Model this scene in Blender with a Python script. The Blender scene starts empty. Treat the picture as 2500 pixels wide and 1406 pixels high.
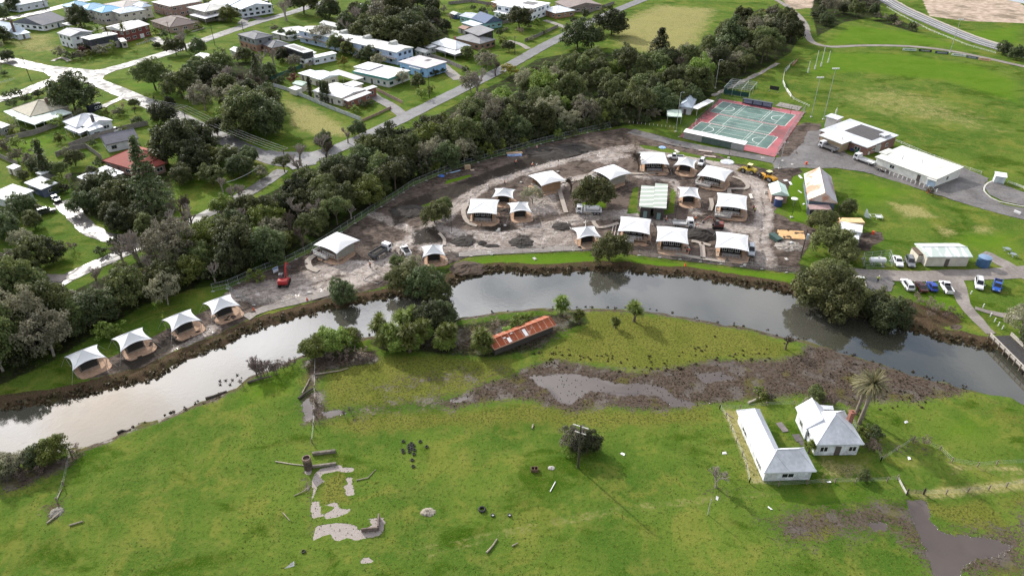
import bpy, math, random
import numpy as np
from mathutils import Vector, Matrix
R = math.radians
C = bpy.context.scene.collection
sc = bpy.context.scene

# ---------------------------------------------------------------- camera, sky, sun, exposure
CH, PITCH, FPX = 92.0, R(33.0), 1740.0
cam = bpy.data.objects.new('camera', bpy.data.cameras.new('camera'))
C.objects.link(cam)
cam.location = (0, 0, CH)
cam.rotation_euler = (math.pi/2 - PITCH, 0, 0)
cam.data.sensor_width = 36
cam.data.lens = 36*FPX/2500
cam.data.clip_start = 0.5
cam.data.clip_end = 9000
sc.camera = cam

SUN_EL, SUN_AZ = 29.0, -38.0          # azimuth measured clockwise from +Y (view direction)
sunvec = Vector((math.sin(R(SUN_AZ))*math.cos(R(SUN_EL)), math.cos(R(SUN_AZ))*math.cos(R(SUN_EL)), math.sin(R(SUN_EL))))
sl = bpy.data.lights.new('sun', 'SUN')
sl.energy = 4.3
sl.angle = R(0.9)
sl.color = (1.0, 0.95, 0.87)
so = bpy.data.objects.new('sun', sl)
C.objects.link(so)
so.rotation_euler = sunvec.to_track_quat('Z', 'Y').to_euler()
so.location = (0, 0, 300)

world = bpy.data.worlds.new("World")
sc.world = world
world.use_nodes = True
wn = world.node_tree
wn.nodes.clear()
def wnode(t, **k):
    n = wn.nodes.new(t)
    for a, b in k.items(): setattr(n, a, b)
    return n
sky = wnode('ShaderNodeTexSky', sky_type='NISHITA', sun_disc=False, sun_elevation=R(SUN_EL), sun_rotation=R(SUN_AZ),
            air_density=1.0, dust_density=1.5, ozone_density=1.0)
tc = wnode('ShaderNodeTexCoord')
sep = wnode('ShaderNodeSeparateXYZ'); wn.links.new(tc.outputs['Generated'], sep.inputs[0])
def wmath(op, a, b=None):
    n = wnode('ShaderNodeMath', operation=op)
    for i, s in enumerate((a, b)):
        if s is None: continue
        if isinstance(s, (int, float)): n.inputs[i].default_value = s
        else: wn.links.new(s, n.inputs[i])
    return n.outputs[0]
zz = wmath('ADD', wmath('MAXIMUM', sep.outputs['Z'], 0.0), 0.12)
cmb = wnode('ShaderNodeCombineXYZ')
wn.links.new(wmath('DIVIDE', sep.outputs['X'], zz), cmb.inputs[0])
wn.links.new(wmath('DIVIDE', sep.outputs['Y'], zz), cmb.inputs[1])
cl = wnode('ShaderNodeTexNoise'); cl.inputs['Scale'].default_value = 1.7; cl.inputs['Detail'].default_value = 6; cl.inputs['Roughness'].default_value = .55
wn.links.new(cmb.outputs[0], cl.inputs['Vector'])
cr = wnode('ShaderNodeMapRange'); cr.inputs['From Min'].default_value = .36; cr.inputs['From Max'].default_value = .56
wn.links.new(cl.outputs['Fac'], cr.inputs['Value'])
dotn = wnode('ShaderNodeVectorMath', operation='DOT_PRODUCT')
wn.links.new(tc.outputs['Generated'], dotn.inputs[0]); dotn.inputs[1].default_value = sunvec
glow = wmath('POWER', wmath('MAXIMUM', dotn.outputs['Value'], 0.0), 5.0)
cb = wmath('ADD', wmath('MULTIPLY', glow, 24.0), 5.5)          # thin cloud is brightest round the sun
ccol = wnode('ShaderNodeCombineColor')
wn.links.new(cb, ccol.inputs[0]); wn.links.new(cb, ccol.inputs[1]); wn.links.new(wmath('MULTIPLY', cb, 1.03), ccol.inputs[2])
mx = wnode('ShaderNodeMix', data_type='RGBA')
wn.links.new(cr.outputs[0], mx.inputs[0]); wn.links.new(sky.outputs[0], mx.inputs[6]); wn.links.new(ccol.outputs[0], mx.inputs[7])
bg = wnode('ShaderNodeBackground'); bg.inputs[1].default_value = 0.15
wo = wnode('ShaderNodeOutputWorld')
wn.links.new(mx.outputs[2], bg.inputs[0]); wn.links.new(bg.outputs[0], wo.inputs[0])

sc.view_settings.view_transform = 'Standard'
sc.view_settings.look = 'None'
sc.view_settings.exposure = 0.27
sc.view_settings.gamma = 1.0
sc.view_settings.use_curve_mapping = False
sc.cycles.max_bounces = 5
sc.cycles.diffuse_bounces = 2
sc.cycles.glossy_bounces = 3
sc.cycles.transmission_bounces = 3
sc.cycles.caustics_reflective = False
sc.cycles.caustics_refractive = False
sc.cycles.use_denoising = True

# ---------------------------------------------------------------- helpers
_c, _s = math.cos(PITCH), math.sin(PITCH)
def G(px, py, z=0.0):
    """point of the photograph (2500 px wide) -> the place on the level z where it stands"""
    x = (px-1250)/FPX; y = -(py-703)/FPX
    d = (x, _c+y*_s, -_s+y*_c)
    t = (CH-z)/max(-d[2], 0.02)
    return Vector((d[0]*t, d[1]*t, z))
def mpp(px, py):
    "metres per photo pixel at that ground point"
    p = G(px, py)
    return (p.y*_c + CH*_s)/FPX
def hgt(px, py, dpx):
    "height in metres of an upright thing whose base is at px,py and which is dpx tall in the photo"
    p = G(px, py)
    a = math.atan2(CH, p.y)
    return dpx*mpp(px, py)/max(math.cos(a), .3)*0.97

def sstep(x): 
    x = np.clip(x, 0, 1); return x*x*(3-2*x)

SEEN = {}
def tag(o, label, cat, group=None, kind=None):
    o['label'] = label; o['category'] = cat
    if group: o['group'] = group
    if kind: o['kind'] = kind
    if label in SEEN and SEEN[label] != (group or ''): print('DUP LABEL', label)
    if label in SEEN and not group: print('DUP LABEL', label)
    SEEN[label] = group or ''
    return o
def empty(name, loc, rz=0.0, label=None, cat=None, group=None):
    o = bpy.data.objects.new(name, None); C.objects.link(o)
    o.location = loc; o.rotation_euler = (0, 0, rz); o.empty_display_size = .5
    if label: tag(o, label, cat, group)
    return o
def link(name, me, parent=None, mat=None):
    o = bpy.data.objects.new(name, me); C.objects.link(o)
    if parent: o.parent = parent
    if mat and not me.materials: me.materials.append(mat)
    return o
def copy_tree(o, parent=None):
    c = o.copy(); C.objects.link(c)
    if parent: c.parent = parent
    for ch in o.children: copy_tree(ch, c)
    return c

class MB:
    "collects faces in a local frame; build() links them as one mesh object"
    def __init__(s): s.v = []; s.f = []; s.mi = []; s.M = None; s.m = 0
    def add(s, vs, fs):
        n = len(s.v)
        for p in vs:
            p = Vector(p)
            s.v.append(tuple(s.M @ p) if s.M else tuple(p))
        for f in fs: s.f.append([i+n for i in f]); s.mi.append(s.m)
    def box(s, c, d, rz=0.0):
        x, y, z = d[0]/2, d[1]/2, d[2]/2
        cs, sn = math.cos(rz), math.sin(rz)
        vs = []
        for k in (-z, z):
            for i, j in ((-x, -y), (x, -y), (x, y), (-x, y)):
                vs.append((c[0]+i*cs-j*sn, c[1]+i*sn+j*cs, c[2]+k))
        s.add(vs, [(3, 2, 1, 0), (4, 5, 6, 7), (0, 1, 5, 4), (1, 2, 6, 5), (2, 3, 7, 6), (3, 0, 4, 7)])
        return s
    def b(s, x0, y0, z0, x1, y1, z1): return s.box(((x0+x1)/2, (y0+y1)/2, (z0+z1)/2), (abs(x1-x0), abs(y1-y0), abs(z1-z0)))
    def frus(s, r0, z0, r1, z1):
        "frustum between rectangles (x0,y0,x1,y1) at two heights"
        vs = []
        for r, z in ((r0, z0), (r1, z1)):
            vs += [(r[0], r[1], z), (r[2], r[1], z), (r[2], r[3], z), (r[0], r[3], z)]
        s.add(vs, [(3, 2, 1, 0), (4, 5, 6, 7), (0, 1, 5, 4), (1, 2, 6, 5), (2, 3, 7, 6), (3, 0, 4, 7)]); return s
    def prism(s, poly, z0, z1):
        n = len(poly)
        s.add([(p[0], p[1], z0) for p in poly]+[(p[0], p[1], z1) for p in poly],
              [tuple(range(n-1, -1, -1)), tuple(range(n, 2*n))]+[(i, (i+1) % n, n+(i+1) % n, n+i) for i in range(n)]); return s
    def side(s, prof, y0, y1):
        "profile in x,z extruded along y"
        n = len(prof)
        s.add([(p[0], y0, p[1]) for p in prof]+[(p[0], y1, p[1]) for p in prof],
              [tuple(range(n)), tuple(range(2*n-1, n-1, -1))]+[(i, n+i, n+(i+1) % n, (i+1) % n) for i in range(n)]); return s
    def tube(s, p0, p1, r0, r1=None, n=7, caps=True):
        r1 = r0 if r1 is None else r1
        a = Vector(p0); b = Vector(p1); d = (b-a)
        if d.length < 1e-6: return s
        d.normalize()
        u = d.cross(Vector((0, 0, 1)) if abs(d.z) < .9 else Vector((1, 0, 0))).normalized(); w = d.cross(u)
        vs = []
        for p, r in ((a, r0), (b, r1)):
            for i in range(n):
                t = 2*math.pi*i/n
                vs.append(p+u*(r*math.cos(t))+w*(r*math.sin(t)))
        fs = [(i, (i+1) % n, n+(i+1) % n, n+i) for i in range(n)]
        if caps: fs += [tuple(range(n-1, -1, -1)), tuple(range(n, 2*n))]
        s.add(vs, fs); return s
    def path(s, pts, r, n=6, r1=None):
        m = len(pts)
        for i in range(m-1):
            a = r if r1 is None else r+(r1-r)*i/(m-1); b = r if r1 is None else r+(r1-r)*(i+1)/(m-1)
            s.tube(pts[i], pts[i+1], a, b, n)
        return s
    def lathe(s, prof, n=16, c=(0, 0, 0)):
        vs = []; m = len(prof)
        for r, z in prof:
            for i in range(n):
                t = 2*math.pi*i/n; vs.append((c[0]+r*math.cos(t), c[1]+r*math.sin(t), c[2]+z))
        fs = [(j*n+i, j*n+(i+1) % n, (j+1)*n+(i+1) % n, (j+1)*n+i) for j in range(m-1) for i in range(n)]
        fs += [tuple(range(n-1, -1, -1)), tuple(range((m-1)*n, m*n))]
        s.add(vs, fs); return s
    def quad(s, a, b, c, d): s.add([a, b, c, d], [(0, 1, 2, 3)]); return s
    def mesh(s, name, mats=()):
        me = bpy.data.meshes.new(name); me.from_pydata(s.v, [], s.f); me.update()
        for m in (mats if isinstance(mats, (list, tuple)) else [mats]): me.materials.append(m)
        if max(s.mi, default=0) > 0: me.polygons.foreach_set('material_index', s.mi)
        return me
    def build(s, name, mats, parent=None, smooth=False):
        me = s.mesh(name, mats)
        if smooth: me.polygons.foreach_set('use_smooth', [True]*len(me.polygons))
        return link(name, me, parent)

# ---------------------------------------------------------------- materials
class NT:
    def __init__(s, name):
        s.mat = bpy.data.materials.new(name); s.mat.use_nodes = True
        s.t = s.mat.node_tree; s.t.nodes.clear()
        s.out = s.t.nodes.new('ShaderNodeOutputMaterial')
        s.bsdf = s.t.nodes.new('ShaderNodeBsdfPrincipled')
        s.t.links.new(s.bsdf.outputs[0], s.out.inputs[0])
        s.tc = s.t.nodes.new('ShaderNodeTexCoord')
        s.obj = s.tc.outputs['Object']
    def n(s, t, **k):
        n = s.t.nodes.new(t)
        for a, b in k.items(): setattr(n, a, b)
        return n
    def L(s, a, b): s.t.links.new(a, b)
    def put(s, sock, v):
        if isinstance(v, (int, float)): sock.default_value = v
        elif isinstance(v, (tuple, list)): sock.default_value = tuple(v)+((1,) if len(v) == 3 and len(sock.default_value) == 4 else ())
        else: s.L(v, sock)
    def math(s, op, a, b=0.0, clamp=False):
        n = s.n('ShaderNodeMath', operation=op); n.use_clamp = clamp
        s.put(n.inputs[0], a); s.put(n.inputs[1], b); return n.outputs[0]
    def noise(s, scale, detail=4, rough=.55, dist=0.0, vec=None, fac=True):
        n = s.n('ShaderNodeTexNoise'); n.inputs['Scale'].default_value = scale; n.inputs['Detail'].default_value = detail
        n.inputs['Roughness'].default_value = rough; n.inputs['Distortion'].default_value = dist
        s.L(vec or s.obj, n.inputs['Vector']); return n.outputs['Fac' if fac else 'Color']
    def voro(s, scale, vec=None, feature='F1'):
        n = s.n('ShaderNodeTexVoronoi', feature=feature); n.inputs['Scale'].default_value = scale
        s.L(vec or s.obj, n.inputs['Vector']); return n.outputs['Distance']
    def scalev(s, v):
        n = s.n('ShaderNodeMapping'); n.inputs['Scale'].default_value = v; s.L(s.obj, n.inputs['Vector']); return n.outputs[0]
    def rng(s, v, a, b, c=0.0, d=1.0):
        n = s.n('ShaderNodeMapRange'); n.interpolation_type = 'SMOOTHSTEP'
        for i, q in enumerate((v, a, b, c, d)): s.put(n.inputs[i], q)
        return n.outputs[0]
    def mix(s, f, a, b):
        n = s.n('ShaderNodeMix', data_type='RGBA'); s.put(n.inputs[0], f); s.put(n.inputs[6], a); s.put(n.inputs[7], b); return n.outputs[2]
    def mixf(s, f, a, b):
        n = s.n('ShaderNodeMix', data_type='FLOAT'); s.put(n.inputs[0], f); s.put(n.inputs[2], a); s.put(n.inputs[3], b); return n.outputs[0]
    def attr(s, name):
        n = s.n('ShaderNodeAttribute', attribute_name=name); return n
    def bump(s, h, strength=.5, dist=.1):
        n = s.n('ShaderNodeBump'); n.inputs['Strength'].default_value = strength; n.inputs['Distance'].default_value = dist
        s.L(h, n.inputs['Height']); s.L(n.outputs[0], s.bsdf.inputs['Normal'])
    def fin(s, col=None, rough=None, spec=None, metal=None):
        if col is not None: s.put(s.bsdf.inputs['Base Color'], col)
        if rough is not None: s.put(s.bsdf.inputs['Roughness'], rough)
        if spec is not None: s.put(s.bsdf.inputs['Specular IOR Level'], spec)
        if metal is not None: s.put(s.bsdf.inputs['Metallic'], metal)
        return s.mat
_mc = {}
def mat(col, rough=.6, var=.18, scale=.8, spec=.35, metal=0.0, name=None):
    "plain weathered surface: base colour broken up by two scales of noise"
    k = (tuple(round(c, 3) for c in col), rough, var, scale, spec, metal)
    if k in _mc: return _mc[k]
    t = NT(name or 'surface_%d' % len(_mc))
    n1 = t.noise(scale, 5, .6); n2 = t.noise(scale*7, 3, .6)
    f = t.math('ADD', t.math('MULTIPLY', n1, .65), t.math('MULTIPLY', n2, .35))
    lo = [c*(1-var*1.6) for c in col]; hi = [min(1, c*(1+var*1.2)) for c in col]
    c = t.mix(t.rng(f, .3, .7), lo, hi)
    r = t.rng(n1, .25, .75, max(.03, rough-.08), min(1, rough+.1))
    _mc[k] = t.fin(c, r, spec, metal)
    return _mc[k]
def M_glass():
    if 'g' not in _mc: _mc['g'] = NT('window_glass').fin((.02, .025, .03), .06, .6)
    return _mc['g']
# ---------------------------------------------------------------- zones of the ground, traced as places
_rs = np.random.RandomState(5)
def world_poly(px, z=0.0, jit=0.0, step=2.5, closed=True):
    P = np.array([G(x, y, z)[:2] for x, y in px])
    if jit <= 0: return P
    out = []
    m = len(P)
    for i in range(m if closed else m-1):
        a, b = P[i], P[(i+1) % m]; L = np.linalg.norm(b-a); k = max(1, min(60, int(L/step)))
        nrm = np.array([-(b-a)[1], (b-a)[0]])/max(L, 1e-6)
        for j in range(k):
            o = 0 if j == 0 else _rs.normal(0, jit)
            out.append(a+(b-a)*j/k+nrm*o)
    if not closed: out.append(P[-1])
    return np.array(out)
def sdist(X, Y, P, closed=True, pad=20):
    "signed distance (inside positive) of grid points to a polygon; far points are cut off at -pad"
    d = np.full(X.shape, float(-pad))
    lo = P.min(0)-pad; hi = P.max(0)+pad
    sel = np.where((X > lo[0]) & (X < hi[0]) & (Y > lo[1]) & (Y < hi[1]))[0]
    if not len(sel): return d
    x, y = X[sel], Y[sel]
    dm = np.full(len(sel), 1e9); ins = np.zeros(len(sel), bool)
    m = len(P)
    for i in range(m if closed else m-1):
        a, b = P[i], P[(i+1) % m]; e = b-a; l2 = max(e@e, 1e-9)
        t = np.clip(((x-a[0])*e[0]+(y-a[1])*e[1])/l2, 0, 1)
        dm = np.minimum(dm, (x-a[0]-t*e[0])**2+(y-a[1]-t*e[1])**2)
        if closed and a[1] != b[1]:
            c = ((a[1] > y) != (b[1] > y)) & (x < (b[0]-a[0])*(y-a[1])/(b[1]-a[1])+a[0]); ins ^= c
    dm = np.sqrt(dm)
    d[sel] = np.where(ins, dm, -dm) if closed else -dm
    return d

RIVER_N = [(-260, 1120), (-120, 1075), (0, 1003), (60, 994), (112, 989), (175, 976), (241, 959), (286, 946), (318, 939), (360, 930), (388, 925), (396, 911), (423, 897), (448, 884), (500, 862),
           (547, 847), (594, 822), (649, 798), (699, 785), (760, 771), (818, 757), (888, 741), (960, 728), (1030, 722), (1085, 715), (1118, 690), (1152, 674), (1216, 666), (1280, 670),
           (1340, 671), (1400, 667), (1440, 664), (1512, 665), (1575, 670), (1639, 677), (1679, 677), (1720, 684), (1761, 692), (1811, 699), (1860, 705), (1903, 713), (1948, 727), (2000, 748), (2050, 768),
           (2100, 778), (2139, 781), (2184, 792), (2216, 809), (2249, 815), (2286, 827), (2318, 839), (2353, 840), (2398, 852), (2430, 856), (2500, 880), (2620, 930)]
RIVER_S = [(2640, 1040), (2520, 992), (2440, 965), (2373, 949), (2336, 942), (2249, 916), (2174, 896), (2124, 879), (2082, 866), (2050, 859), (2025, 847), (1998, 841), (1985, 834), (1940, 824), (1896, 816), (1836, 800), (1749, 785), (1674, 771),
           (1620, 761), (1575, 756), (1500, 752), (1398, 752), (1299, 750), (1249, 755), (1187, 764), (1124, 772), (1060, 792), (1000, 806), (930, 820), (878, 821), (830, 838), (780, 852), (735, 866), (716, 873), (662, 896), (600, 920),
           (572, 946), (552, 952), (525, 969), (500, 976), (468, 987), (398, 1017), (318, 1041), (298, 1051), (261, 1070), (212, 1088), (150, 1096), (100, 1100), (0, 1112), (-120, 1170), (-260, 1230)]
WZ = -0.6
riverP = world_poly(RIVER_N+RIVER_S, WZ, .35, 1.8)
riverN = world_poly(RIVER_N, WZ, 0)

xs = np.unique(np.concatenate([np.arange(-125, 125.1, .55), np.arange(-380, -125, 1.6), np.arange(126, 381, 1.6), [-5000, -2500, -1200, -700, -500, -430, 430, 500, 700, 1200, 2500, 5000]]))
ys = np.unique(np.concatenate([np.arange(45, 235, .55), np.arange(235, 560, 1.5), [-400, -150, 0, 25, 40, 620, 720, 900, 1300, 2200, 4000, 7000]]))
GX, GY = np.meshgrid(xs, ys)
nx, ny = len(xs), len(ys)
X, Y = GX.ravel(), GY.ravel()
CHN = {}
def paint(ch, px, soft=1.5, val=1.0, closed=True, half=0.0):
    P = world_poly(px)
    d = sdist(X, Y, P, closed, pad=12+soft+half)+half
    m = sstep(.5+d/(2*soft))*abs(val)
    a = CHN.setdefault(ch, np.zeros(len(X)))
    if val > 0: np.maximum(a, m, out=a)
    else: a *= 1-m
def line(ch, px, w, soft=1.0, val=1.0): paint(ch, px, soft, val, False, w/2)

# forest floor, under the belt of trees and the garden thickets
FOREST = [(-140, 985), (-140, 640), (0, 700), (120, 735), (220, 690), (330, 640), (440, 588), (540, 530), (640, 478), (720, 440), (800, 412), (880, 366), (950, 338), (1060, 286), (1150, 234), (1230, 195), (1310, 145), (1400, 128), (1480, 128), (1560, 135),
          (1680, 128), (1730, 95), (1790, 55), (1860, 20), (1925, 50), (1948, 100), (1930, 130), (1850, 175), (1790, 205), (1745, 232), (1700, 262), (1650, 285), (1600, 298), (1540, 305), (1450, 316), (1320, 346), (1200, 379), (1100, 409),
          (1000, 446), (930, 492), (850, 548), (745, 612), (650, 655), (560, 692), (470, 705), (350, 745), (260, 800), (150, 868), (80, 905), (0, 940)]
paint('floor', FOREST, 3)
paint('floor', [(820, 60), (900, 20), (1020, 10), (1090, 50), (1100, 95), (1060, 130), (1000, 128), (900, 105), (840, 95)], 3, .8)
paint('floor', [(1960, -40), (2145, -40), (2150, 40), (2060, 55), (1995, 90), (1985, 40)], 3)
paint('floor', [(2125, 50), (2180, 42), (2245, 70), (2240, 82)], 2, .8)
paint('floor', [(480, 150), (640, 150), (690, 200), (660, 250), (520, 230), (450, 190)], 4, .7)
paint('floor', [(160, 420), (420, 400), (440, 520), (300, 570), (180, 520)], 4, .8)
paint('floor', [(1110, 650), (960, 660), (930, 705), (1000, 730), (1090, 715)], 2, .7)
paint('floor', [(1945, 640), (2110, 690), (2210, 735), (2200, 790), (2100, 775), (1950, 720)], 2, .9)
# the mud of the works
paint('mud', [(200, 905), (290, 862), (420, 798), (520, 748), (560, 703), (650, 662), (745, 622), (850, 557), (930, 502), (1000, 457), (1100, 417), (1200, 387), (1320, 352), (1450, 322), (1520, 312), (1590, 325), (1680, 352), (1780, 388),
              (1880, 415), (1940, 395), (1960, 420), (1940, 440), (1915, 480), (1890, 520), (1960, 545), (1995, 560), (1975, 600), (1950, 640), (1960, 668), (1850, 658), (1700, 640), (1550, 622), (1460, 612), (1300, 615), (1150, 625), (1095, 645), (1000, 668),
              (930, 703), (840, 733), (700, 742), (640, 760), (590, 792), (510, 832), (390, 888), (300, 930), (215, 925)], 1.6)
paint('mud', [(1880, 330), (1960, 300), (2010, 300), (2000, 345), (1960, 390), (1900, 385)], 2, .8)
paint('mud', [(2075, 570), (2150, 565), (2160, 585), (2130, 600), (2125, 612), (2080, 612)], 1.2)
for p in ([(1560, 353), (1620, 360), (1700, 378), (1760, 388), (1850, 398), (1855, 405), (1760, 396), (1680, 382), (1570, 362)], [(1560, 455), (1555, 520), (1530, 522), (1545, 460)], [(1640, 455), (1650, 470), (1645, 520), (1560, 528), (1560, 515), (1630, 512)]):
    paint('mud', p, 1, -1)
for l, w in (([(905, 660), (985, 600), (1060, 552), (1110, 505), (1180, 452), (1280, 418), (1420, 378), (1545, 360), (1660, 382), (1800, 412), (1850, 450), (1868, 520), (1855, 590), (1870, 640)], 5),
             ([(985, 600), (1060, 560), (1130, 573), (1230, 578), (1330, 555), (1430, 528), (1530, 523), (1660, 550), (1760, 555), (1850, 560)], 5.5), ([(720, 690), (820, 650), (905, 655)], 7), ([(560, 725), (650, 700), (720, 720), (850, 690), (930, 660)], 6),
             ([(1040, 600), (1150, 608), (1300, 590), (1400, 602), (1450, 590)], 5), ([(430, 850), (520, 800)], 3), ([(880, 510), (1000, 560)], 3), ([(1440, 430), (1380, 440), (1330, 490), (1270, 540)], 3), ([(1700, 520), (1640, 440), (1560, 430)], 3)):
    line('pale', l, w, 2.2)
    for o in (-.16, .16): line('dark', [(x, y+o*w*10*(.55 if i_ % 2 else .8)) for i_, (x, y) in enumerate(l)], .55, .7, .62)
for p in ([(1310, 560), (1370, 555), (1460, 590), (1400, 610), (1300, 600)], [(1290, 480), (1350, 470), (1370, 520), (1290, 525)], [(1440, 395), (1400, 375), (1480, 365), (1550, 380), (1480, 400)], [(840, 665), (940, 640), (985, 665), (900, 690)], [(600, 715), (690, 705), (760, 720), (690, 738), (620, 735)]):
    paint('pale', p, 3, .8)
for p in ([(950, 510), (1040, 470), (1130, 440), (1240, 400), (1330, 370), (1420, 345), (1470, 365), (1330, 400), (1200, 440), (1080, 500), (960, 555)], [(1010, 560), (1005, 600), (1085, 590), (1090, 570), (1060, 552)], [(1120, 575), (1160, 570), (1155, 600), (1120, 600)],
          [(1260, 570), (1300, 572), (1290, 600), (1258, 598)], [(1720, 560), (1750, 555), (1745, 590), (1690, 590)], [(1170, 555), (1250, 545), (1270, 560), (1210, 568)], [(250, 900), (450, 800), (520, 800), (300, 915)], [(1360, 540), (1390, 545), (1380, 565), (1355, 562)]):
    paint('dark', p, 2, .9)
# grass that survives inside the works
for p in ([(1130, 640), (1200, 625), (1450, 616), (1455, 642), (1300, 648), (1150, 650)], [(1540, 628), (1700, 648), (1950, 672), (1950, 692), (1800, 678), (1640, 655), (1530, 640)], [(1935, 430), (1965, 425), (1975, 540), (1930, 540), (1915, 500)], [(590, 792), (700, 748), (830, 735), (900, 715), (900, 735), (700, 768), (600, 800)],
          [(1020, 505), (1060, 490), (1065, 500), (1015, 530)], [(1090, 440), (1150, 425), (1150, 432), (1085, 450)], [(1420, 495), (1480, 490), (1480, 508), (1425, 508)], [(1050, 525), (1080, 520), (1080, 535), (1052, 538)]):
    paint('lush', p, 1.2)
    paint('mud', p, 1.0, -1)
    for c in ('pale', 'dark'): paint(c, p, 1.0, -1)
# river banks
sdr = sdist(X, Y, riverP, True, 30)
dn = -sdist(X, Y, riverN, False, 30)
bank = np.where(sdr < 0, sstep(1-(-sdr-3.2)/2.0), 1.0)*np.where(dn < np.maximum(-sdr, 0)+1.0, 1.0, .35)
CHN['bank'] = bank
CHN['mud'] *= 1-np.where(dn < 6, bank, 0)
CHN['floor'] *= 1-.6*np.where(dn < 6, bank, 0)
CHN['lush'] *= 1-np.where(dn < 6, bank, 0)
# marshy paddock
MARSH = [(1130, 962), (1180, 932), (1250, 915), (1300, 890), (1360, 876), (1430, 890), (1500, 902), (1560, 908), (1610, 902), (1680, 888), (1740, 878), (1800, 876), (1900, 878), (1950, 862), (1975, 838), (2030, 843), (2080, 858), (2170, 888), (2240, 908),
         (2330, 935), (2400, 950), (2300, 972), (2220, 982), (2130, 978), (2090, 1000), (2060, 985), (1960, 965), (1900, 968), (1850, 975), (1780, 980), (1730, 985), (1690, 992), (1640, 1000), (1560, 1000), (1480, 992), (1400, 1003), (1370, 1002), (1310, 980), (1240, 972), (1170, 985), (1110, 1000), (1050, 985)]
paint('marsh', MARSH, 3)
line('marsh', [(x, y+2) for x, y in RIVER_S[9:]], 2.2, 1.4, .85)
paint('marsh', [(1060, 960), (1130, 955), (1110, 1000), (960, 1000), (860, 1020), (830, 1000), (960, 975)], 7, .72)
paint('marsh', [(900, 830), (1200, 780), (1420, 755), (1400, 800), (1330, 850), (1200, 870), (1050, 860), (930, 850)], 4, .6)
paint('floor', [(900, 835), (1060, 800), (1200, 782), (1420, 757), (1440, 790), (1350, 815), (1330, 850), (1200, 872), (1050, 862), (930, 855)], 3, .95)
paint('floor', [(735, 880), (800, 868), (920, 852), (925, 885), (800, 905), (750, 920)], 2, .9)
paint('marsh', [(735, 960), (780, 950), (800, 1000), (850, 1000), (830, 1020), (740, 1040)], 3, .9)
paint('marsh', [(740, 880), (790, 860), (920, 850), (930, 880), (800, 905), (760, 960), (735, 960)], 3, .8)
paint('marsh', [(1850, 1265), (1950, 1240), (2070, 1230), (2200, 1215), (2280, 1290), (2480, 1280), (2520, 1180), (2530, 1420), (2300, 1420), (2180, 1310), (2060, 1310), (1930, 1330)], 5, .78)
paint('marsh', [(1000, 900), (1180, 890), (1260, 910), (1150, 945), (1000, 960), (900, 950)], 8, .6)
paint('marsh', [(0, 1150), (180, 1110), (215, 1100), (190, 1125), (60, 1190), (0, 1205)], 3, .9)
paint('marsh', [(2080, 1000), (2140, 1080), (2260, 1090), (2300, 1115), (2200, 1110), (2110, 1100)], 4, .6)
paint('marsh', [(1880, 1165), (2000, 1165), (2050, 1130), (2100, 1120), (2090, 1165)], 3, .55)
paint('marsh', [(100, 1230), (160, 1215), (165, 1260), (110, 1280)], 2, .75)
paint('marsh', [(735, 1150), (760, 1080), (765, 1300), (745, 1240)], 2, .6)
paint('marsh', [(1690, 1185), (1800, 1180), (1850, 1200), (1720, 1215)], 3, .5)
for p in ([(1283, 912), (1330, 916), (1400, 911), (1480, 926), (1510, 936), (1560, 934), (1620, 945), (1655, 972), (1700, 982), (1745, 983), (1690, 990), (1640, 994), (1600, 962), (1520, 966), (1440, 952), (1395, 988), (1370, 985), (1340, 955), (1308, 935)],
          [(2212, 1222), (2256, 1222), (2275, 1270), (2300, 1300), (2350, 1306), (2420, 1310), (2475, 1332), (2440, 1352), (2390, 1365), (2350, 1385), (2346, 1420), (2290, 1420), (2262, 1350), (2235, 1290)],
          [(735, 985), (752, 970), (765, 985), (770, 1020), (745, 1025)], [(1700, 912), (1760, 905), (1800, 925), (1720, 935)], [(2120, 1272), (2165, 1270), (2170, 1290), (2130, 1295)], [(1080, 975), (1140, 968), (1120, 985)],
          [(780, 1005), (840, 998), (850, 1008), (800, 1020)]):
    paint('wet', p, 1.0)
# yellowed, tussocky grass
for p, s, v in (([(1400, 770), (1480, 758), (1560, 765), (1700, 782), (1860, 815), (1930, 850), (1900, 875), (1760, 875), (1600, 905), (1430, 885), (1300, 880), (1330, 850), (1430, 800)], 4, 1), ([(790, 900), (930, 870), (1100, 870), (1250, 880), (1250, 910), (1130, 960), (960, 990), (800, 990)], 5, 1),
                ([(780, 1030), (900, 1010), (1100, 1005), (1300, 985), (1560, 1005), (1740, 990), (1720, 1030), (1500, 1045), (1300, 1035), (1100, 1040), (860, 1060)], 5, 1), ([(2090, 1245), (2160, 1240), (2150, 1265)], 1.5, 1), ([(1930, 1260), (2010, 1240), (2060, 1290), (2020, 1320), (1950, 1320)], 2.5, 1),
                ([(2260, 1235), (2400, 1220), (2460, 1270), (2475, 1320), (2400, 1295), (2300, 1270)], 3, 1), ([(2220, 1290), (2245, 1285), (2245, 1330), (2205, 1320)], 1.5, 1), ([(2300, 985), (2500, 1000), (2520, 1050), (2420, 1020)], 5, .7), ([(2150, 1010), (2260, 985), (2330, 990), (2200, 1030)], 4, .6),
                ([(2460, 1200), (2520, 1190), (2520, 1240), (2450, 1240)], 3, .8), ([(840, 1150), (860, 1230), (780, 1240), (785, 1160)], 2, .8)):
    paint('yellow', p, s, v)
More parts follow.
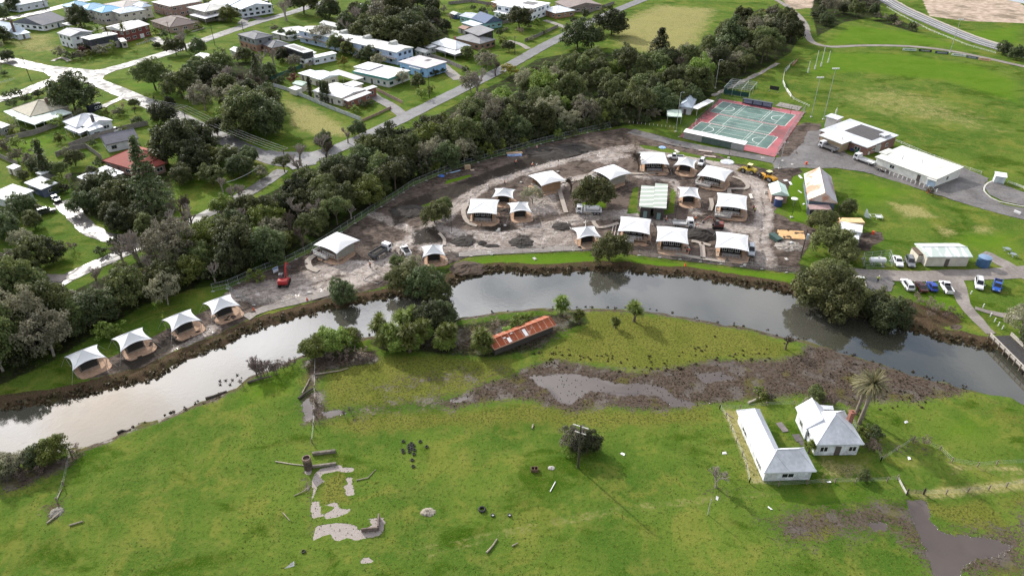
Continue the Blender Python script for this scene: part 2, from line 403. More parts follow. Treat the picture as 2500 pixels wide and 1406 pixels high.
# dry, bleached grass
for p, s, v in (([(1500, 110), (1480, 60), (1600, 10), (1760, 20), (1740, 60), (1700, 140), (1560, 130)], 12, .75), ([(690, 240), (770, 260), (840, 300), (870, 330), (780, 340), (700, 310)], 6, .75), ([(1980, 230), (2150, 200), (2330, 240), (2500, 330), (2400, 330), (2150, 290)], 18, .55), ([(2170, 495), (2250, 505), (2290, 530), (2220, 535)], 4, .95), ([(2280, 545), (2360, 570), (2300, 580)], 4, .8),
                ([(2370, 545), (2440, 550), (2430, 575), (2370, 570)], 4, .7), ([(1764, 1000), (1800, 1002), (1866, 1176), (1838, 1182)], 1.6, 1), ([(1990, 1120), (2120, 1120), (2110, 1160), (2000, 1180)], 4, .8), ([(2210, 1200), (2520, 1168), (2520, 1194), (2260, 1218)], 2.0, 1), ([(2290, 1105), (2330, 1135), (2500, 1138), (2500, 1150), (2330, 1145)], 2, .9),
                ([(20, 80), (140, 80), (150, 130), (60, 130), (10, 110)], 8, .6), ([(560, 360), (640, 380), (680, 400), (640, 410)], 4, .7), ([(400, 170), (520, 200), (480, 230), (280, 180)], 8, .35)):
    paint('dry', p, s, v)
for p in ([(2000, 110), (2060, 60), (2220, 75), (2330, 105), (2420, 135), (2300, 115)], [(2000, 125), (2200, 128), (2400, 160), (2500, 200), (2500, 260), (2300, 200), (2100, 180), (1960, 190)], [(2040, 420), (2130, 435), (2250, 470), (2100, 520)], [(2330, 560), (2500, 560), (2500, 640), (2300, 600)], [(2230, 90), (2500, 60), (2500, 110), (2380, 100)],
          [(1900, 1190), (2100, 1190), (2180, 1230), (2000, 1250), (1850, 1250)], [(2350, 1000), (2450, 1030), (2420, 1090), (2250, 1060)], [(2200, 690), (2400, 690), (2380, 790), (2250, 780)], [(20, 330), (180, 330), (100, 375), (30, 375)], [(1040, 230), (1110, 200), (1120, 215), (1010, 265)], [(590, 930), (730, 880), (730, 960), (560, 1010)], [(250, 190), (400, 200), (440, 250), (340, 230)]):
    paint('lush', p, 9, .75)
for l in ([(1000, 1345), (1250, 1290), (1500, 1240), (1700, 1215), (1860, 1200)], [(1030, 1360), (1260, 1300), (1500, 1250), (1720, 1222), (1900, 1205)], [(2500, 1155), (2380, 1160), (2260, 1150), (2160, 1110)]): line('dry', l, .8, 1.2, .6)
paint('reed', [(2250, -5), (2480, 0), (2520, 30), (2520, 58), (2360, 52), (2270, 40)], 3)
paint('reed', [(1900, -10), (1990, -10), (1985, 20), (1930, 25)], 3, .8)
paint('mud', [(735, 1180), (760, 1150), (775, 1300), (760, 1320)], 1.5, .5)
for p in ([(2250, 742), (2330, 760), (2360, 790), (2300, 800), (2180, 785), (2190, 745), (2215, 725)],): paint('bank', p, 2.5, .8)
paint('mud', [(2320, 790), (2352, 792), (2345, 806), (2322, 803)], 1, 1)
paint('dark', [(1940, 1160), (2000, 1160), (1990, 1180)], 2, .4)
paint('mud', [(2025, 905-690), (2100, 210), (2170, 260), (2060, 240)], 14, .28)
paint('mud', [(2360, 270), (2450, 275), (2440, 300), (2370, 295)], 6, .4)

_rz = lambda x, y: (600+x/4.018, 1050+y/4.018)
# old concrete floor of a vanished building
for p in ([(700, 400), (740, 370), (910, 335), (960, 360), (1065, 365), (1060, 400), (980, 410), (900, 395), (740, 430), (735, 470), (775, 495), (745, 520), (700, 530), (690, 590), (680, 650), (645, 690), (660, 600), (645, 510), (660, 450)],
          [(975, 455), (1050, 455), (1045, 540), (1065, 560), (1060, 635), (980, 640), (975, 580), (950, 545), (1000, 530)], [(640, 700), (720, 695), (745, 840), (655, 865), (635, 780)], [(770, 730), (895, 695), (910, 755), (985, 780), (1020, 740), (1025, 800), (900, 850), (780, 870), (760, 820), (840, 790), (870, 750)],
          [(680, 935), (900, 905), (1000, 915), (1080, 930), (1110, 980), (1180, 960), (1240, 920), (1180, 870), (1340, 850), (1370, 890), (1350, 980), (1310, 1030), (1150, 1060), (1080, 1080), (1000, 1050), (900, 1085), (850, 1060), (840, 1010), (760, 1030), (650, 1085), (670, 1000)],
          [(578, 330), (650, 335), (645, 430), (575, 425)], [(1140, 1250), (1220, 1245), (1265, 1290), (1180, 1305), (1110, 1300)]):
    paint('slab', [_rz(x, y) for x, y in p], .45, 1.0)

# heights: the river bed, its banks and gentle lumps
h = np.where(sdr > 0, WZ-np.minimum(sdr*.45, 1.6)-.05, WZ*sstep(1-(-sdr)/2.4))
rg = np.random.RandomState(3)
lum = np.zeros(len(X))
for k in range(26):
    w = 2*math.pi/rg.uniform(4, 26); a = rg.uniform(0, 6.28); lum += np.sin(w*(X*math.cos(a)+Y*math.sin(a))+rg.uniform(0, 6.28))*.018*rg.uniform(.5, 1.3)
rough = np.zeros(len(X))
for k in range(30):
    w = 2*math.pi/rg.uniform(1.3, 4.5); a = rg.uniform(0, 6.28); rough += np.sin(w*(X*math.cos(a)+Y*math.sin(a))+rg.uniform(0, 6.28))
near = (np.abs(X) < 125) & (Y < 235)
MUDH = np.clip(CHN['mud']*(1-.6*CHN['pale'])+.22*CHN['marsh']*(1-CHN['wet'])+.8*CHN['bank']*(dn < 8), 0, 1)
h = h+lum*.5*(1-CHN['wet'])-.06+np.where(near, rough*.022*MUDH, 0)-.05*CHN['wet']
gm = bpy.data.meshes.new('ground')
gm.vertices.add(len(X)); gm.vertices.foreach_set('co', np.stack([X, Y, h], 1).ravel())
idx = np.arange(nx*ny).reshape(ny, nx)
quads = np.stack([idx[:-1, :-1], idx[:-1, 1:], idx[1:, 1:], idx[1:, :-1]], -1).reshape(-1, 4)
gm.loops.add(quads.size); gm.loops.foreach_set('vertex_index', quads.ravel())
gm.polygons.add(len(quads)); gm.polygons.foreach_set('loop_start', np.arange(0, quads.size, 4)); gm.polygons.foreach_set('loop_total', np.full(len(quads), 4))
gm.polygons.foreach_set('use_smooth', np.ones(len(quads), bool))
gm.update(calc_edges=True)
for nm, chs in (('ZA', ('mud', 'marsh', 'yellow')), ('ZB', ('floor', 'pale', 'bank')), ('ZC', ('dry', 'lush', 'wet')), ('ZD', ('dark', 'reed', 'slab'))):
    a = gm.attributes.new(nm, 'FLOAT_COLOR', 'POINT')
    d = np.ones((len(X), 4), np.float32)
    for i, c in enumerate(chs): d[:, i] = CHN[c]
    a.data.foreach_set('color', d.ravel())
def GZ(x, y):
    i = np.searchsorted(xs, x); j = np.searchsorted(ys, y)
    return float(h[min(j, ny-1)*nx+min(i, nx-1)])

t = NT('ground')
def chan(at):
    n = t.n('ShaderNodeSeparateColor'); t.L(t.attr(at).outputs['Color'], n.inputs[0]); return n.outputs
zA, zB, zC, zD = chan('ZA'), chan('ZB'), chan('ZC'), chan('ZD')
nL = t.noise(.045, 4, .6); nM = t.noise(.28, 5, .62, .4); nF = t.noise(1.6, 4, .65); nX = t.noise(5.5, 3, .6)
def edge(c, k=.55, a=.4, b=.6, nz=None):
    f = t.math('ADD', c, t.math('MULTIPLY', t.math('SUBTRACT', nz or nF, .5), k)); f = t.math('ADD', f, t.math('MULTIPLY', t.math('SUBTRACT', nM, .5), k))
    return t.rng(f, a, b)
# grass
nP = t.noise(.11, 5, .68, .8); nD = t.noise(.06, 5, .65, .6, t.scalev((1, 1.6, 1)))
g = t.mix(t.rng(nL, .36, .64), (.047, .099, .013), (.088, .138, .021))
g = t.mix(t.math('MULTIPLY', t.rng(nP, .49, .64), .5), g, (.172, .170, .036))
g = t.mix(t.math('MULTIPLY', t.rng(nD, .52, .64), .85), g, (.026, .064, .003))
g = t.mix(t.math('MULTIPLY', t.rng(nM, .46, .7), .32), g, (.185, .178, .045))
g = t.mix(t.math('MULTIPLY', t.rng(nF, .5, .68), .6), g, (.026, .048, .005))
g = t.mix(t.math('MULTIPLY', t.rng(nX, .5, .68), .4), g, (.17, .178, .03))
g = t.mix(t.math('MULTIPLY', edge(zC[1], .5, .3, .8), .75), g, t.mix(nF, (.05, .125, .006), (.11, .185, .012)))
g = t.mix(t.math('MULTIPLY', edge(zC[0], .7, .3, .8), .8), g, t.mix(t.rng(nF, .3, .7), (.19, .175, .06), (.34, .295, .135)))
wv = t.n('ShaderNodeMix', data_type='VECTOR'); wv.inputs[0].default_value = .12; t.L(t.obj, wv.inputs[4]); t.L(t.noise(1.1, 2, fac=False), wv.inputs[5])
tus = t.math('MULTIPLY', t.rng(t.voro(2.3), .16, .42), t.rng(nM, .3, .6))
yl = t.mix(t.rng(nX, .35, .65), (.105, .112, .018), (.17, .165, .038))
yl = t.mix(t.math('MULTIPLY', t.rng(nP, .45, .62), .5), yl, (.075, .1, .012))
yl = t.mix(t.math('MULTIPLY', t.rng(t.noise(2.6, 2, .6), .5, .62), .75), yl, (.032, .034, .012))
g = t.mix(t.math('MULTIPLY', edge(zA[2], .6, .3, .75), .85), g, yl)
# forest floor
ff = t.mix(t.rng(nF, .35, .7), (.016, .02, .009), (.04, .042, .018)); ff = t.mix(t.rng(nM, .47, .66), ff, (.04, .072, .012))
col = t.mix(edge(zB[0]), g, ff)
# marsh
wetv = t.rng(nM, .4, .62)
ms = t.mix(t.rng(nF, .3, .65), (.04, .030, .022), (.098, .074, .058)); ms = t.mix(t.math('MULTIPLY', wetv, .6), ms, (.085, .07, .06))
ms = t.mix(t.math('MULTIPLY', t.rng(t.noise(2.2, 3, .65), .53, .62), .8), ms, (.026, .02, .014)); ms = t.mix(t.math('MULTIPLY', t.rng(t.noise(.16, 5, .6), .54, .66), .7), ms, (.085, .08, .02))
fm = t.rng(t.math('ADD', zA[1], t.math('ADD', t.math('MULTIPLY', t.math('SUBTRACT', nX, .5), 1.5), t.math('ADD', t.math('MULTIPLY', t.math('SUBTRACT', nF, .5), 1.0), t.math('MULTIPLY', t.math('SUBTRACT', nM, .5), .7)))), .40, .60)
col = t.mix(fm, col, ms)
# works mud
st = t.math('ADD', t.math('MULTIPLY', t.noise(.3, 7, .72, 2.2, t.scalev((.7, 1.3, 1))), .6), t.math('MULTIPLY', t.noise(.055, 4, .6, 1.5), .4))
md = t.mix(t.rng(st, .40, .57), (.036, .028, .023), (.128, .10, .084)); md = t.mix(t.math('MULTIPLY', t.rng(t.noise(.9, 5, .7, 1.5), .58, .72), .5), md, (.2, .172, .155))
md = t.mix(t.math('MULTIPLY', t.rng(nF, .56, .72), .7), md, (.022, .018, .016))
pl = t.mix(t.rng(st, .40, .58), (.19, .158, .138), (.39, .345, .315)); pl = t.mix(t.math('MULTIPLY', t.rng(t.noise(.8, 5, .7, 2.5), .52, .64), .7), pl, (.055, .045, .039))
md = t.mix(edge(zB[1], 1.1, .25, .75), md, pl)
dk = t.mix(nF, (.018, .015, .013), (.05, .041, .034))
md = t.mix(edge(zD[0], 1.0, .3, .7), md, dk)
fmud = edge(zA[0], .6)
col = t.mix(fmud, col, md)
fsl = t.rng(t.math('ADD', zD[2], t.math('ADD', t.math('MULTIPLY', t.math('SUBTRACT', nF, .5), .45), t.math('MULTIPLY', t.math('SUBTRACT', nX, .5), .35))), .46, .56)
slc = t.mix(t.rng(nX, .3, .7), (.25, .217, .2), (.34, .3, .28)); slc = t.mix(t.rng(t.noise(2.4, 3, .6), .66, .72), slc, (.05, .045, .03))
col = t.mix(fsl, col, slc)
# bank, pink reed bed, puddles
bk = t.mix(t.rng(nX, .3, .7), (.03, .022, .014), (.105, .072, .044)); bk = t.mix(t.math('MULTIPLY', t.rng(nM, .5, .66), .6), bk, (.045, .05, .018))
fb = edge(zB[2], .6)
col = t.mix(fb, col, bk)
rd = t.mix(t.rng(nM, .35, .65), (.3, .235, .18), (.46, .37, .3)); rd = t.mix(t.math('MULTIPLY', t.rng(nL, .5, .62), .7), rd, (.14, .115, .08))
col = t.mix(edge(zD[1]), col, rd)
fw = t.rng(t.math('ADD', zC[2], t.math('ADD', t.math('MULTIPLY', t.math('SUBTRACT', nF, .5), 1.3), t.math('MULTIPLY', t.math('SUBTRACT', nM, .5), 1.1))), .46, .56)
col = t.mix(fw, col, t.mix(nM, (.055, .043, .037), (.092, .072, .062)))
puds = t.math('MULTIPLY', t.math('MULTIPLY', t.rng(t.noise(.5, 3, .5, 1.0), .59, .66), fmud), t.rng(zB[1], .2, .7))
wet = t.math('MAXIMUM', fw, t.math('MULTIPLY', puds, .8))
wet = t.math('MAXIMUM', wet, t.math('MULTIPLY', t.math('MULTIPLY', fm, t.rng(nM, .52, .62)), .45))
rr = t.mixf(wet, t.mixf(fmud, .95, t.mixf(edge(zB[1], .7, .35, .65), .75, .5)), .06)
hb = t.math('ADD', t.math('MULTIPLY', nF, .6), t.math('MULTIPLY', nX, .4))
hb = t.math('ADD', hb, t.math('MULTIPLY', t.math('MULTIPLY', st, fmud), .8))
hb = t.math('MULTIPLY', hb, t.math('SUBTRACT', 1.0, t.math('MAXIMUM', wet, t.math('MULTIPLY', fsl, .9))))
t.bump(hb, .55, .34)
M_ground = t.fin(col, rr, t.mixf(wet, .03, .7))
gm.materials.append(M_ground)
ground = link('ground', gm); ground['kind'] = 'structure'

def struct(name, me_or_mb, m=None):
    o = me_or_mb.build(name, m) if isinstance(me_or_mb, MB) else link(name, me_or_mb, None, m)
    o['kind'] = 'structure'; return o

# ---------------------------------------------------------------- water
t = NT('river_water')
nb = t.math('ADD', t.math('MULTIPLY', t.noise(.9, 3, .5, .6), .5), t.math('MULTIPLY', t.noise(3.5, 2, .5), t.rng(t.noise(.03, 2), .45, .6, 0, .35)))
t.bump(nb, .05, .25)
wc = t.mix(t.rng(t.noise(.03, 3), .35, .65), (.045, .045, .032), (.075, .072, .06))
t.bsdf.inputs['IOR'].default_value = 2.2
M_water = t.fin(wc, .03, .5)
wb = MB()
P = world_poly(RIVER_N+RIVER_S, WZ)
c0, c1 = P.min(0)-6, P.max(0)+6
# a sheet that follows the channel, tucked under both banks
WN = [G(x, y-9 if x < 2500 else y, WZ) for x, y in RIVER_N]; WS = [G(x, y+11, WZ) for x, y in RIVER_S][::-1]
def resamp(p, n):
    p = np.array([q[:2] for q in p]); d = np.r_[0, np.cumsum(np.linalg.norm(np.diff(p, axis=0), axis=1))]; u = np.linspace(0, d[-1], n)
    return np.stack([np.interp(u, d, p[:, 0]), np.interp(u, d, p[:, 1])], 1)
a, b_ = resamp(WN, 120), resamp(WS, 120)
for i in range(119): wb.quad((a[i][0], a[i][1], WZ), (b_[i][0], b_[i][1], WZ), (b_[i+1][0], b_[i+1][1], WZ), (a[i+1][0], a[i+1][1], WZ))
struct('river_water', wb, M_water)
wb = MB(); q = [G(2395, -14, .02), G(2460, 1, .02), G(2520, 14, .02), G(2640, 14, .02), G(2500, -40, .02)]
wb.add(q, [tuple(range(len(q)))]); struct('sea_inlet', wb, mat((.3, .33, .36), .12, .1, .02))

# ---------------------------------------------------------------- roads, paths and paving, as sheets just above the ground
def asphalt(name, lo, hi, rough, spec=.5, wetness=0.0):
    t = NT(name)
    a = t.noise(.12, 5, .65, 1.2); b = t.noise(1.5, 4, .6); c = t.noise(14, 2, .5)
    f = t.math('ADD', t.math('MULTIPLY', a, .6), t.math('MULTIPLY', b, .4))
    col = t.mix(t.rng(f, .35, .66), lo, hi); col = t.mix(t.math('MULTIPLY', t.rng(t.noise(.5, 5, .7, 2), .6, .7), .4), col, [x*.5 for x in lo])
    r = t.rng(t.noise(.18, 4, .6, 1.5), .38, .62, rough-wetness, rough+.12)
    t.bump(c, .12, .02)
    return t.fin(col, r, spec)
M_wetroad = asphalt('wet_asphalt', (.05, .05, .052), (.115, .113, .112), .6, .4, .16)
M_road = asphalt('asphalt', (.105, .105, .11), (.175, .172, .175), .6, .4)
M_yard = asphalt('yard_asphalt', (.075, .068, .066), (.165, .152, .147), .55, .45, .12)
M_track = asphalt('gravel_track', (.15, .13, .118), (.26, .23, .21), .7, .35)
M_lane = asphalt('wet_lane', (.05, .046, .043), (.10, .093, .088), .62, .4, .30)
M_path = asphalt('concrete_path', (.2, .185, .17), (.3, .28, .255), .8, .15)
def ribbon(name, px, w, m, z=.05, jit=0.0, w1=None, step=3.0):
    P = [Vector((p[0], p[1])) for p in (G(x, y) for x, y in px)]
    # Catmull-Rom through the points
    Q = []
    for i in range(len(P)-1):
        a, b, c, d = P[max(i-1, 0)], P[i], P[i+1], P[min(i+2, len(P)-1)]
        k = max(2, int((c-b).length/step))
        for j in range(k):
            u = j/k; Q.append(.5*((2*b)+(c-a)*u+(2*a-5*b+4*c-d)*u*u+(3*b-3*c+d-a)*u**3))
    Q.append(P[-1])
    mb = MB(); vs = []
    for i, p in enumerate(Q):
        d = (Q[min(i+1, len(Q)-1)]-Q[max(i-1, 0)]).normalized(); nr = Vector((-d.y, d.x))
        ww = w if w1 is None else w+(w1-w)*i/(len(Q)-1)
        vs += [(*(p+nr*(ww/2+_rs.normal(0, jit))), z), (*(p-nr*(ww/2+_rs.normal(0, jit))), z)]
    mb.add(vs, [(2*i+1, 2*i+3, 2*i+2, 2*i) for i in range(len(Q)-1)])
    return struct(name, mb, m)
def patch(name, px, m, z=.05, jit=.12, step=1.2):
    P = world_poly(px, 0, jit, step) if jit else world_poly(px)
    mb = MB(); mb.add([(p[0], p[1], z) for p in P], [tuple(range(len(P)))])
    o = struct(name, mb, m); return o
ribbon('road', [(-140, 115), (0, 144), (100, 166), (200, 186)], 8, M_wetroad, .050, .12)
ribbon('road', [(200, 186), (290, 165), (420, 126), (560, 77), (640, 51), (700, 35), (765, 14), (860, -15)], 7.2, M_wetroad, .054, .12)
ribbon('road', [(200, 186), (270, 215), (400, 270), (520, 328), (620, 372), (700, 397), (770, 392)], 7.0, M_wetroad, .058, .12)
ribbon('road', [(200, 186), (130, 197), (60, 225), (0, 243), (-120, 285)], 7.0, M_wetroad, .062, .12)
patch('road_junction', [(105, 160), (160, 165), (230, 172), (300, 165), (255, 185), (250, 195), (300, 225), (230, 208), (180, 195), (140, 200), (90, 215), (125, 190), (100, 172)], M_wetroad, .066, .1)
ribbon('road', [(-60, 62), (40, 42), (110, 27), (190, 6), (260, -14)], 8, M_wetroad, .050, .12)
ribbon('road', [(640, 375), (735, 390), (850, 352), (960, 301), (1060, 251), (1160, 202), (1250, 157), (1330, 112), (1420, 67), (1500, 28), (1590, -8), (1700, -50)], 6.6, M_road, .070, .1)
patch('road_junction', [(640, 370), (700, 372), (760, 372), (830, 352), (850, 358), (760, 402), (715, 415), (690, 400), (650, 388)], M_road, .074, .1)
ribbon('lane', [(40, 740), (90, 715), (200, 662), (330, 603), (430, 560), (530, 510), (620, 462), (690, 415)], 4.6, M_lane, .050, .2)
ribbon('driveway', [(345, 590), (270, 580), (215, 558), (180, 522), (150, 492)], 4.5, M_lane, .054, .25)
ribbon('driveway', [(-40, 670), (70, 672), (160, 680)], 3, M_track, .054, .25)
ribbon('highway', [(2080, -60), (2140, -15), (2200, 22), (2280, 58), (2370, 95), (2450, 120), (2560, 152)], 9.5, M_road, .050)
ribbon('road_marking', [(2080, -60), (2140, -15), (2200, 22), (2280, 58), (2370, 95), (2450, 120), (2560, 152)], .35, mat((.75, .75, .72), .6, .1), .056)
for off in (-4.4, 4.4):
    px = []
    base = [(2080, -60), (2140, -15), (2200, 22), (2280, 58), (2370, 95), (2450, 120), (2560, 152)]
    ribbon('road_marking', [(x, y+(off*.72 if False else off*1.15)) for x, y in base], .25, mat((.7, .7, .68), .6, .1), .057)
ribbon('road_shoulder', [(x+6, y-7) for x, y in [(2080, -60), (2140, -15), (2200, 22), (2280, 58), (2370, 95), (2450, 120), (2560, 152)]], 3.0, mat((.36, .32, .27), .8, .2), .045, .2)
ribbon('footpath', [(1870, -12), (1905, 6), (1940, 30), (1966, 60), (1972, 88), (1988, 106), (2030, 115), (2100, 112), (2200, 113), (2300, 122), (2400, 141), (2540, 172)], 3.4, M_track, .05, .1)
patch('club_yard', [(1885, 400), (1895, 385), (1925, 382), (1960, 350), (1972, 322), (2005, 318), (2030, 345), (2070, 378), (2140, 400), (2280, 455), (2325, 425), (2340, 405), (2415, 436), (2405, 450), (2398, 462), (2412, 480), (2450, 500), (2520, 512), (2520, 542), (2440, 522), (2330, 490), (2200, 447), (2110, 420), (2040, 410), (1990, 412), (1950, 410), (1890, 412)], M_yard, .05, .15)
patch('car_park', [(2415, 447), (2425, 442), (2520, 478), (2520, 506), (2450, 492), (2415, 475), (2405, 460)], M_yard, .056, .05)
ribbon('kerb', [(2432, 440), (2412, 447), (2402, 460), (2408, 474), (2440, 493), (2520, 508)], .5, mat((.45, .43, .4), .7, .1), .09)
ribbon('track', [(2075, 667), (2160, 672), (2250, 674), (2340, 672), (2440, 668), (2540, 660)], 5.0, M_track, .05, .2)
ribbon('track', [(2398, 618), (2430, 632), (2470, 655), (2530, 690)], 3.6, M_track, .054, .2)
ribbon('track', [(2320, 672), (2342, 700), (2352, 740), (2385, 780), (2420, 815)], 4.0, M_track, .058, .25, 2.4)
ribbon('track', [(2380, 752), (2440, 768), (2500, 775)], 1.6, M_track, .062, .2)
patch('parking_bay', [(2085, 676), (2170, 678), (2185, 692), (2175, 712), (2100, 712)], M_yard, .06, .2)
ribbon('works_road', [(1540, 320), (1620, 342), (1700, 360), (1800, 376), (1890, 392)], 5.0, M_yard, .055, .2)
ribbon('footpath', [(1120, 622), (1200, 617), (1300, 611), (1420, 606)], 2.2, M_track, .05, .15)
ribbon('footpath', [(600, 775), (650, 752), (720, 737), (800, 716), (850, 697)], 2.6, M_track, .05, .15)
ribbon('driveway', [(420, 98), (400, 108), (375, 92)], 5, M_wetroad, .046, .1)
ribbon('driveway', [(590, 60), (610, 42), (650, 52)], 5, M_wetroad, .046, .1)
ribbon('driveway', [(170, 150), (150, 141), (128, 150)], 2.2, M_track, .046, .1)
ribbon('driveway', [(985, 285), (960, 262), (920, 240), (905, 228)], 4.5, M_yard, .046, .1)
ribbon('driveway', [(1120, 195), (1085, 165), (1065, 150)], 5, M_path, .046, .1)
ribbon('driveway', [(1290, 120), (1270, 108), (1240, 100)], 3, M_path, .046, .1)
ribbon('driveway', [(1390, 72), (1355, 58), (1330, 50)], 3.5, M_path, .046, .1)
ribbon('driveway', [(300, 238), (270, 252), (250, 262)], 3, M_wetroad, .046, .1)
ribbon('driveway', [(120, 75), (80, 68), (45, 75)], 2, M_path, .046, .1)
ribbon('driveway', [(290, 60), (230, 75), (200, 85)], 2, M_path, .046, .1)
ribbon('footpath', [(1900, 155), (1850, 182), (1800, 205), (1740, 235)], 2.0, mat((.3, .27, .24), .8, .3), .045, .3)

# netball and tennis courts
t = NT('court_red')
nn = t.noise(.16, 4, .6, 1)
M_cred = t.fin(t.mix(t.rng(t.math('ADD', nn, t.math('MULTIPLY', t.math('SUBTRACT', t.noise(.02, 1), .5), 1.2)), .35, .65), (.15, .022, .02), (.36, .10, .115)), t.rng(nn, .42, .58, .3, .7), .35)
t = NT('court_green')
nn = t.noise(.14, 5, .65, 1)
M_cgrn = t.fin(t.mix(t.rng(nn, .38, .64), (.06, .115, .098), (.125, .2, .175)), t.rng(nn, .4, .6, .45, .75), .3)
M_line = mat((.72, .74, .7), .6, .1)
_cz = lambda x, y: (1620+x/6.391, 180+y/6.391)
q = [_cz(880, 395), _cz(2205, 610), _cz(1735, 1305), _cz(235, 990)]
patch('court_surround', q, M_cred, .10, 0)
O = G(*_cz(850, 640)); ex = (G(*_cz(1762, 818))-O).normalized(); ey = Vector((ex.y, -ex.x, 0))   # the middle court sets the axes
def cpt(x, y, z): p = O+ex*x+ey*y; return (p.x, p.y, z)
def crect(mb, x0, y0, x1, y1, z): mb.quad(cpt(x0, y1, z), cpt(x1, y1, z), cpt(x1, y0, z), cpt(x0, y0, z))
def cloc(x, y):
    p = G(*_cz(x, y))-O; return p.dot(ex), p.dot(ey)
def court_frame(pts):
    c = [cloc(*p) for p in pts]; return min(p[0] for p in c), min(p[1] for p in c), max(p[0] for p in c), max(p[1] for p in c)
M = MB()
boxes = []
for pts in ([(905, 435), (2045, 650), (1895, 835), (755, 600)], [(850, 640), (1762, 818), (1645, 965), (715, 768)], [(570, 755), (1760, 990), (1605, 1215), (440, 890)]):
    c = np.array([cloc(*p) for p in pts]); boxes.append((c[[0, 3], 0].mean(), c[:2, 1].mean(), c[[1, 2], 0].mean(), c[2:, 1].mean()))
    crect(M, *boxes[-1], .106)
struct('court', M, M_cgrn)
M = MB()
def cline(x0, y0, x1, y1, w=.22):
    w *= .66
    if abs(x1-x0) > abs(y1-y0): crect(M, x0, y0-w/2, x1, y0+w/2, .112)
    else: crect(M, x0-w/2, y0, x0+w/2, y1, .112)
for i, (x0, y0, x1, y1) in enumerate(boxes):
    L, W = x1-x0, y1-y0
    for y in (y0, y1): cline(x0, y, x1, y)
    for x in (x0, x1): cline(x, y0+.12, x, y1-.12)
    a, b_ = (x0+L*.13, x1-L*.13) if i != 1 else (x0, x1)
    for f in (.18, .82): cline(a, y0+W*f, b_, y0+W*f, .16)
    for f in (.0, .235, .765, 1.0):
        if i == 1 and f in (0, 1): continue
        x = a+(b_-a)*f; cline(x, y0+W*.0+.12, x, y1-.12, .18)
    cline(a+(b_-a)*.235, y0+W*.5, a+(b_-a)*.765, y0+W*.5, .16)
    if i != 1:
        for f in (.335, .665): cline(x0+L*f, y0+.12, x0+L*f, y1-.12, .14)
        for sx, cx in ((1, x0+L*.13), (-1, x1-L*.13)):
            pr = None
            for k in range(13):
                an = -math.pi/2+math.pi*k/12; px_, py_ = cx+sx*3.2*math.cos(an), y0+W/2+3.2*math.sin(an)
                if pr: 
                    d = Vector((px_-pr[0], py_-pr[1])).normalized()*.1; n_ = Vector((-d.y, d.x))
                    M.quad(cpt(pr[0]-n_.x, pr[1]-n_.y, .113), cpt(px_-n_.x, py_-n_.y, .113), cpt(px_+n_.x, py_+n_.y, .113), cpt(pr[0]+n_.x, pr[1]+n_.y, .113))
                pr = (px_, py_)
struct('court_marking', M, M_line)
patch('cricket_pitch', [_cz(1820, 450), _cz(2165, 520), _cz(2110, 580), _cz(1740, 505)], M_path, .06, 0)

# ---------------------------------------------------------------- buildings
WHITE = (.78, .79, .8); 
_wmesh = {}
def window_meshes(w, hh, fr):
    k = (round(w, 1), round(hh, 1), fr)
    if k not in _wmesh:
        f = MB(); t_ = .09
        for x0, z0, x1, z1 in ((-w/2, 0, w/2, t_), (-w/2, hh-t_, w/2, hh), (-w/2, t_, -w/2+t_, hh-t_), (w/2-t_, t_, w/2, hh-t_), (-t_/2, t_, t_/2, hh-t_)): f.b(x0, -.07, z0, x1, .02, z1)
        g = MB(); g.b(-w/2+t_, -.045, t_, -t_/2, -.02, hh-t_); g.b(t_/2, -.045, t_, w/2-t_, -.02, hh-t_)
        _wmesh[k] = (f.mesh('window', mat(fr, .5, .08)), g.mesh('pane', M_glass()))
    return _wmesh[k]
_dmesh = {}
def door_mesh(w, hh, col):
    k = (w, hh, col)
    if k not in _dmesh:
        f = MB(); f.b(-w/2, -.06, 0, w/2, .02, hh); f.b(-w/2+.12, -.08, .2, w/2-.12, -.06, hh*.45); f.b(-w/2+.12, -.08, hh*.52, w/2-.12, -.06, hh-.15)
        _dmesh[k] = f.mesh('door', mat(col, .5, .12))
    return _dmesh[k]
def wing_frame(A, B, Cc, z):
    a, b, c = G(*A, z), G(*B, z), G(*Cc, z)
    ex = (b-a); L = ex.length; ex /= L
    ey = Vector((-ex.y, ex.x, 0)); W = (c-b).dot(ey)
    return a, ex, L, W
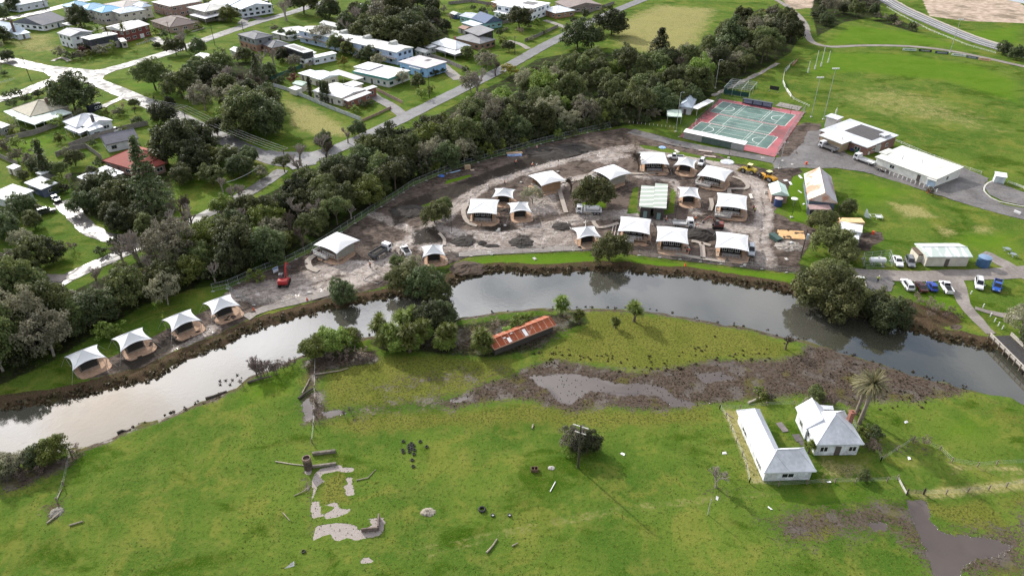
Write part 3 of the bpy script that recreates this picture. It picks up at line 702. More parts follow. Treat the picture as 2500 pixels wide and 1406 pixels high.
def roof_on(mb, L, W, z, rise, kind_, th=.22, ov=0.0):
    if kind_ == 'flat':
        mb.b(0, 0, z-th, L, W, z+.06); return
    x0, y0, x1, y1 = 0, 0, L, W
    if kind_ == 'skill':       # rises to the back
        mb.add([(0, 0, z), (L, 0, z), (L, W, z+rise), (0, W, z+rise), (0, 0, z-th), (L, 0, z-th), (L, W, z+rise-th), (0, W, z+rise-th)], [(0, 1, 2, 3), (7, 6, 5, 4), (0, 4, 5, 1), (1, 5, 6, 2), (2, 6, 7, 3), (3, 7, 4, 0)]); return
    if kind_ == 'skillx':
        mb.add([(0, 0, z+rise), (L, 0, z), (L, W, z), (0, W, z+rise), (0, 0, z+rise-th), (L, 0, z-th), (L, W, z-th), (0, W, z+rise-th)], [(0, 1, 2, 3), (7, 6, 5, 4), (0, 4, 5, 1), (1, 5, 6, 2), (2, 6, 7, 3), (3, 7, 4, 0)]); return
    if kind_ == 'hip':
        if L >= W: r0, r1 = (W/2*.98, W/2), (L-W/2*.98, W/2)
        else: r0, r1 = (L/2, L/2*.98), (L/2, W-L/2*.98)
    elif kind_ == 'gx': r0, r1 = (0, W/2), (L, W/2)
    elif kind_ == 'gy': r0, r1 = (L/2, 0), (L/2, W)
    t = [(0, 0), (L, 0), (L, W), (0, W)]
    vs = [(x, y, z) for x, y in t]+[(*r0, z+rise), (*r1, z+rise)]+[(x, y, z-th) for x, y in t]
    fs = [(6, 7, 1, 0), (7, 8, 2, 1), (8, 9, 3, 2), (9, 6, 0, 3), (9, 8, 7, 6)]
    if L >= W and kind_ == 'hip' or kind_ == 'gx': fs += [(0, 1, 5, 4), (2, 3, 4, 5), (3, 0, 4), (1, 2, 5)]
    else: fs += [(3, 0, 4, 5), (1, 2, 5, 4), (0, 1, 4), (2, 3, 5)]
    mb.add(vs, fs)
    # ridge and hip capping
    cap = .09
    mb.tube((*r0, z+rise+.02), (*r1, z+rise+.02), cap, n=5)
    if kind_ == 'hip':
        ends = [((0, 0), r0), ((0, W), r0), ((L, 0), r1), ((L, W), r1)] if L >= W else [((0, 0), r0), ((L, 0), r0), ((0, W), r1), ((L, W), r1)]
        for a, b in ends: mb.tube((*a, z+.02), (*b, z+rise+.02), cap, n=5)
HAV = []
def house(name, label, cat, wings, wall=WHITE, roof=(.6, .62, .64), frame=(.75, .75, .74), door=(.12, .1, .09), group=None, rr=.7, wvar=.12, glassy=1):
    """wings: (A, B, C, z, rise, kind, opts). A,B,C are eave corners in the photo: near left, near right, far right"""
    a0, ex0, L0, W0 = wing_frame(*wings[0][:4]); HAV.append((a0.x+ex0.x*L0/2-ex0.y*W0/2, a0.y+ex0.y*L0/2+ex0.x*W0/2, max(L0, W0)*.62+1.5))
    root = empty(name, (a0.x, a0.y, 0), 0, label, cat, group)
    rsd = random.Random(label)
    for wi, w in enumerate(wings):
        A, B, Cc, z, rise, kd = w[:6]; o = w[6] if len(w) > 6 else {}
        a, ex, L, W = wing_frame(A, B, Cc, z)
        if W < .5: print('BAD WING', label, W); W = 3
        F = Matrix(((ex.x, -ex.y, 0, a.x-a0.x), (ex.y, ex.x, 0, a.y-a0.y), (0, 0, 1, 0), (0, 0, 0, 1)))
        ang = math.atan2(ex.y, ex.x)
        ins = o.get('ins', .45); wc = o.get('wall', wall); rc = o.get('roof', roof); z0 = o.get('z0', 0)
        zr = z+.004*wi
        rm = MB(); rm.M = F; roof_on(rm, L, W, zr, rise, kd, o.get('th', .22)); ro = rm.build('roof', o.get('rmat') or mat(rc, rr, .16, .22, .12), root)
        if o.get('open'):            # carport or verandah: posts only
            for px_, py_ in ((.2, .2), (L-.2, .2), (L-.2, W-.2), (.2, W-.2)) + (((L/2, .2),) if L > 6 else ()):
                m = MB(); m.M = F; m.box((px_, py_, (z-.22)/2), (.12, .12, z-.22)); m.build('post', mat((.6, .6, .58), .6, .1), root)
            continue
        wm = MB(); wm.M = F; x0, y0, x1, y1 = ins, ins, L-ins, W-ins
        if kd == 'gx' or kd == 'gy':
            wm.b(x0, y0, z0, x1, y1, z-.03)
            s = 1-ins*2/max(.1, W if kd == 'gx' else L)
            if kd == 'gx':
                for x in (x0, x1): wm.add([(x, y0, z-.03), (x, y1, z-.03), (x, W/2, z-.03+rise*s)], [(0, 1, 2)])
            else:
                for y in (y0, y1): wm.add([(x0, y, z-.03), (x1, y, z-.03), (L/2, y, z-.03+rise*s)], [(0, 1, 2)])
        elif kd == 'skill':
            k = lambda y: z-.2+rise*y/W
            wm.add([(x0, y0, z0), (x1, y0, z0), (x1, y1, z0), (x0, y1, z0), (x0, y0, k(y0)), (x1, y0, k(y0)), (x1, y1, k(y1)), (x0, y1, k(y1))], [(3, 2, 1, 0), (4, 5, 6, 7), (0, 1, 5, 4), (1, 2, 6, 5), (2, 3, 7, 6), (3, 0, 4, 7)])
        elif kd == 'skillx':
            k = lambda x: z-.2+rise*(1-x/L)
            wm.add([(x0, y0, z0), (x1, y0, z0), (x1, y1, z0), (x0, y1, z0), (x0, y0, k(x0)), (x1, y0, k(x1)), (x1, y1, k(x1)), (x0, y1, k(x0))], [(3, 2, 1, 0), (4, 5, 6, 7), (0, 1, 5, 4), (1, 2, 6, 5), (2, 3, 7, 6), (3, 0, 4, 7)])
        else: wm.b(x0, y0, z0, x1, y1, z-.2)
        wo_ = wm.build('wall', o.get('wmat') or mat(wc, .75, wvar, .7), root)
        if o.get('band'):            # a darker upper storey of cladding
            m = MB(); m.M = F; m.b(x0-.06, y0-.06, z*.5, x1+.06, y1+.06, z-.21); m.build('cladding', mat(o['band'], .6, .12), root)
        if o.get('plinth'):
            m = MB(); m.M = F; m.b(x0-.05, y0-.05, 0, x1+.05, y1+.05, .45); m.build('plinth', mat((.3, .28, .26), .8, .2), root)
        floors = [(.9, 1.2)] if z < 4.6 else [(.9, 1.2), (z*.5+.8, 1.3)]
        if o.get('nowin'): floors = []
        if z < 2.5 and floors: floors = [(.7, 1.0)]
        bnd = .06 if o.get('band') else 0
        for fi, (zz_, hh) in enumerate(floors):
            for (p, q, rot) in (((x0, y0-bnd), (x1, y0-bnd), 0), ((x1+bnd, y0), (x1+bnd, y1), math.pi/2), ((x0-bnd, y1), (x0-bnd, y0), -math.pi/2)):
                LL = math.hypot(q[0]-p[0], q[1]-p[1]); n = max(1, min(8, int(LL/o.get('gap', 3.6))))
                if LL < 1.6: continue
                for i in range(n):
                    f = (i+.5)/n+(rsd.uniform(-.12, .12)/n if n > 1 else 0); ww = rsd.choice((1.2, 1.6, 2.1)) if not o.get('ww') else o['ww']
                    if ww > LL/n*.8: ww = 1.0
                    loc = F @ Vector((p[0]+(q[0]-p[0])*f, p[1]+(q[1]-p[1])*f, z0+zz_))
                    isdoor = fi == 0 and rot == 0 and i == n//2 and z0 == 0 and not o.get('nodoor')
                    if isdoor:
                        loc.z = z0+.05; d = link('door', door_mesh(1.0 if not o.get('garage') else 2.4, 2.05, o.get('door', door)), root); d.location = loc; d.rotation_euler = (0, 0, ang+rot); continue
                    m1, m2 = window_meshes(ww, hh, frame)
                    wf = link('window', m1, root); wf.location = loc; wf.rotation_euler = (0, 0, ang+rot); link('pane', m2, wf)
        if o.get('solar'):
            u0, v0, u1, v1, nu = o['solar']; m = MB(); m.M = F
            for i in range(nu):
                xa = L*(u0+(u1-u0)*i/nu); xb = L*(u0+(u1-u0)*(i+.92)/nu); zf = lambda y: zr+.1+(rise*y/W if kd == 'skill' else 0)
                m.add([(xa, W*v0, zf(W*v0)), (xb, W*v0, zf(W*v0)), (xb, W*v1, zf(W*v1)), (xa, W*v1, zf(W*v1)), (xa, W*v0, zf(W*v0)-.06), (xb, W*v0, zf(W*v0)-.06), (xb, W*v1, zf(W*v1)-.06), (xa, W*v1, zf(W*v1)-.06)], [(0, 1, 2, 3), (0, 4, 5, 1), (1, 5, 6, 2), (2, 6, 7, 3), (3, 7, 4, 0)])
            m.build('solar_panels', mat((.07, .062, .06), .35, .3), root)
        if o.get('chim'):
            for cx, cy, ch, col in o['chim']:
                m = MB(); m.M = F; zb = z-.5; m.box((L*cx, W*cy, (zb+ch)/2), (.8, .8, ch-zb)); m.box((L*cx, W*cy, ch+.06), (.95, .95, .12)); m.tube((L*cx, W*cy, ch+.1), (L*cx, W*cy, ch+.45), .16, n=8)
                m.build('chimney', mat(col, .8, .25, 3), root)
        for vx, vy in o.get('vents', ()):
            m = MB(); m.M = F; zt = z+rise*.8; m.tube((L*vx, W*vy, z), (L*vx, W*vy, zt+.7), .12, n=7); m.box((L*vx, W*vy, zt+.72), (.34, .34, .1)); m.build('vent', mat((.55, .56, .57), .4, .1), root)
        if o.get('deck'):
            d0 = o['deck']; m = MB(); m.M = F; zz_ = z*.5 if z > 4.6 else .4
            m.b(x0, y0-d0, zz_-.15, x1, y0-.03, zz_); m.build('deck', mat((.3, .26, .23), .8, .2), root)
            m = MB(); m.M = F; m.b(x0, y0-d0, zz_+.9, x1, y0-d0+.06, zz_+1.0)
            for i in range(int(L/1.4)+1): m.box((x0+(x1-x0)*i/int(L/1.4), y0-d0+.03, zz_+.45), (.06, .06, .9))
            m.build('balustrade', mat((.62, .62, .62), .5, .1), root)
    return root
BR = (.27, .115, .085); TAN = (.46, .40, .33); CREAM = (.62, .58, .5); STEEL = (.62, .65, .68); DGREY = (.12, .125, .14)
house('house', 'white gabled house with a big dark grey roof beside the wet street', 'house', [((104, 63), (166, 47), (146, 26), 3, 3.2, 'gx', {'vents': ()}), ((150, 58), (168, 63), (182, 54), 2.6, 0, 'flat', {'open': 1, 'roof': (.66, .67, .68)})], roof=(.135, .14, .165), frame=(.2, .2, .22), door=(.05, .08, .16))
house('house', 'pale blue roofed white cottage with a tall brown chimney at the left edge', 'house', [((20, 80), (62, 71), (16, 44), 3.2, 3.4, 'gy', {'chim': [(.32, -.02, 8.6, (.14, .08, .06))]}), ((40, 86), (74, 80), (64, 72), 2.6, .5, 'skill', {})], wall=(.66, .72, .8), roof=(.6, .68, .76))
house('house', 'two storey white house with a low grey gable and dark shaded end', 'house', [((138, 81), (171, 90), (222, 77), 6, 1.4, 'gx', {})], wall=(.72, .74, .78), roof=(.33, .34, .37), frame=(.08, .08, .09))
house('townhouse', 'flat roofed townhouse with dark upper cladding behind grey shrubs', 'townhouse', [((196, 92), (218, 98), (283, 82), 6.3, 0, 'flat', {'wall': (.36, .33, .31), 'band': (.05, .052, .07), 'ww': 1.0}), ((246, 101), (258, 104), (285, 94), 3.4, 0, 'flat', {'wall': (.36, .33, .31), 'ins': .1}), ((286, 95), (295, 103), (309, 100), 3.0, 0, 'flat', {'ins': .15, 'garage': 1, 'door': (.03, .06, .13), 'wall': (.5, .46, .4)})], roof=(.8, .8, .79), frame=(.1, .1, .1))
house('house', 'two storey red brick house with a plain white gable and garage doors', 'house', [((300, 77), (366, 60), (347, 44), 5.6, 1.5, 'gx', {'garage': 1, 'door': (.7, .7, .7)})], wall=(.19, .06, .05), roof=(.58, .58, .57), wvar=.25)
house('bungalow', 'brown brick bungalow with a hipped brown tile roof and white windows', 'house', [((366, 51), (414, 68), (474, 50), 3.0, 2.6, 'hip', {'gap': 4.2}), ((445, 52), (462, 57), (480, 51), 2.9, 1.2, 'hip', {})], wall=(.37, .27, .22), roof=(.155, .125, .115), rr=.75, wvar=.2)
house('house', 'two storey pinkish brick house with a wide white roof behind the bungalow', 'house', [((368, 5), (416, 17), (486, 1), 6, 1.8, 'hip', {})], wall=(.33, .21, .18), roof=(.6, .6, .58), wvar=.2)
house('house', 'two storey tan house with white hipped roof and lean to verandah', 'house', [((455, 18), (500, 30), (559, 16), 5.6, 2, 'hip', {}), ((462, 37), (500, 47), (542, 35), 3, .8, 'skill', {'open': 1, 'roof': (.62, .62, .64)})], wall=(.3, .27, .23), roof=(.58, .58, .55))
house('house', 'bright white gabled house with a picket fence across the street from a bare tree', 'house', [((553, 11), (587, 24), (646, 5), 4.8, 2, 'gx', {}), ((510, 6), (560, 14), (600, -4), 5, 2, 'gx', {})], wall=(.7, .75, .82), roof=(.62, .67, .73), frame=(.12, .14, .18))
for lab, w in (('blue roofed unit at the far left of the row of five', ((150, 14), (175, 20), (213, 8))), ('blue roofed unit second from the left in the row', ((186, 19), (211, 26), (252, 12))), ('blue roofed unit in the middle of the row of five', ((223, 25), (249, 32), (290, 18)))):
    house('unit', lab, 'house', [(*w, 6, 2.2, 'hip', {})], wall=(.52, .49, .44), roof=(.36, .56, .72) if 'left' in lab else (.3, .56, .78), group='blue roofed units')
house('unit', 'unit with a white and blue roof and navy awning beside the blue row', 'house', [((271, 27), (294, 34), (340, 19), 6, 1.8, 'hip', {})], wall=(.55, .52, .46), roof=(.66, .73, .8), group='blue roofed units')
house('unit', 'small square unit with a white and blue pyramid roof at the row end', 'house', [((323, 12), (346, 19), (362, 12), 6.2, 1.6, 'hip', {})], wall=(.56, .52, .44), roof=(.62, .7, .8), group='blue roofed units')
house('house', 'beige roofed house ringed by a pale green verandah roof', 'house', [((27, 266), (73, 285), (158, 254), 3.3, 2.8, 'hip', {'chim': [(.72, .6, 6.9, (.16, .11, .09))]}), ((9, 275), (30, 285), (46, 267), 2.75, .45, 'skillx', {'open': 1, 'roof': (.55, .62, .58)}), ((84, 305), (176, 275), (160, 255), 2.6, .55, 'skill', {'open': 1, 'roof': (.52, .6, .56)}), ((30, 283), (84, 305), (75, 285), 2.62, .5, 'skill', {'open': 1, 'roof': (.62, .67, .63)})], wall=(.3, .27, .23), roof=(.42, .39, .31))
house('cottage', 'white weatherboard cottage with several gables beside a black banner', 'house', [((152, 297), (186, 312), (262, 292), 3.2, 2.4, 'hip', {}), ((192, 304), (214, 312), (277, 294), 3.25, 1.3, 'gx', {'chim': [(.74, .35, 6.4, (.1, .1, .1))]}), ((203, 312), (217, 321), (248, 309), 3.0, .4, 'skill', {'wall': (.5, .55, .6)}), ((156, 311), (194, 326), (207, 317), 2.6, .3, 'skill', {'open': 1, 'roof': (.62, .63, .68)})], wall=(.62, .65, .69), roof=(.64, .66, .7))
house('house', 'low white house with a dark grey roof between cottage and red tiles', 'house', [((257, 354), (339, 337), (321, 318), 3, 2, 'gx', {})], wall=(.58, .61, .66), roof=(.15, .15, .175), frame=(.15, .15, .16))
T_ = NT('red_tile'); _n = T_.noise(.6, 5, .6); _w = T_.n('ShaderNodeTexWave', wave_type='BANDS', bands_direction='Y'); _w.inputs['Scale'].default_value = .8; _w.inputs['Distortion'].default_value = .6; T_.L(T_.obj, _w.inputs['Vector'])
M_redtile = T_.fin(T_.mix(T_.math('ADD', T_.math('MULTIPLY', _n, .5), T_.math('MULTIPLY', _w.outputs['Fac'], .5)), (.15, .03, .026), (.38, .11, .085)), .75, .2)
house('house', 'red tiled house with a brick chimney behind the tiered pine', 'house', [((249, 392), (323, 413), (414, 377), 3, 3.0, 'hip', {'rmat': M_redtile, 'chim': [(.3, .62, 6.6, (.26, .1, .08))]}), ((360, 405), (372, 410), (403, 397), 2.95, 1.2, 'hip', {'rmat': M_redtile}), ((187, 432), (232, 450), (284, 416), 2.9, .3, 'skill', {'roof': (.74, .76, .79), 'solar': (.35, .3, .75, .6, 5)})], wall=(.3, .2, .17))
house('house', 'long flat white roofed house above the black parked car', 'house', [((-30, 475), (22, 492), (76, 465), 3, .3, 'skill', {'vents': [(.6, .5)]})], wall=(.5, .52, .52), roof=(.66, .67, .68))
house('garage', 'flat white roofed garage with a navy door at the driveway head', 'garage', [((58, 446), (100, 463), (137, 446), 3, .2, 'skill', {'garage': 1, 'door': (.04, .06, .13), 'wall': (.12, .14, .2)})], roof=(.66, .67, .68))
house('shed', 'little cream shed with a white roof left of the white blossoms', 'shed', [((15, 408), (32, 414), (46, 405), 2.3, .2, 'skill', {'ins': .12})], wall=(.6, .55, .47), roof=(.66, .67, .68))
house('shed', 'tiny shed with a grey roof beside a dark bushy hedge', 'shed', [((86, 422), (100, 427), (110, 408), 2.2, .2, 'skill', {'ins': .1, 'nowin': 1})], wall=(.25, .24, .23), roof=(.55, .57, .58))
house('house', 'white roof corner at the left edge below the verandah house', 'house', [((-25, 303), (4, 313), (20, 305), 3, .3, 'skill', {})], wall=(.2, .2, .2), roof=(.66, .67, .68))
house('house', 'two storey brown brick house with a dark hipped roof near the street', 'house', [((578, 84), (622, 97), (664, 86), 6, 1.3, 'hip', {'band': (.2, .21, .22), 'ww': 1.2}), ((632, 106), (664, 118), (706, 107), 3.1, 1.5, 'hip', {})], wall=(.3, .17, .12), roof=(.14, .145, .16), frame=(.1, .1, .1))
house('house', 'black two storey box house with roof panels and white ground floor', 'house', [((692, 113), (741, 130), (760, 122), 6, 0, 'flat', {'band': (.04, .04, .045), 'solar': (.1, .2, .8, .75, 9)})], roof=(.6, .61, .62), frame=(.1, .1, .1))
house('house', 'long low white building attached right of the black box house', 'house', [((753, 138), (765, 143), (812, 127), 3.2, .2, 'skill', {'wall': (.68, .72, .8)}), ((742, 128), (752, 133), (766, 126), 3.0, .2, 'skill', {})], roof=(.7, .72, .72))
house('motel', 'long two storey motel with a grey roof, blue balcony wall and four dormers', 'motel', [((726, 74), (968, 129), (1009, 116), 5.8, .9, 'gx', {'gap': 3.0, 'deck': 1.6, 'ww': 1.6})], wall=(.45, .55, .72), roof=(.6, .61, .59), frame=(.2, .25, .4))
_mo = bpy.context.scene.collection.objects['motel']
for f in (.12, .36, .6, .85):
    a, ex, L, W = wing_frame((726, 74), (968, 129), (1009, 116), 5.8); m = MB(); m.M = Matrix.Rotation(math.atan2(ex.y, ex.x), 4, 'Z')
    m.side([(L*f-1.6, 6.3), (L*f+1.6, 6.3), (L*f+1.2, 7.6), (L*f-.2, 7.9)], W*.55, W*.9); m.build('dormer', mat((.45, .46, .43), .5, .12), _mo)
house('house', 'flat grey roofed house with bright blue curved walls beside the motel', 'house', [((972, 151), (1041, 168), (1077, 148), 4.2, 0, 'flat', {'solar': (.45, .62, .6, .85, 3)}), ((998, 163), (1025, 170), (1040, 160), 3.4, 0, 'flat', {'roof': (.75, .77, .8)})], wall=(.3, .5, .78), roof=(.5, .48, .5), frame=(.06, .1, .2))
house('house', 'white house with a stepped white roof and a teal fascia band', 'house', [((861, 174), (948, 193), (1003, 173), 3.9, 0, 'flat', {'th': .7, 'rmat': None, 'roof': (.66, .67, .68)}), ((862, 164), (900, 172), (930, 158), 4.4, 0, 'flat', {'nowin': 1})], wall=(.62, .63, .62), roof=(.66, .67, .68), frame=(.06, .2, .2))
def fascia(A, B, Cc, z0, z1, col, root, d=.06):
    a, ex, L, W = wing_frame(A, B, Cc, z1); m = MB(); m.M = Matrix.Translation((a.x-root.location.x, a.y-root.location.y, 0)) @ Matrix.Rotation(math.atan2(ex.y, ex.x), 4, 'Z')
    m.b(-d, -d, z0, L+d, -.003, z1); m.b(L+.003, 0, z0, L+d, W, z1); m.b(-d, 0, z0, -.003, W, z1); return m.build('fascia', mat(col, .5, .1), root)
_tf = [o for o in bpy.data.objects if o.get('label', '').endswith('teal fascia band')][0]
fascia((861, 174), (948, 193), (1003, 173), 3.2, 4.0, (.07, .26, .24), _tf)
house('house', 'low white roofed house with a red brick porch behind the lot fence', 'house', [((761, 222), (834, 240), (884, 216), 3.5, .5, 'gx', {'plinth': 0}), ((838, 245), (850, 248), (906, 226), 3.1, .3, 'skillx', {'wall': BR, 'roof': (.66, .67, .68)}), ((882, 217), (893, 221), (918, 212), 3.3, .2, 'skill', {'wall': BR}), ((836, 206), (862, 213), (886, 204), 3.9, .2, 'flat', {'nowin': 1})], wall=(.66, .63, .55), roof=(.66, .67, .68))
house('garage', 'cream double garage with a pale gable roof beside the red shrub', 'garage', [((745, 184), (782, 196), (817, 180), 3.4, .8, 'gx', {'garage': 1}), ((727, 179), (746, 185), (768, 174), 2.7, .2, 'skill', {})], wall=(.58, .55, .47), roof=(.68, .73, .78))
house('carport', 'wide grey flat roofed carport between garage and teal fascia house', 'carport', [((806, 176), (868, 196), (884, 189), 2.9, .1, 'skill', {'open': 1})], roof=(.5, .5, .49))
house('shed', 'small white shed at the corner of the pale lot fence', 'shed', [((704, 215), (721, 221), (731, 214), 2.3, .2, 'skill', {'ins': .12, 'nowin': 1})], wall=(.62, .6, .56), roof=(.66, .67, .68))
house('shed', 'small shed with a pink and green striped gable', 'shed', [((713, 204), (737, 210), (752, 202), 2.6, .6, 'gx', {'ins': .15, 'nowin': 1})], wall=(.5, .47, .42), roof=(.42, .52, .46))
house('cottage', 'white cottage with a hipped roof, brick chimney and sagging front verandah', 'house', [((1053, 106), (1112, 122), (1142, 110), 3.4, 2.4, 'hip', {'chim': [(.6, .6, 7, BR)]}), ((1062, 119), (1110, 134), (1124, 122), 2.7, .5, 'skill', {'open': 1, 'roof': (.7, .7, .7)}), ((1033, 113), (1046, 118), (1062, 112), 2.8, .2, 'skill', {})], wall=(.5, .5, .48), roof=(.76, .78, .8))
house('house', 'dark grey roofed house with a steep upper storey and brown walls', 'house', [((1107, 93), (1172, 108), (1204, 95), 3.3, 1.8, 'hip', {}), ((1133, 75), (1168, 88), (1186, 74), 5.6, 1.6, 'skill', {'wall': (.05, .045, .045)})], wall=(.26, .16, .12), roof=(.25, .25, .26), frame=(.08, .08, .08))
house('cottage', 'teal walled cottage with a steep slate blue gable and grey rear wing', 'house', [((1150, 46), (1184, 58), (1217, 47), 3.4, 3.0, 'gx', {'chim': [(.35, .6, 7.4, (.1, .1, .11))]}), ((1120, 39), (1160, 48), (1184, 38), 3.2, 1, 'gx', {'roof': (.42, .46, .52)}), ((1126, 56), (1156, 65), (1170, 58), 2.8, .5, 'skill', {'roof': (.5, .55, .62)})], wall=(.27, .5, .52), roof=(.12, .16, .25))
house('house', 'big white two storey modern house with glass balcony and roof panels', 'house', [((1211, 13), (1291, 25), (1337, 7), 6.4, .3, 'flat', {'ww': 2.1, 'deck': 1.8, 'solar': (.4, .5, .8, .85, 6)}), ((1204, 29), (1256, 40), (1290, 24), 3.2, 0, 'flat', {})], wall=(.78, .8, .83), roof=(.78, .8, .83), frame=(.3, .45, .6))
house('house', 'hipped white roof house with tan brick walls beside the modern house', 'house', [((1322, 22), (1356, 33), (1380, 18), 3.2, 2.2, 'hip', {})], wall=(.34, .2, .13), roof=(.76, .8, .82))
house('house', 'grey brown gabled house at the top edge right of the white ones', 'house', [((1354, 5), (1388, 20), (1430, -4), 3, 2, 'gx', {})], wall=(.3, .24, .22), roof=(.24, .2, .19))
house('house', 'orange brick house half hidden behind the big modern white house', 'house', [((1198, 4), (1215, 10), (1262, -4), 3, .2, 'skill', {})], wall=(.36, .16, .09), roof=(.76, .76, .76))
house('house', 'low flat roofed house with four roof panels among dense trees', 'house', [((851, 15), (890, 24), (910, 16), 3.8, 0, 'flat', {'solar': (.12, .2, .75, .9, 4)})], wall=(.3, .28, .26), roof=(.7, .7, .72))
house('house', 'white walled house rising behind dense trees at the top', 'house', [((905, 16), (935, 26), (952, 4), 5.5, 2, 'gx', {})], wall=(.74, .75, .76), roof=(.62, .65, .7))
for lab, A, B, Cc in (('small roof in the thicket above the motel', (889, 62), (913, 69), (922, 62)), ('mossy white hut roof in the thicket', (1007, 50), (1020, 56), (1031, 50)), ('grey gabled hut above the mossy one', (1040, 36), (1052, 44), (1060, 36)), ('tiny white shed roof near the thicket edge', (1037, 65), (1046, 68), (1054, 65)), ('long low grey roof directly behind the motel', (779, 57), (822, 67), (835, 60)), ('low sprawling grey roof between motel and street', (662, 80), (705, 90), (738, 66)), ('little navy shed by a lawn fence', (1097, 33), (1110, 37), (1118, 31)), ('white hipped cottage roof among the verge gums', (473, 137), (493, 147), (522, 138)), ('half hidden white roof under pale bare branches', (560, 121), (584, 131), (597, 122)), ('small pale shed under the bare trees', (526, 172), (540, 178), (552, 170)), ('brown wing roof beside the dark gabled house', (1118, 68), (1135, 73), (1148, 66)), ('grey shed roof beside the cottage driveway', (1012, 122), (1038, 130), (1046, 124))):
    house('hut' if 'hut' in lab else 'shed' if 'shed' in lab else 'house', lab, 'shed' if ('shed' in lab or 'hut' in lab) else 'house', [(A, B, Cc, 2.6, .9, 'gx', {'ins': .25})], wall=(.04, .06, .13) if 'navy' in lab else (.42, .42, .4), roof=(.3, .2, .16) if 'brown' in lab else (.72, .73, .72) if 'white' in lab else (.5, .51, .5))
house('house', 'pale roofed house at the very top left corner', 'house', [((-20, 4), (40, 14), (80, -6), 4, 1.5, 'hip', {})], wall=(.6, .64, .7), roof=(.66, .7, .74))
house('house', 'long grey tile roof behind the blue roofed units', 'house', [((250, 11), (300, 20), (338, 2), 3, 1.6, 'hip', {})], wall=(.4, .36, .33), roof=(.34, .32, .31))

# east side: clubs and sheds
house('clubhouse', 'club pavilion with a wide white roof carrying a bank of solar panels', 'clubhouse', [((2000, 318), (2118, 361), (2168, 329), 3.1, 1.0, 'skill', {'wall': (.22, .12, .1), 'solar': (.3, .36, .86, .9, 14), 'gap': 6}), ((1999, 330), (2056, 352), (2073, 343), 3.1, .3, 'skill', {'wall': (.36, .28, .18), 'roof': (.55, .56, .55), 'nowin': 1, 'vents': [(.75, .6)]}), ((2014, 284), (2045, 293), (2058, 286), 4.0, .1, 'skill', {'wall': (.68, .68, .68), 'nowin': 1}), ((2146, 328), (2160, 333), (2168, 325), 4.6, 0, 'flat', {'open': 1})], wall=(.5, .5, .5), roof=(.52, .54, .57))
house('clubrooms', 'long white clubrooms with cream roof and a row of white bollards', 'clubrooms', [((2136, 383), (2287, 439), (2339, 410), 2.8, .9, 'skill', {'gap': 7, 'vents': [(.3, .35), (.55, .5)]}), ((2146, 372), (2164, 378), (2180, 366), 3.2, 0, 'flat', {'nowin': 1}), ((2262, 436), (2286, 443), (2335, 414), 2.5, .2, 'skill', {'wall': (.45, .58, .72), 'nowin': 1})], wall=(.74, .74, .68), roof=(.58, .58, .54))
T_ = NT('rusted_sheeting'); _br = T_.n('ShaderNodeTexBrick'); _br.inputs['Scale'].default_value = 1.0; _br.offset = 0; _br.inputs['Brick Width'].default_value = 1.5; _br.inputs['Row Height'].default_value = 2.7; _br.inputs['Mortar Size'].default_value = .07; _br.inputs['Color1'].default_value = (.25, .06, .025, 1); _br.inputs['Color2'].default_value = (.33, .10, .045, 1); _br.inputs['Mortar'].default_value = (.55, .33, .24, 1); _mp = T_.n('ShaderNodeMapping'); _mp.inputs['Rotation'].default_value = (0, 0, -math.atan2(*(lambda v: (v.y, v.x))(G(1358, 793)-G(1207, 853)))); T_.L(T_.obj, _mp.inputs['Vector']); T_.L(_mp.outputs[0], _br.inputs['Vector'])
M_rust = T_.fin(T_.mix(T_.rng(T_.noise(.9, 5, .65), .56, .7), T_.mix(T_.math('MULTIPLY', T_.noise(3, 4, .7), .6), _br.outputs['Color'], (.17, .05, .03)), (.5, .36, .3)), .8, .15)
T_ = NT('rust_streaked_roof'); M_rust2 = T_.fin(T_.mix(T_.rng(T_.noise(.22, 4, .6, .5), .47, .6), (.62, .55, .5), T_.mix(T_.noise(1.5, 4), (.42, .17, .1), (.56, .33, .24))), .75, .15)
T_ = NT('weathered_grey_roof'); M_grey2 = T_.fin(T_.mix(T_.rng(T_.noise(.35, 5, .65, 0, T_.scalev((1, .25, 1))), .42, .66), (.42, .4, .42), (.24, .17, .17)), .6, .35)
house('shed', 'slate blue shed with a rust streaked gable roof and dark lean to', 'shed', [((1973, 488), (2045, 496), (2034, 432), 3.4, 2.6, 'gy', {'rmat': M_rust2, 'gap': 5}), ((1978, 511), (2031, 512), (2032, 502), 2.4, .2, 'skill', {'roof': (.36, .25, .24), 'wall': (.03, .035, .05), 'ins': .12, 'nowin': 1})], wall=(.14, .17, .22), frame=(.35, .4, .45))
_sh = [o for o in bpy.data.objects if o.get('label', '').startswith('slate blue shed')][0]
_rf = [c for c in _sh.children if c.name.startswith('roof')][0]
_rf.data.materials.append(M_grey2)
for p in _rf.data.polygons:
    if p.normal.z > .3 and p.normal.dot(Vector((1, .1, 0))) > .3: p.material_index = 1
house('hut', 'small brick hut with a pale green gable beside a blue tank', 'hut', [((1884, 475), (1927, 478), (1927, 453), 2.7, 1.2, 'gy', {'ins': .3, 'nowin': 1})], wall=(.34, .24, .19), roof=(.52, .66, .6))
house('site_office', 'white stepped roof site building above dark disturbed soil', 'site office', [((2042, 575), (2097, 585), (2104, 569), 3.0, .3, 'skill', {'ins': .12, 'wall': (.5, .53, .58)}), ((2050, 558), (2105, 568), (2109, 552), 3.9, .2, 'skill', {'ins': .12, 'wall': (.55, .57, .6)})], roof=(.66, .67, .68))
house('container', 'orange topped tan storage container behind the white site building', 'container', [((2052, 543), (2112, 544), (2108, 533), 2.6, 0, 'flat', {'ins': .06, 'nowin': 1})], wall=(.4, .3, .2), roof=(.72, .48, .26))
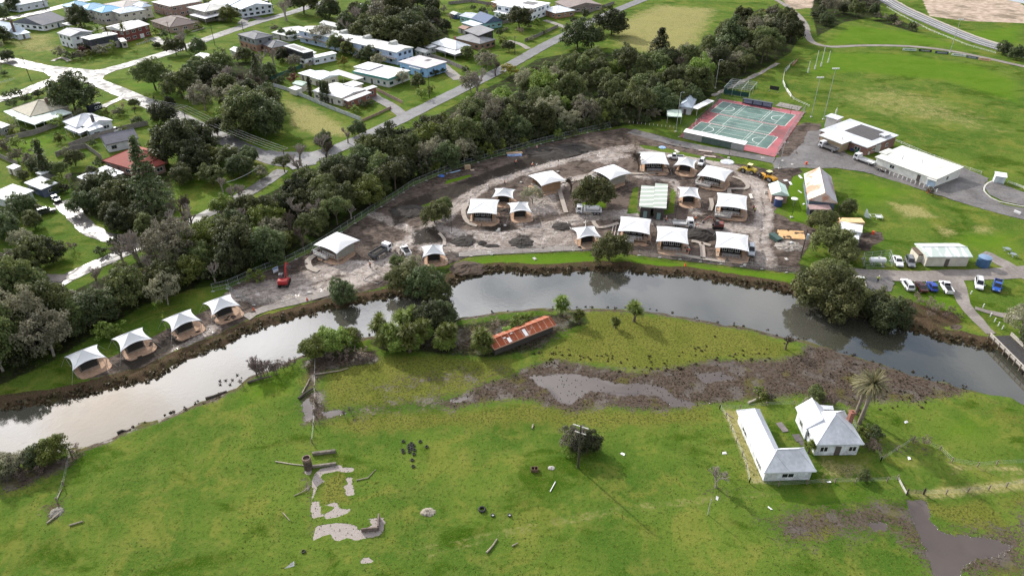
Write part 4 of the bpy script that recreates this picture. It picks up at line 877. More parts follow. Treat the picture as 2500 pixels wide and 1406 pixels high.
T_ = NT('clear_panel_roof'); _cr = T_.rng(T_.noise(.6, 2, .4, 0, T_.scalev((1, .05, 1))), .47, .53); M_panel = T_.fin(T_.mix(_cr, (.5, .57, .53), (.74, .77, .77)), .45, .4)
house('amenities_block', 'cream block with a striped pale green roof beside the blue tank', 'amenities block', [((2264, 627), (2376, 627), (2346, 594), 3.0, .9, 'gx', {'rmat': M_panel, 'gap': 9}), ((2226, 604), (2243, 622), (2250, 614), 2.2, 0, 'flat', {'ins': 0.02, 'nowin': 1, 'roof': (.13, .1, .08)})], wall=(.58, .54, .46))
house('clubroom', 'little court clubroom with a blue grey hipped roof and white awning', 'clubroom', [((1656, 260), (1690, 264), (1717, 236), 3.0, 1.5, 'hip', {'vents': ()}), ((1687, 263), (1703, 267), (1728, 243), 2.7, .2, 'flat', {'open': 1, 'roof': (.78, .78, .78)})], wall=(.6, .6, .6), roof=(.42, .48, .55))
house('shelter', 'pale green flat roofed shelter beside the court clubroom', 'shelter', [((1629, 284), (1665, 286), (1682, 270), 2.7, .15, 'flat', {'open': 1})], roof=(.5, .6, .52))
T_ = NT('ribbed_green_roof'); _w = T_.n('ShaderNodeTexWave', wave_type='BANDS', bands_direction='Y'); _w.inputs['Scale'].default_value = .13; _w.inputs['Distortion'].default_value = .3; T_.L(T_.obj, _w.inputs['Vector'])
M_ribs = T_.fin(T_.mix(T_.rng(_w.outputs['Fac'], .78, .95), T_.mix(T_.noise(.5, 5), (.27, .32, .27), (.4, .44, .38)), (.68, .7, .66)), .5, .4)
house('toilet_block', 'dark toilet block with a ribbed pale green stepped roof among tents', 'toilet block', [((1560, 504), (1594, 507), (1604, 461), 3.6, .7, 'skill', {'rmat': M_ribs, 'gap': 5}), ((1594, 506), (1627, 509), (1637, 456), 3.9, .7, 'skill', {'rmat': M_ribs, 'gap': 5})], wall=(.06, .055, .05), door=(.2, .3, .3))

# south: farm buildings
house('farm_building', 'L shaped white weatherboard building with a pale metal roof', 'farm building', [((1865.5, 1154), (1929, 1152), (1865.5, 999.5), 2.4, 2.3, 'hip', {'gap': 5, 'plinth': 0, 'door': (.6, .6, .6)}), ((1865.5, 1154.5), (1993.7, 1150), (1964, 1091.6), 2.42, 2.5, 'hip', {'gap': 7, 'nodoor': 1})], wall=(.62, .64, .66), roof=(.6, .62, .66), wvar=.3)
house('farmhouse', 'white farmhouse with a hipped metal roof and orange brick chimney', 'farmhouse', [((1993.7, 1085.5), (2110.6, 1084), (2063, 1002), 3.0, 3.2, 'hip', {'gap': 1.9, 'chim': [(.93, .62, 5.6, (.27, .12, .085))], 'ww': 1.4}), ((1968, 1046), (2036, 1046), (2003, 993), 2.96, 2.2, 'gy', {'gap': 4}), ((2003, 998), (2036, 1000), (2029, 992), 2.6, .2, 'skill', {})], wall=(.64, .66, .68), roof=(.6, .62, .66), wvar=.28)
_fs = house('shed', 'long low shed roofed in rusty orange sheets on the river island', 'shed', [((1207, 853), (1358, 793), (1335.5, 768), 2.0, .9, 'gx', {'rmat': M_rust, 'ins': .5, 'nowin': 1})], wall=(.06, .054, .048), frame=(.1, .1, .1))
a, ex, L, W = wing_frame((1207, 853), (1358, 793), (1335.5, 768), 2.0)
for i, (u0, u1, v0, v1) in enumerate(((.24, .29, .04, .3), (.5, .55, .03, .42), (.2, .235, .32, .38), (.32, .36, .42, .47))):
    m = MB(); m.M = Matrix.Rotation(math.atan2(ex.y, ex.x), 4, 'Z'); zf = lambda v: 2.0+.9*v*2+.02
    m.quad((L*u0, W*v0, zf(v0)), (L*u1, W*v0, zf(v0)), (L*u1, W*v1, zf(v1)), (L*u0, W*v1, zf(v1))); m.build('white_sheet', mat((.75, .74, .72), .5, .1), _fs)
# ---------------------------------------------------------------- plants: one of each kind is built, then copied
def leafmat(name, a, b, tr=.35):
    t = NT(name)
    oi = t.n('ShaderNodeObjectInfo'); at = t.attr('tone')
    f = t.math('ADD', t.math('MULTIPLY', at.outputs['Fac'], .6), t.math('MULTIPLY', oi.outputs['Random'], .4))
    col = t.mix(f, a, b)
    hs = t.n('ShaderNodeHueSaturation'); t.put(hs.inputs['Hue'], t.math('ADD', .47, t.math('MULTIPLY', oi.outputs['Random'], .05))); t.put(hs.inputs['Value'], t.math('ADD', .68, t.math('MULTIPLY', oi.outputs['Random'], .7)))
    t.put(hs.inputs['Saturation'], 1.0); t.L(col, hs.inputs['Color'])
    t.fin(hs.outputs[0], .62, .3)
    tl = t.n('ShaderNodeBsdfTranslucent'); t.L(hs.outputs[0], tl.inputs[0])
    ms = t.n('ShaderNodeMixShader'); ms.inputs[0].default_value = tr
    t.L(t.bsdf.outputs[0], ms.inputs[1]); t.L(tl.outputs[0], ms.inputs[2]); t.L(ms.outputs[0], t.out.inputs[0])
    return t.mat
LM = {
 'olive': leafmat('olive_leaf', (0.038, 0.058, 0.018), (0.151, 0.170, 0.056)),
 'dark': leafmat('dark_leaf', (0.031, 0.047, 0.020), (0.108, 0.132, 0.049)),
 'green': leafmat('green_leaf', (0.065, 0.097, 0.020), (0.215, 0.272, 0.052)),
 'grey': leafmat('grey_leaf', (0.101, 0.101, 0.065), (0.287, 0.270, 0.179)),
 'lime': leafmat('lime_leaf', (0.078, 0.129, 0.020), (0.244, 0.344, 0.057)),
 'gold': leafmat('golden_leaf', (0.114, 0.122, 0.017), (0.401, 0.358, 0.043)),
 'sage': leafmat('sage_leaf', (.058, .076, .024), (.19, .2, .07)),
 'scrub': leafmat('dry_twig', (0.086, 0.065, 0.050), (0.287, 0.222, 0.179)),
 'frond': leafmat('palm_frond', (0.062, 0.095, 0.016), (0.235, 0.291, 0.067)),
 'datefrond': leafmat('date_frond', (0.072, 0.086, 0.036), (0.388, 0.358, 0.186)),
 'red': leafmat('red_leaf', (0.101, 0.043, 0.031), (0.200, 0.078, 0.057)),
}
BARK = mat((.115, .09, .07), .9, .3, 2.0, name='bark'); PALEBARK = mat((.3, .26, .225), .85, .25, 2.0, name='pale_bark')

def quads_mesh(name, cen, nrm, size, tone, mat_, aspect=1.0, up=None):
    "leaf faces: centres, normals, sizes, tones"
    n = len(cen); rs = np.random.RandomState(n)
    r = rs.normal(size=(n, 3)) if up is None else up
    u = np.cross(nrm, r); u /= np.linalg.norm(u, axis=1, keepdims=True)+1e-9
    w = np.cross(nrm, u); w /= np.linalg.norm(w, axis=1, keepdims=True)+1e-9
    u = u*size[:, None]*.5; w = w*size[:, None]*.5*aspect
    v = np.stack([cen-u*.6-w, cen+u-w*.35, cen+u*.55+w, cen-u+w*.3], 1).reshape(-1, 3)
    me = bpy.data.meshes.new(name)
    me.vertices.add(len(v)); me.vertices.foreach_set('co', v.ravel())
    me.loops.add(n*4); me.loops.foreach_set('vertex_index', np.arange(n*4))
    me.polygons.add(n); me.polygons.foreach_set('loop_start', np.arange(0, n*4, 4)); me.polygons.foreach_set('loop_total', np.full(n, 4))
    me.update(calc_edges=True)
    a = me.attributes.new('tone', 'FLOAT', 'POINT'); a.data.foreach_set('value', np.repeat(tone, 4).astype(np.float32))
    me.materials.append(mat_)
    return me
def clumps_mesh(name, seed, cents, rads, per, leaf, mat_, outward=.75, flat=1.0):
    rs = np.random.RandomState(seed); cc = []; nn = []; tn = []
    for c, r in zip(cents, rads):
        k = max(8, int(per*r*r))
        d = rs.normal(size=(k, 3)); d /= np.linalg.norm(d, axis=1, keepdims=True); d[:, 2] = np.where(d[:, 2] < -.35, -d[:, 2], d[:, 2])
        rr = r*rs.uniform(.62, 1.08, k)[:, None]*np.array([1, 1, flat])
        cc.append(c+d*rr); q = d*outward+rs.normal(size=(k, 3))*.42+np.array([0, 0, .25]); nn.append(q/np.linalg.norm(q, axis=1, keepdims=True))
        tn.append(np.clip(rs.uniform(0, 1)+rs.normal(size=k)*.2, 0, 1))
    cc, nn, tn = np.concatenate(cc), np.concatenate(nn), np.concatenate(tn)
    return quads_mesh(name, cc, nn, leaf*rs.uniform(.65, 1.4, len(cc)), tn, mat_)
def dome_cents(seed, R_, H, z0, n, lob=.22, low=-.25, inner=.55):
    "clump centres in the outer part of an uneven dome"
    rs = np.random.RandomState(seed); out = []; rad = []
    ph = rs.uniform(0, 6.28, 4)
    lobes = [(rs.uniform(0, 6.28), rs.uniform(.6, 1.25)) for _ in range(5)]
    while len(out) < n:
        d = rs.normal(size=3); d /= np.linalg.norm(d)
        if d[2] < low: continue
        an = math.atan2(d[1], d[0]); f = 1+lob*math.sin(2*an+ph[0])+lob*.7*math.sin(3*an+ph[1])+lob*.5*math.sin(4*d[2]*3+ph[2])
        k = rs.uniform(inner, 1)**.6
        out.append(np.array([d[0]*R_*f*k, d[1]*R_*f*k, z0+(d[2]*f*k)*H])); rad.append(R_*rs.uniform(.17, .33))
    return out, rad
def limbs(seed, R_, H, trunk_r, fork, n, reach=.8, droop=0.0):
    rs = random.Random(seed); mb = MB()
    lean = (rs.uniform(-.3, .3), rs.uniform(-.3, .3))
    top = (lean[0], lean[1], fork); mb.tube((0, 0, -.3), top, trunk_r, trunk_r*.75, 7)
    for i in range(n):
        a = 6.28*i/n+rs.uniform(-.4, .4); k = reach*rs.uniform(.6, 1.0)
        p1 = (top[0]+math.cos(a)*R_*k*.5, top[1]+math.sin(a)*R_*k*.5, fork+(H-fork)*rs.uniform(.35, .6))
        p2 = (top[0]+math.cos(a+.3)*R_*k, top[1]+math.sin(a+.3)*R_*k, fork+(H-fork)*rs.uniform(.6, .95))
        mb.tube(top, p1, trunk_r*.5, trunk_r*.28, 5); mb.tube(p1, p2, trunk_r*.28, trunk_r*.07, 4)
    return mb
def bare_limbs(seed, R_, H, r0, levels=4, split=3, first=.3, tall=1.0):
    rs = random.Random(seed); mb = MB()
    def grow(p, d, L, r, lv):
        q = p+d*L; mb.tube(p, q, r, r*.7, 5 if lv > 1 else 4, caps=False)
        if lv == 0: return
        for i in range(split+(1 if lv == levels-1 else 0)):
            nd = (d+Vector((rs.uniform(-1, 1), rs.uniform(-1, 1), rs.uniform(-.25, .6)))*.72).normalized()
            grow(p+d*L*rs.uniform(.7, 1), nd, L*rs.uniform(.58, .85), r*.66, lv-1)
    grow(Vector((0, 0, -.2)), Vector((rs.uniform(-.1, .1), rs.uniform(-.1, .1), 1)).normalized(), H*first, r0, levels)
    return mb
def rosette(cc, nn, sz, tn, upv, c, R_, n, rs, droop=.5, segs=4, leaf=.3, up0=.25):
    "long arching fronds from one point, each a chain of faces"
    for i in range(n):
        a = rs.uniform(0, 6.28); el = rs.uniform(up0-.5, 1.45); d = np.array([math.cos(a)*math.cos(el), math.sin(a)*math.cos(el), math.sin(el)]); p = np.array(c, float); L = R_*rs.uniform(.75, 1.1)/segs; tone = rs.uniform(0, 1)
        for k in range(segs):
            q = p+d*L; side = np.cross(d, [0, 0, 1.0]); side /= np.linalg.norm(side)+1e-6; nm = np.cross(side, d)
            cc.append((p+q)/2); nn.append(nm); upv.append(side); sz.append((L*1.15, leaf*(1-.55*k/segs))); tn.append(tone)
            p = q; d = d+np.array([0, 0, -droop/segs]); d /= np.linalg.norm(d)
def frond_mesh(name, heads, n, R_, mat_, seed, droop=.5, segs=4, leaf=.3, up0=.25):
    rs = np.random.RandomState(seed); cc, nn, sz, tn, upv = [], [], [], [], []
    for c in heads: rosette(cc, nn, sz, tn, upv, c, R_, n, rs, droop, segs, leaf, up0)
    mb_v = []; 
    for c, nm, sd, (l, w) in zip(cc, nn, upv, sz):
        d = np.cross(nm, sd); d /= np.linalg.norm(d)+1e-9
        mb_v += [c-d*l/2-sd*w/2, c+d*l/2-sd*w/2*.8, c+d*l/2+sd*w/2*.8, c-d*l/2+sd*w/2]
    me = bpy.data.meshes.new(name); me.from_pydata([tuple(v) for v in mb_v], [], [tuple(range(4*i, 4*i+4)) for i in range(len(cc))]); me.update()
    a = me.attributes.new('tone', 'FLOAT', 'POINT'); a.data.foreach_set('value', np.repeat(np.array(tn), 4).astype(np.float32)); me.materials.append(mat_)
    return me

# KIND -> list of (crown mesh or None, trunk mesh), all about 9 m across unless said
KIND = {}; DIAM = {}
def kind(k, diam, variants): KIND[k] = variants; DIAM[k] = diam
def broad(k, mk, n, R_=4.5, H=3.9, z0=4.2, ncl=46, per=62, leaf=.36, bark=BARK, seeds=(1,), twig=0, low=-.35):
    vs = []
    for s in seeds:
        c, r = dome_cents(s*7+n, R_, H, z0, ncl, low=low)
        cm = clumps_mesh('crown_'+k, s, c, r, per, leaf, LM[mk])
        vs.append((cm, limbs(s, R_, z0+H*.8, .3, z0*.5, 6).mesh('trunk_'+k, bark)))
    kind(k, 2*R_*1.12, vs)
broad('olive', 'olive', 1, seeds=(1, 2, 3), ncl=125, per=60, z0=3.9)
broad('dark', 'dark', 2, seeds=(4, 5), H=4.3, z0=4.0, ncl=125, low=-.6)
broad('green', 'green', 3, seeds=(6, 7), H=3.6, z0=3.6, ncl=95)
broad('grey', 'grey', 4, seeds=(8, 9), ncl=70, per=46, leaf=.32, bark=PALEBARK)
broad('tuft', 'olive', 5, seeds=(10, 11), H=3.0, z0=5.6, ncl=70, per=80, leaf=.3, low=-.1)      # flat-topped, clumps well apart
broad('gold', 'gold', 6, seeds=(12,), H=3.6, ncl=40)
broad('willow', 'sage', 7, H=3.9, seeds=(13, 14), ncl=110, per=56, z0=3.7, low=-.5)
def shrub(k, mk, seeds, R_=1.6, H=1.75, z0=.75, ncl=34, per=230, leaf=.2, low=-.1):
    vs = []
    for s in seeds:
        c, r = dome_cents(s, R_, H, z0, ncl, .28, low, .3)
        vs.append((clumps_mesh('foliage_'+k, s, c, r, per, leaf, LM[mk]), limbs(s, R_, z0+H*.7, .07, .3, 5).mesh('stem_'+k, BARK)))
    kind(k, 2*R_*1.15, vs)
shrub('bush_green', 'green', (21, 22)); shrub('bush_dark', 'dark', (23, 24)); shrub('bush_grey', 'grey', (25,)); shrub('bush_lime', 'lime', (26, 27)); shrub('bush_gold', 'gold', (28,)); shrub('bush_red', 'red', (29,), H=2.2)
shrub('scrub', 'scrub', (30, 31), ncl=20, per=150, leaf=.16)
def conifer(k, tiers, R_, H, mk, per, leaf, gap=1.0, seed=1):
    rs = np.random.RandomState(seed); cc, nn, tn = [], [], []
    for i in range(tiers):
        z = H*(.1+.9*i/tiers); rr = R_*(1-i/tiers)**(1.15 if k == 'norfolk' else .8)+.2
        for b in range(max(5, int(rr*3.2))):
            a = rs.uniform(0, 6.28); tone = rs.uniform(.1, .9)
            for j in range(per):
                q = rs.uniform(.1, 1)**.7*rr; cc.append((math.cos(a)*q+rs.normal()*.22, math.sin(a)*q+rs.normal()*.22, z-q*.12+.25*rs.normal()*gap)); n_ = np.array([math.cos(a)*.4, math.sin(a)*.4, .8])+rs.normal(size=3)*.4
                nn.append(n_/np.linalg.norm(n_)); tn.append(np.clip(tone+rs.normal()*.15, 0, 1))
    cm = quads_mesh('crown_'+k, np.array(cc), np.array(nn), leaf*rs.uniform(.7, 1.3, len(cc)), np.array(tn), LM[mk])
    mb = MB(); mb.tube((0, 0, -.3), (0, 0, H*.97), .32, .04, 7); kind(k, 2*R_, [(cm, mb.mesh('trunk_'+k, BARK))])
conifer('norfolk', 22, 4.5, 15.5, 'dark', 34, .36, .5, 3)
conifer('cypress', 14, 4.5, 9, 'dark', 30, .42, 1.0, 4)
conifer('pencil', 16, .62, 6.0, 'dark', 14, .26, 1.0, 5)
kind('bare', 7.0, [(None, bare_limbs(s, 3.5, 8.6, .36, 5, 3, .28).mesh('branches_bare', PALEBARK if s % 2 else BARK)) for s in (1, 2, 3)])
kind('bareshrub', 3.6, [(None, bare_limbs(s, 1.8, 5.0, .1, 4, 4, .24).mesh('branches_shrub', mat((.2, .155, .14), .9, .25, 2))) for s in (5, 6)])
def cabbage(seed, nh, R_=1.9):
    rs = random.Random(seed); heads = []; mb = MB(); mb.tube((0, 0, -.2), (.1, 0, 1.6), .34, .26, 7)
    for i in range(nh):
        a = 6.28*i/nh+rs.uniform(-.3, .3); r = R_*rs.uniform(.35, 1)*.75; p = (math.cos(a)*r, math.sin(a)*r, rs.uniform(2.0, 4.3)); heads.append(p); mb.tube((.1, 0, 1.5), p, .2, .1, 5)
    heads.append((0, 0, 4.6))
    return frond_mesh('fronds', heads, 58, 1.25, LM['frond'], seed, .9, 3, .17), mb.mesh('trunk_cabbage', BARK)
kind('cabbage', 4.4, [cabbage(1, 13), cabbage(2, 17), cabbage(3, 11)])
def datepalm(seed, H):
    mb = MB(); mb.tube((0, 0, -.3), (.12, .05, H*.5), .42, .34, 10); mb.tube((.12, .05, H*.5), (.1, 0, H), .34, .42, 10)
    return frond_mesh('fronds', [(.1, 0, H)], 150, 3.4, LM['datefrond'], seed, 1.15, 6, .34, .05), mb.mesh('trunk_palm', mat((.24, .2, .165), .9, .3, 3))
kind('date', 6.4, [datepalm(1, 9.6), datepalm(2, 8.2)])
kind('palm', 3.6, [(frond_mesh('fronds', [(0, 0, 5.5)], 60, 1.9, LM['frond'], 4, 1.2, 5, .26, .1), (lambda m: (m.tube((0, 0, -.2), (.1, 0, 5.5), .16, .13, 7), m)[1])(MB()).mesh('trunk_palm', BARK))])
kind('tussock', 1.2, [(frond_mesh('blades', [(0, 0, 0)], 46, .75, LM['gold' if s == 2 else 'olive'], s, .8, 3, .07, .5), None) for s in (1, 2)])

WORDS = {'olive': 'olive green bushy tree', 'dark': 'dense dark tree', 'green': 'fresh green leafy tree', 'grey': 'grey green thin tree', 'tuft': 'flat topped tufted tree', 'gold': 'yellow green tree', 'willow': 'pale olive spreading tree', 'norfolk': 'tall tiered pine tree', 'cypress': 'dark spreading conifer',
         'pencil': 'narrow dark pencil cypress', 'bare': 'leafless branching tree', 'bareshrub': 'leafless twiggy shrub', 'cabbage': 'spiky headed palm like tree', 'date': 'date palm with arching fronds', 'palm': 'slim garden palm',
         'bush_green': 'rounded green shrub', 'bush_dark': 'rounded dark green shrub', 'bush_grey': 'grey green shrub', 'bush_lime': 'bright green shrub', 'bush_gold': 'yellow leaved shrub', 'bush_red': 'dense red leaved shrub', 'scrub': 'dry brown scrubby bush', 'tussock': 'tuft of coarse grass'}
CAT = {'pencil': 'tree', 'bareshrub': 'shrub', 'scrub': 'shrub', 'tussock': 'tussock'}
OBJN = {'willow': 'willow_tree', 'olive': 'bushy_tree', 'dark': 'dense_tree', 'green': 'leafy_tree', 'grey': 'thin_tree', 'tuft': 'tufted_tree', 'gold': 'golden_tree', 'cabbage': 'cabbage_tree', 'date': 'date_palm', 'palm': 'garden_palm', 'norfolk': 'pine_tree', 'cypress': 'conifer', 'pencil': 'cypress', 'bare': 'bare_tree', 'bareshrub': 'bare_shrub', 'scrub': 'scrub_bush', 'tussock': 'grass_tussock'}
PLANTS = []
def plant(k, x, y, sc_, rot, zs=1.0, vi=None, z=0.0, label=None, grp=None):
    cm, tm = KIND[k][(vi if vi is not None else int(rot*1000)) % len(KIND[k])]
    nm = OBJN.get(k, 'shrub' if k.startswith('bush') else 'tree')
    r = empty(nm, (x, y, z), rot); r.scale = (sc_, sc_, sc_*zs)
    if cm: link('crown' if nm not in ('shrub', 'scrub_bush', 'grass_tussock') else 'foliage', cm, r)
    if tm: link('branches' if not cm else ('trunk' if nm not in ('shrub', 'scrub_bush') else 'stem'), tm, r)
    PLANTS.append([r, k, Vector((x, y)), sc_*DIAM[k], grp, label]); return r
rt = random.Random(11)
def P(px, py, wpx, k, zs=1.0, grp=None, label=None):
    p = G(px, py); s = wpx*mpp(px, py)/DIAM[k]
    z = min(0, GZ(p.x, p.y))
    return plant(k, p.x, p.y, s, rt.uniform(0, 6.28), zs, None, z, label, grp)

# the belt of trees: spaced out over the slope by dart throwing, nearest first
def inpoly(x, y, Q):
    c = False; m = len(Q)
    for i in range(m):
        a, b = Q[i], Q[(i+1) % m]
        if (a[1] > y) != (b[1] > y) and x < (b[0]-a[0])*(y-a[1])/(b[1]-a[1])+a[0]: c = not c
    return c
def scatter(px, n, dmin, kinds, smin, smax, grp, seed, avoid=()):
    Q = world_poly(px); lo, hi = Q.min(0), Q.max(0); rs = random.Random(seed); pts = []; tries = 0
    ks = [k for k, w in kinds for _ in range(w)]
    while len(pts) < n and tries < 30000:
        tries += 1
        x, y = rs.uniform(lo[0], hi[0]), rs.uniform(lo[1], hi[1])
        if not inpoly(x, y, Q): continue
        s = rs.uniform(smin, smax); q = dmin*(.6+.4*s)
        if any((x-a)**2+(y-b)**2 < (q*(.5+.5*c/s))**2 for a, b, c in pts): continue
        if any((x-a[0])**2+(y-a[1])**2 < a[2]**2 for a in avoid): continue
        pts.append((x, y, s)); plant(rs.choice(ks), x, y, s, rs.uniform(0, 6.28), rs.uniform(.9, 1.35), None, 0, None, grp)
    return pts
BELT_A = [(-120, 950), (-120, 760), (0, 775), (90, 808), (220, 752), (330, 698), (440, 638), (540, 576), (640, 528), (720, 490), (800, 460), (880, 424), (950, 396), (1060, 344), (1150, 300), (1150, 398), (1100, 408), (1000, 443), (930, 488), (850, 543), (745, 604), (650, 648), (560, 686), (470, 700), (350, 740), (250, 794), (150, 862), (80, 898)]
BELT_B = [(1150, 300), (1235, 252), (1300, 206), (1400, 172), (1480, 166), (1560, 172), (1690, 166), (1760, 100), (1830, 60), (1905, 50), (1940, 100), (1910, 130), (1840, 170), (1780, 200), (1735, 228), (1690, 258), (1630, 282), (1610, 296), (1570, 304), (1500, 308), (1450, 315), (1320, 346), (1200, 378), (1150, 394)]
pool = [('olive', 6), ('dark', 3), ('green', 3), ('grey', 3), ('tuft', 4), ('bare', 3)]
pa = scatter(BELT_A, 172, 5.1, pool, .62, 1.12, 'trees of the woodland belt', 3)
pb = scatter(BELT_B, 128, 5.3, [('olive', 6), ('dark', 4), ('green', 2), ('grey', 3), ('tuft', 5), ('bare', 2)], .65, 1.15, 'trees of the woodland belt', 4)
scatter([(1985, -20), (2140, -20), (2140, 35), (2060, 50), (2000, 75), (1990, 30)], 26, 5.5, [('olive', 2), ('dark', 3), ('grey', 2)], .5, .9, 'scrub trees below the highway', 6)
scatter([(2120, 52), (2190, 42), (2245, 68), (2235, 78)], 8, 3, [('bush_grey', 1), ('bush_dark', 1), ('scrub', 1)], 1.0, 1.7, 'scrub trees below the highway', 7)
scatter([(1000, 432), (1150, 372), (1320, 330), (1480, 300), (1600, 285), (1610, 298), (1490, 311), (1320, 348), (1150, 396), (1000, 444)], 30, 3.0, [('bush_dark', 3), ('bush_green', 2), ('bush_grey', 1)], 1.1, 2.0, 'undergrowth shrubs below the woodland', 9)
scatter([(60, 790), (330, 690), (470, 650), (560, 640), (560, 680), (440, 690), (330, 735), (220, 800), (130, 860), (60, 890), (0, 900), (0, 840)], 34, 3.2, [('bush_dark', 4), ('bush_green', 4), ('scrub', 2), ('bush_grey', 2)], 1.0, 1.9, 'undergrowth shrubs below the woodland', 8)
for x, y, w, k in [(170, 735, 26, 'bush_lime'), (268, 822, 66, 'bush_green'), (627, 690, 46, 'bush_green'), (700, 600, 50, 'green'), (550, 520, 60, 'green'), (655, 560, 40, 'gold'), (1200, 275, 40, 'gold'), (1245, 190, 40, 'gold'), (1548, 225, 34, 'gold'), (1860, 55, 34, 'gold'), (1920, 70, 46, 'gold'), (1780, 135, 95, 'cypress'), (1610, 128, 60, 'cypress'), (1670, 150, 46, 'grey')]: P(x, y, w, k)
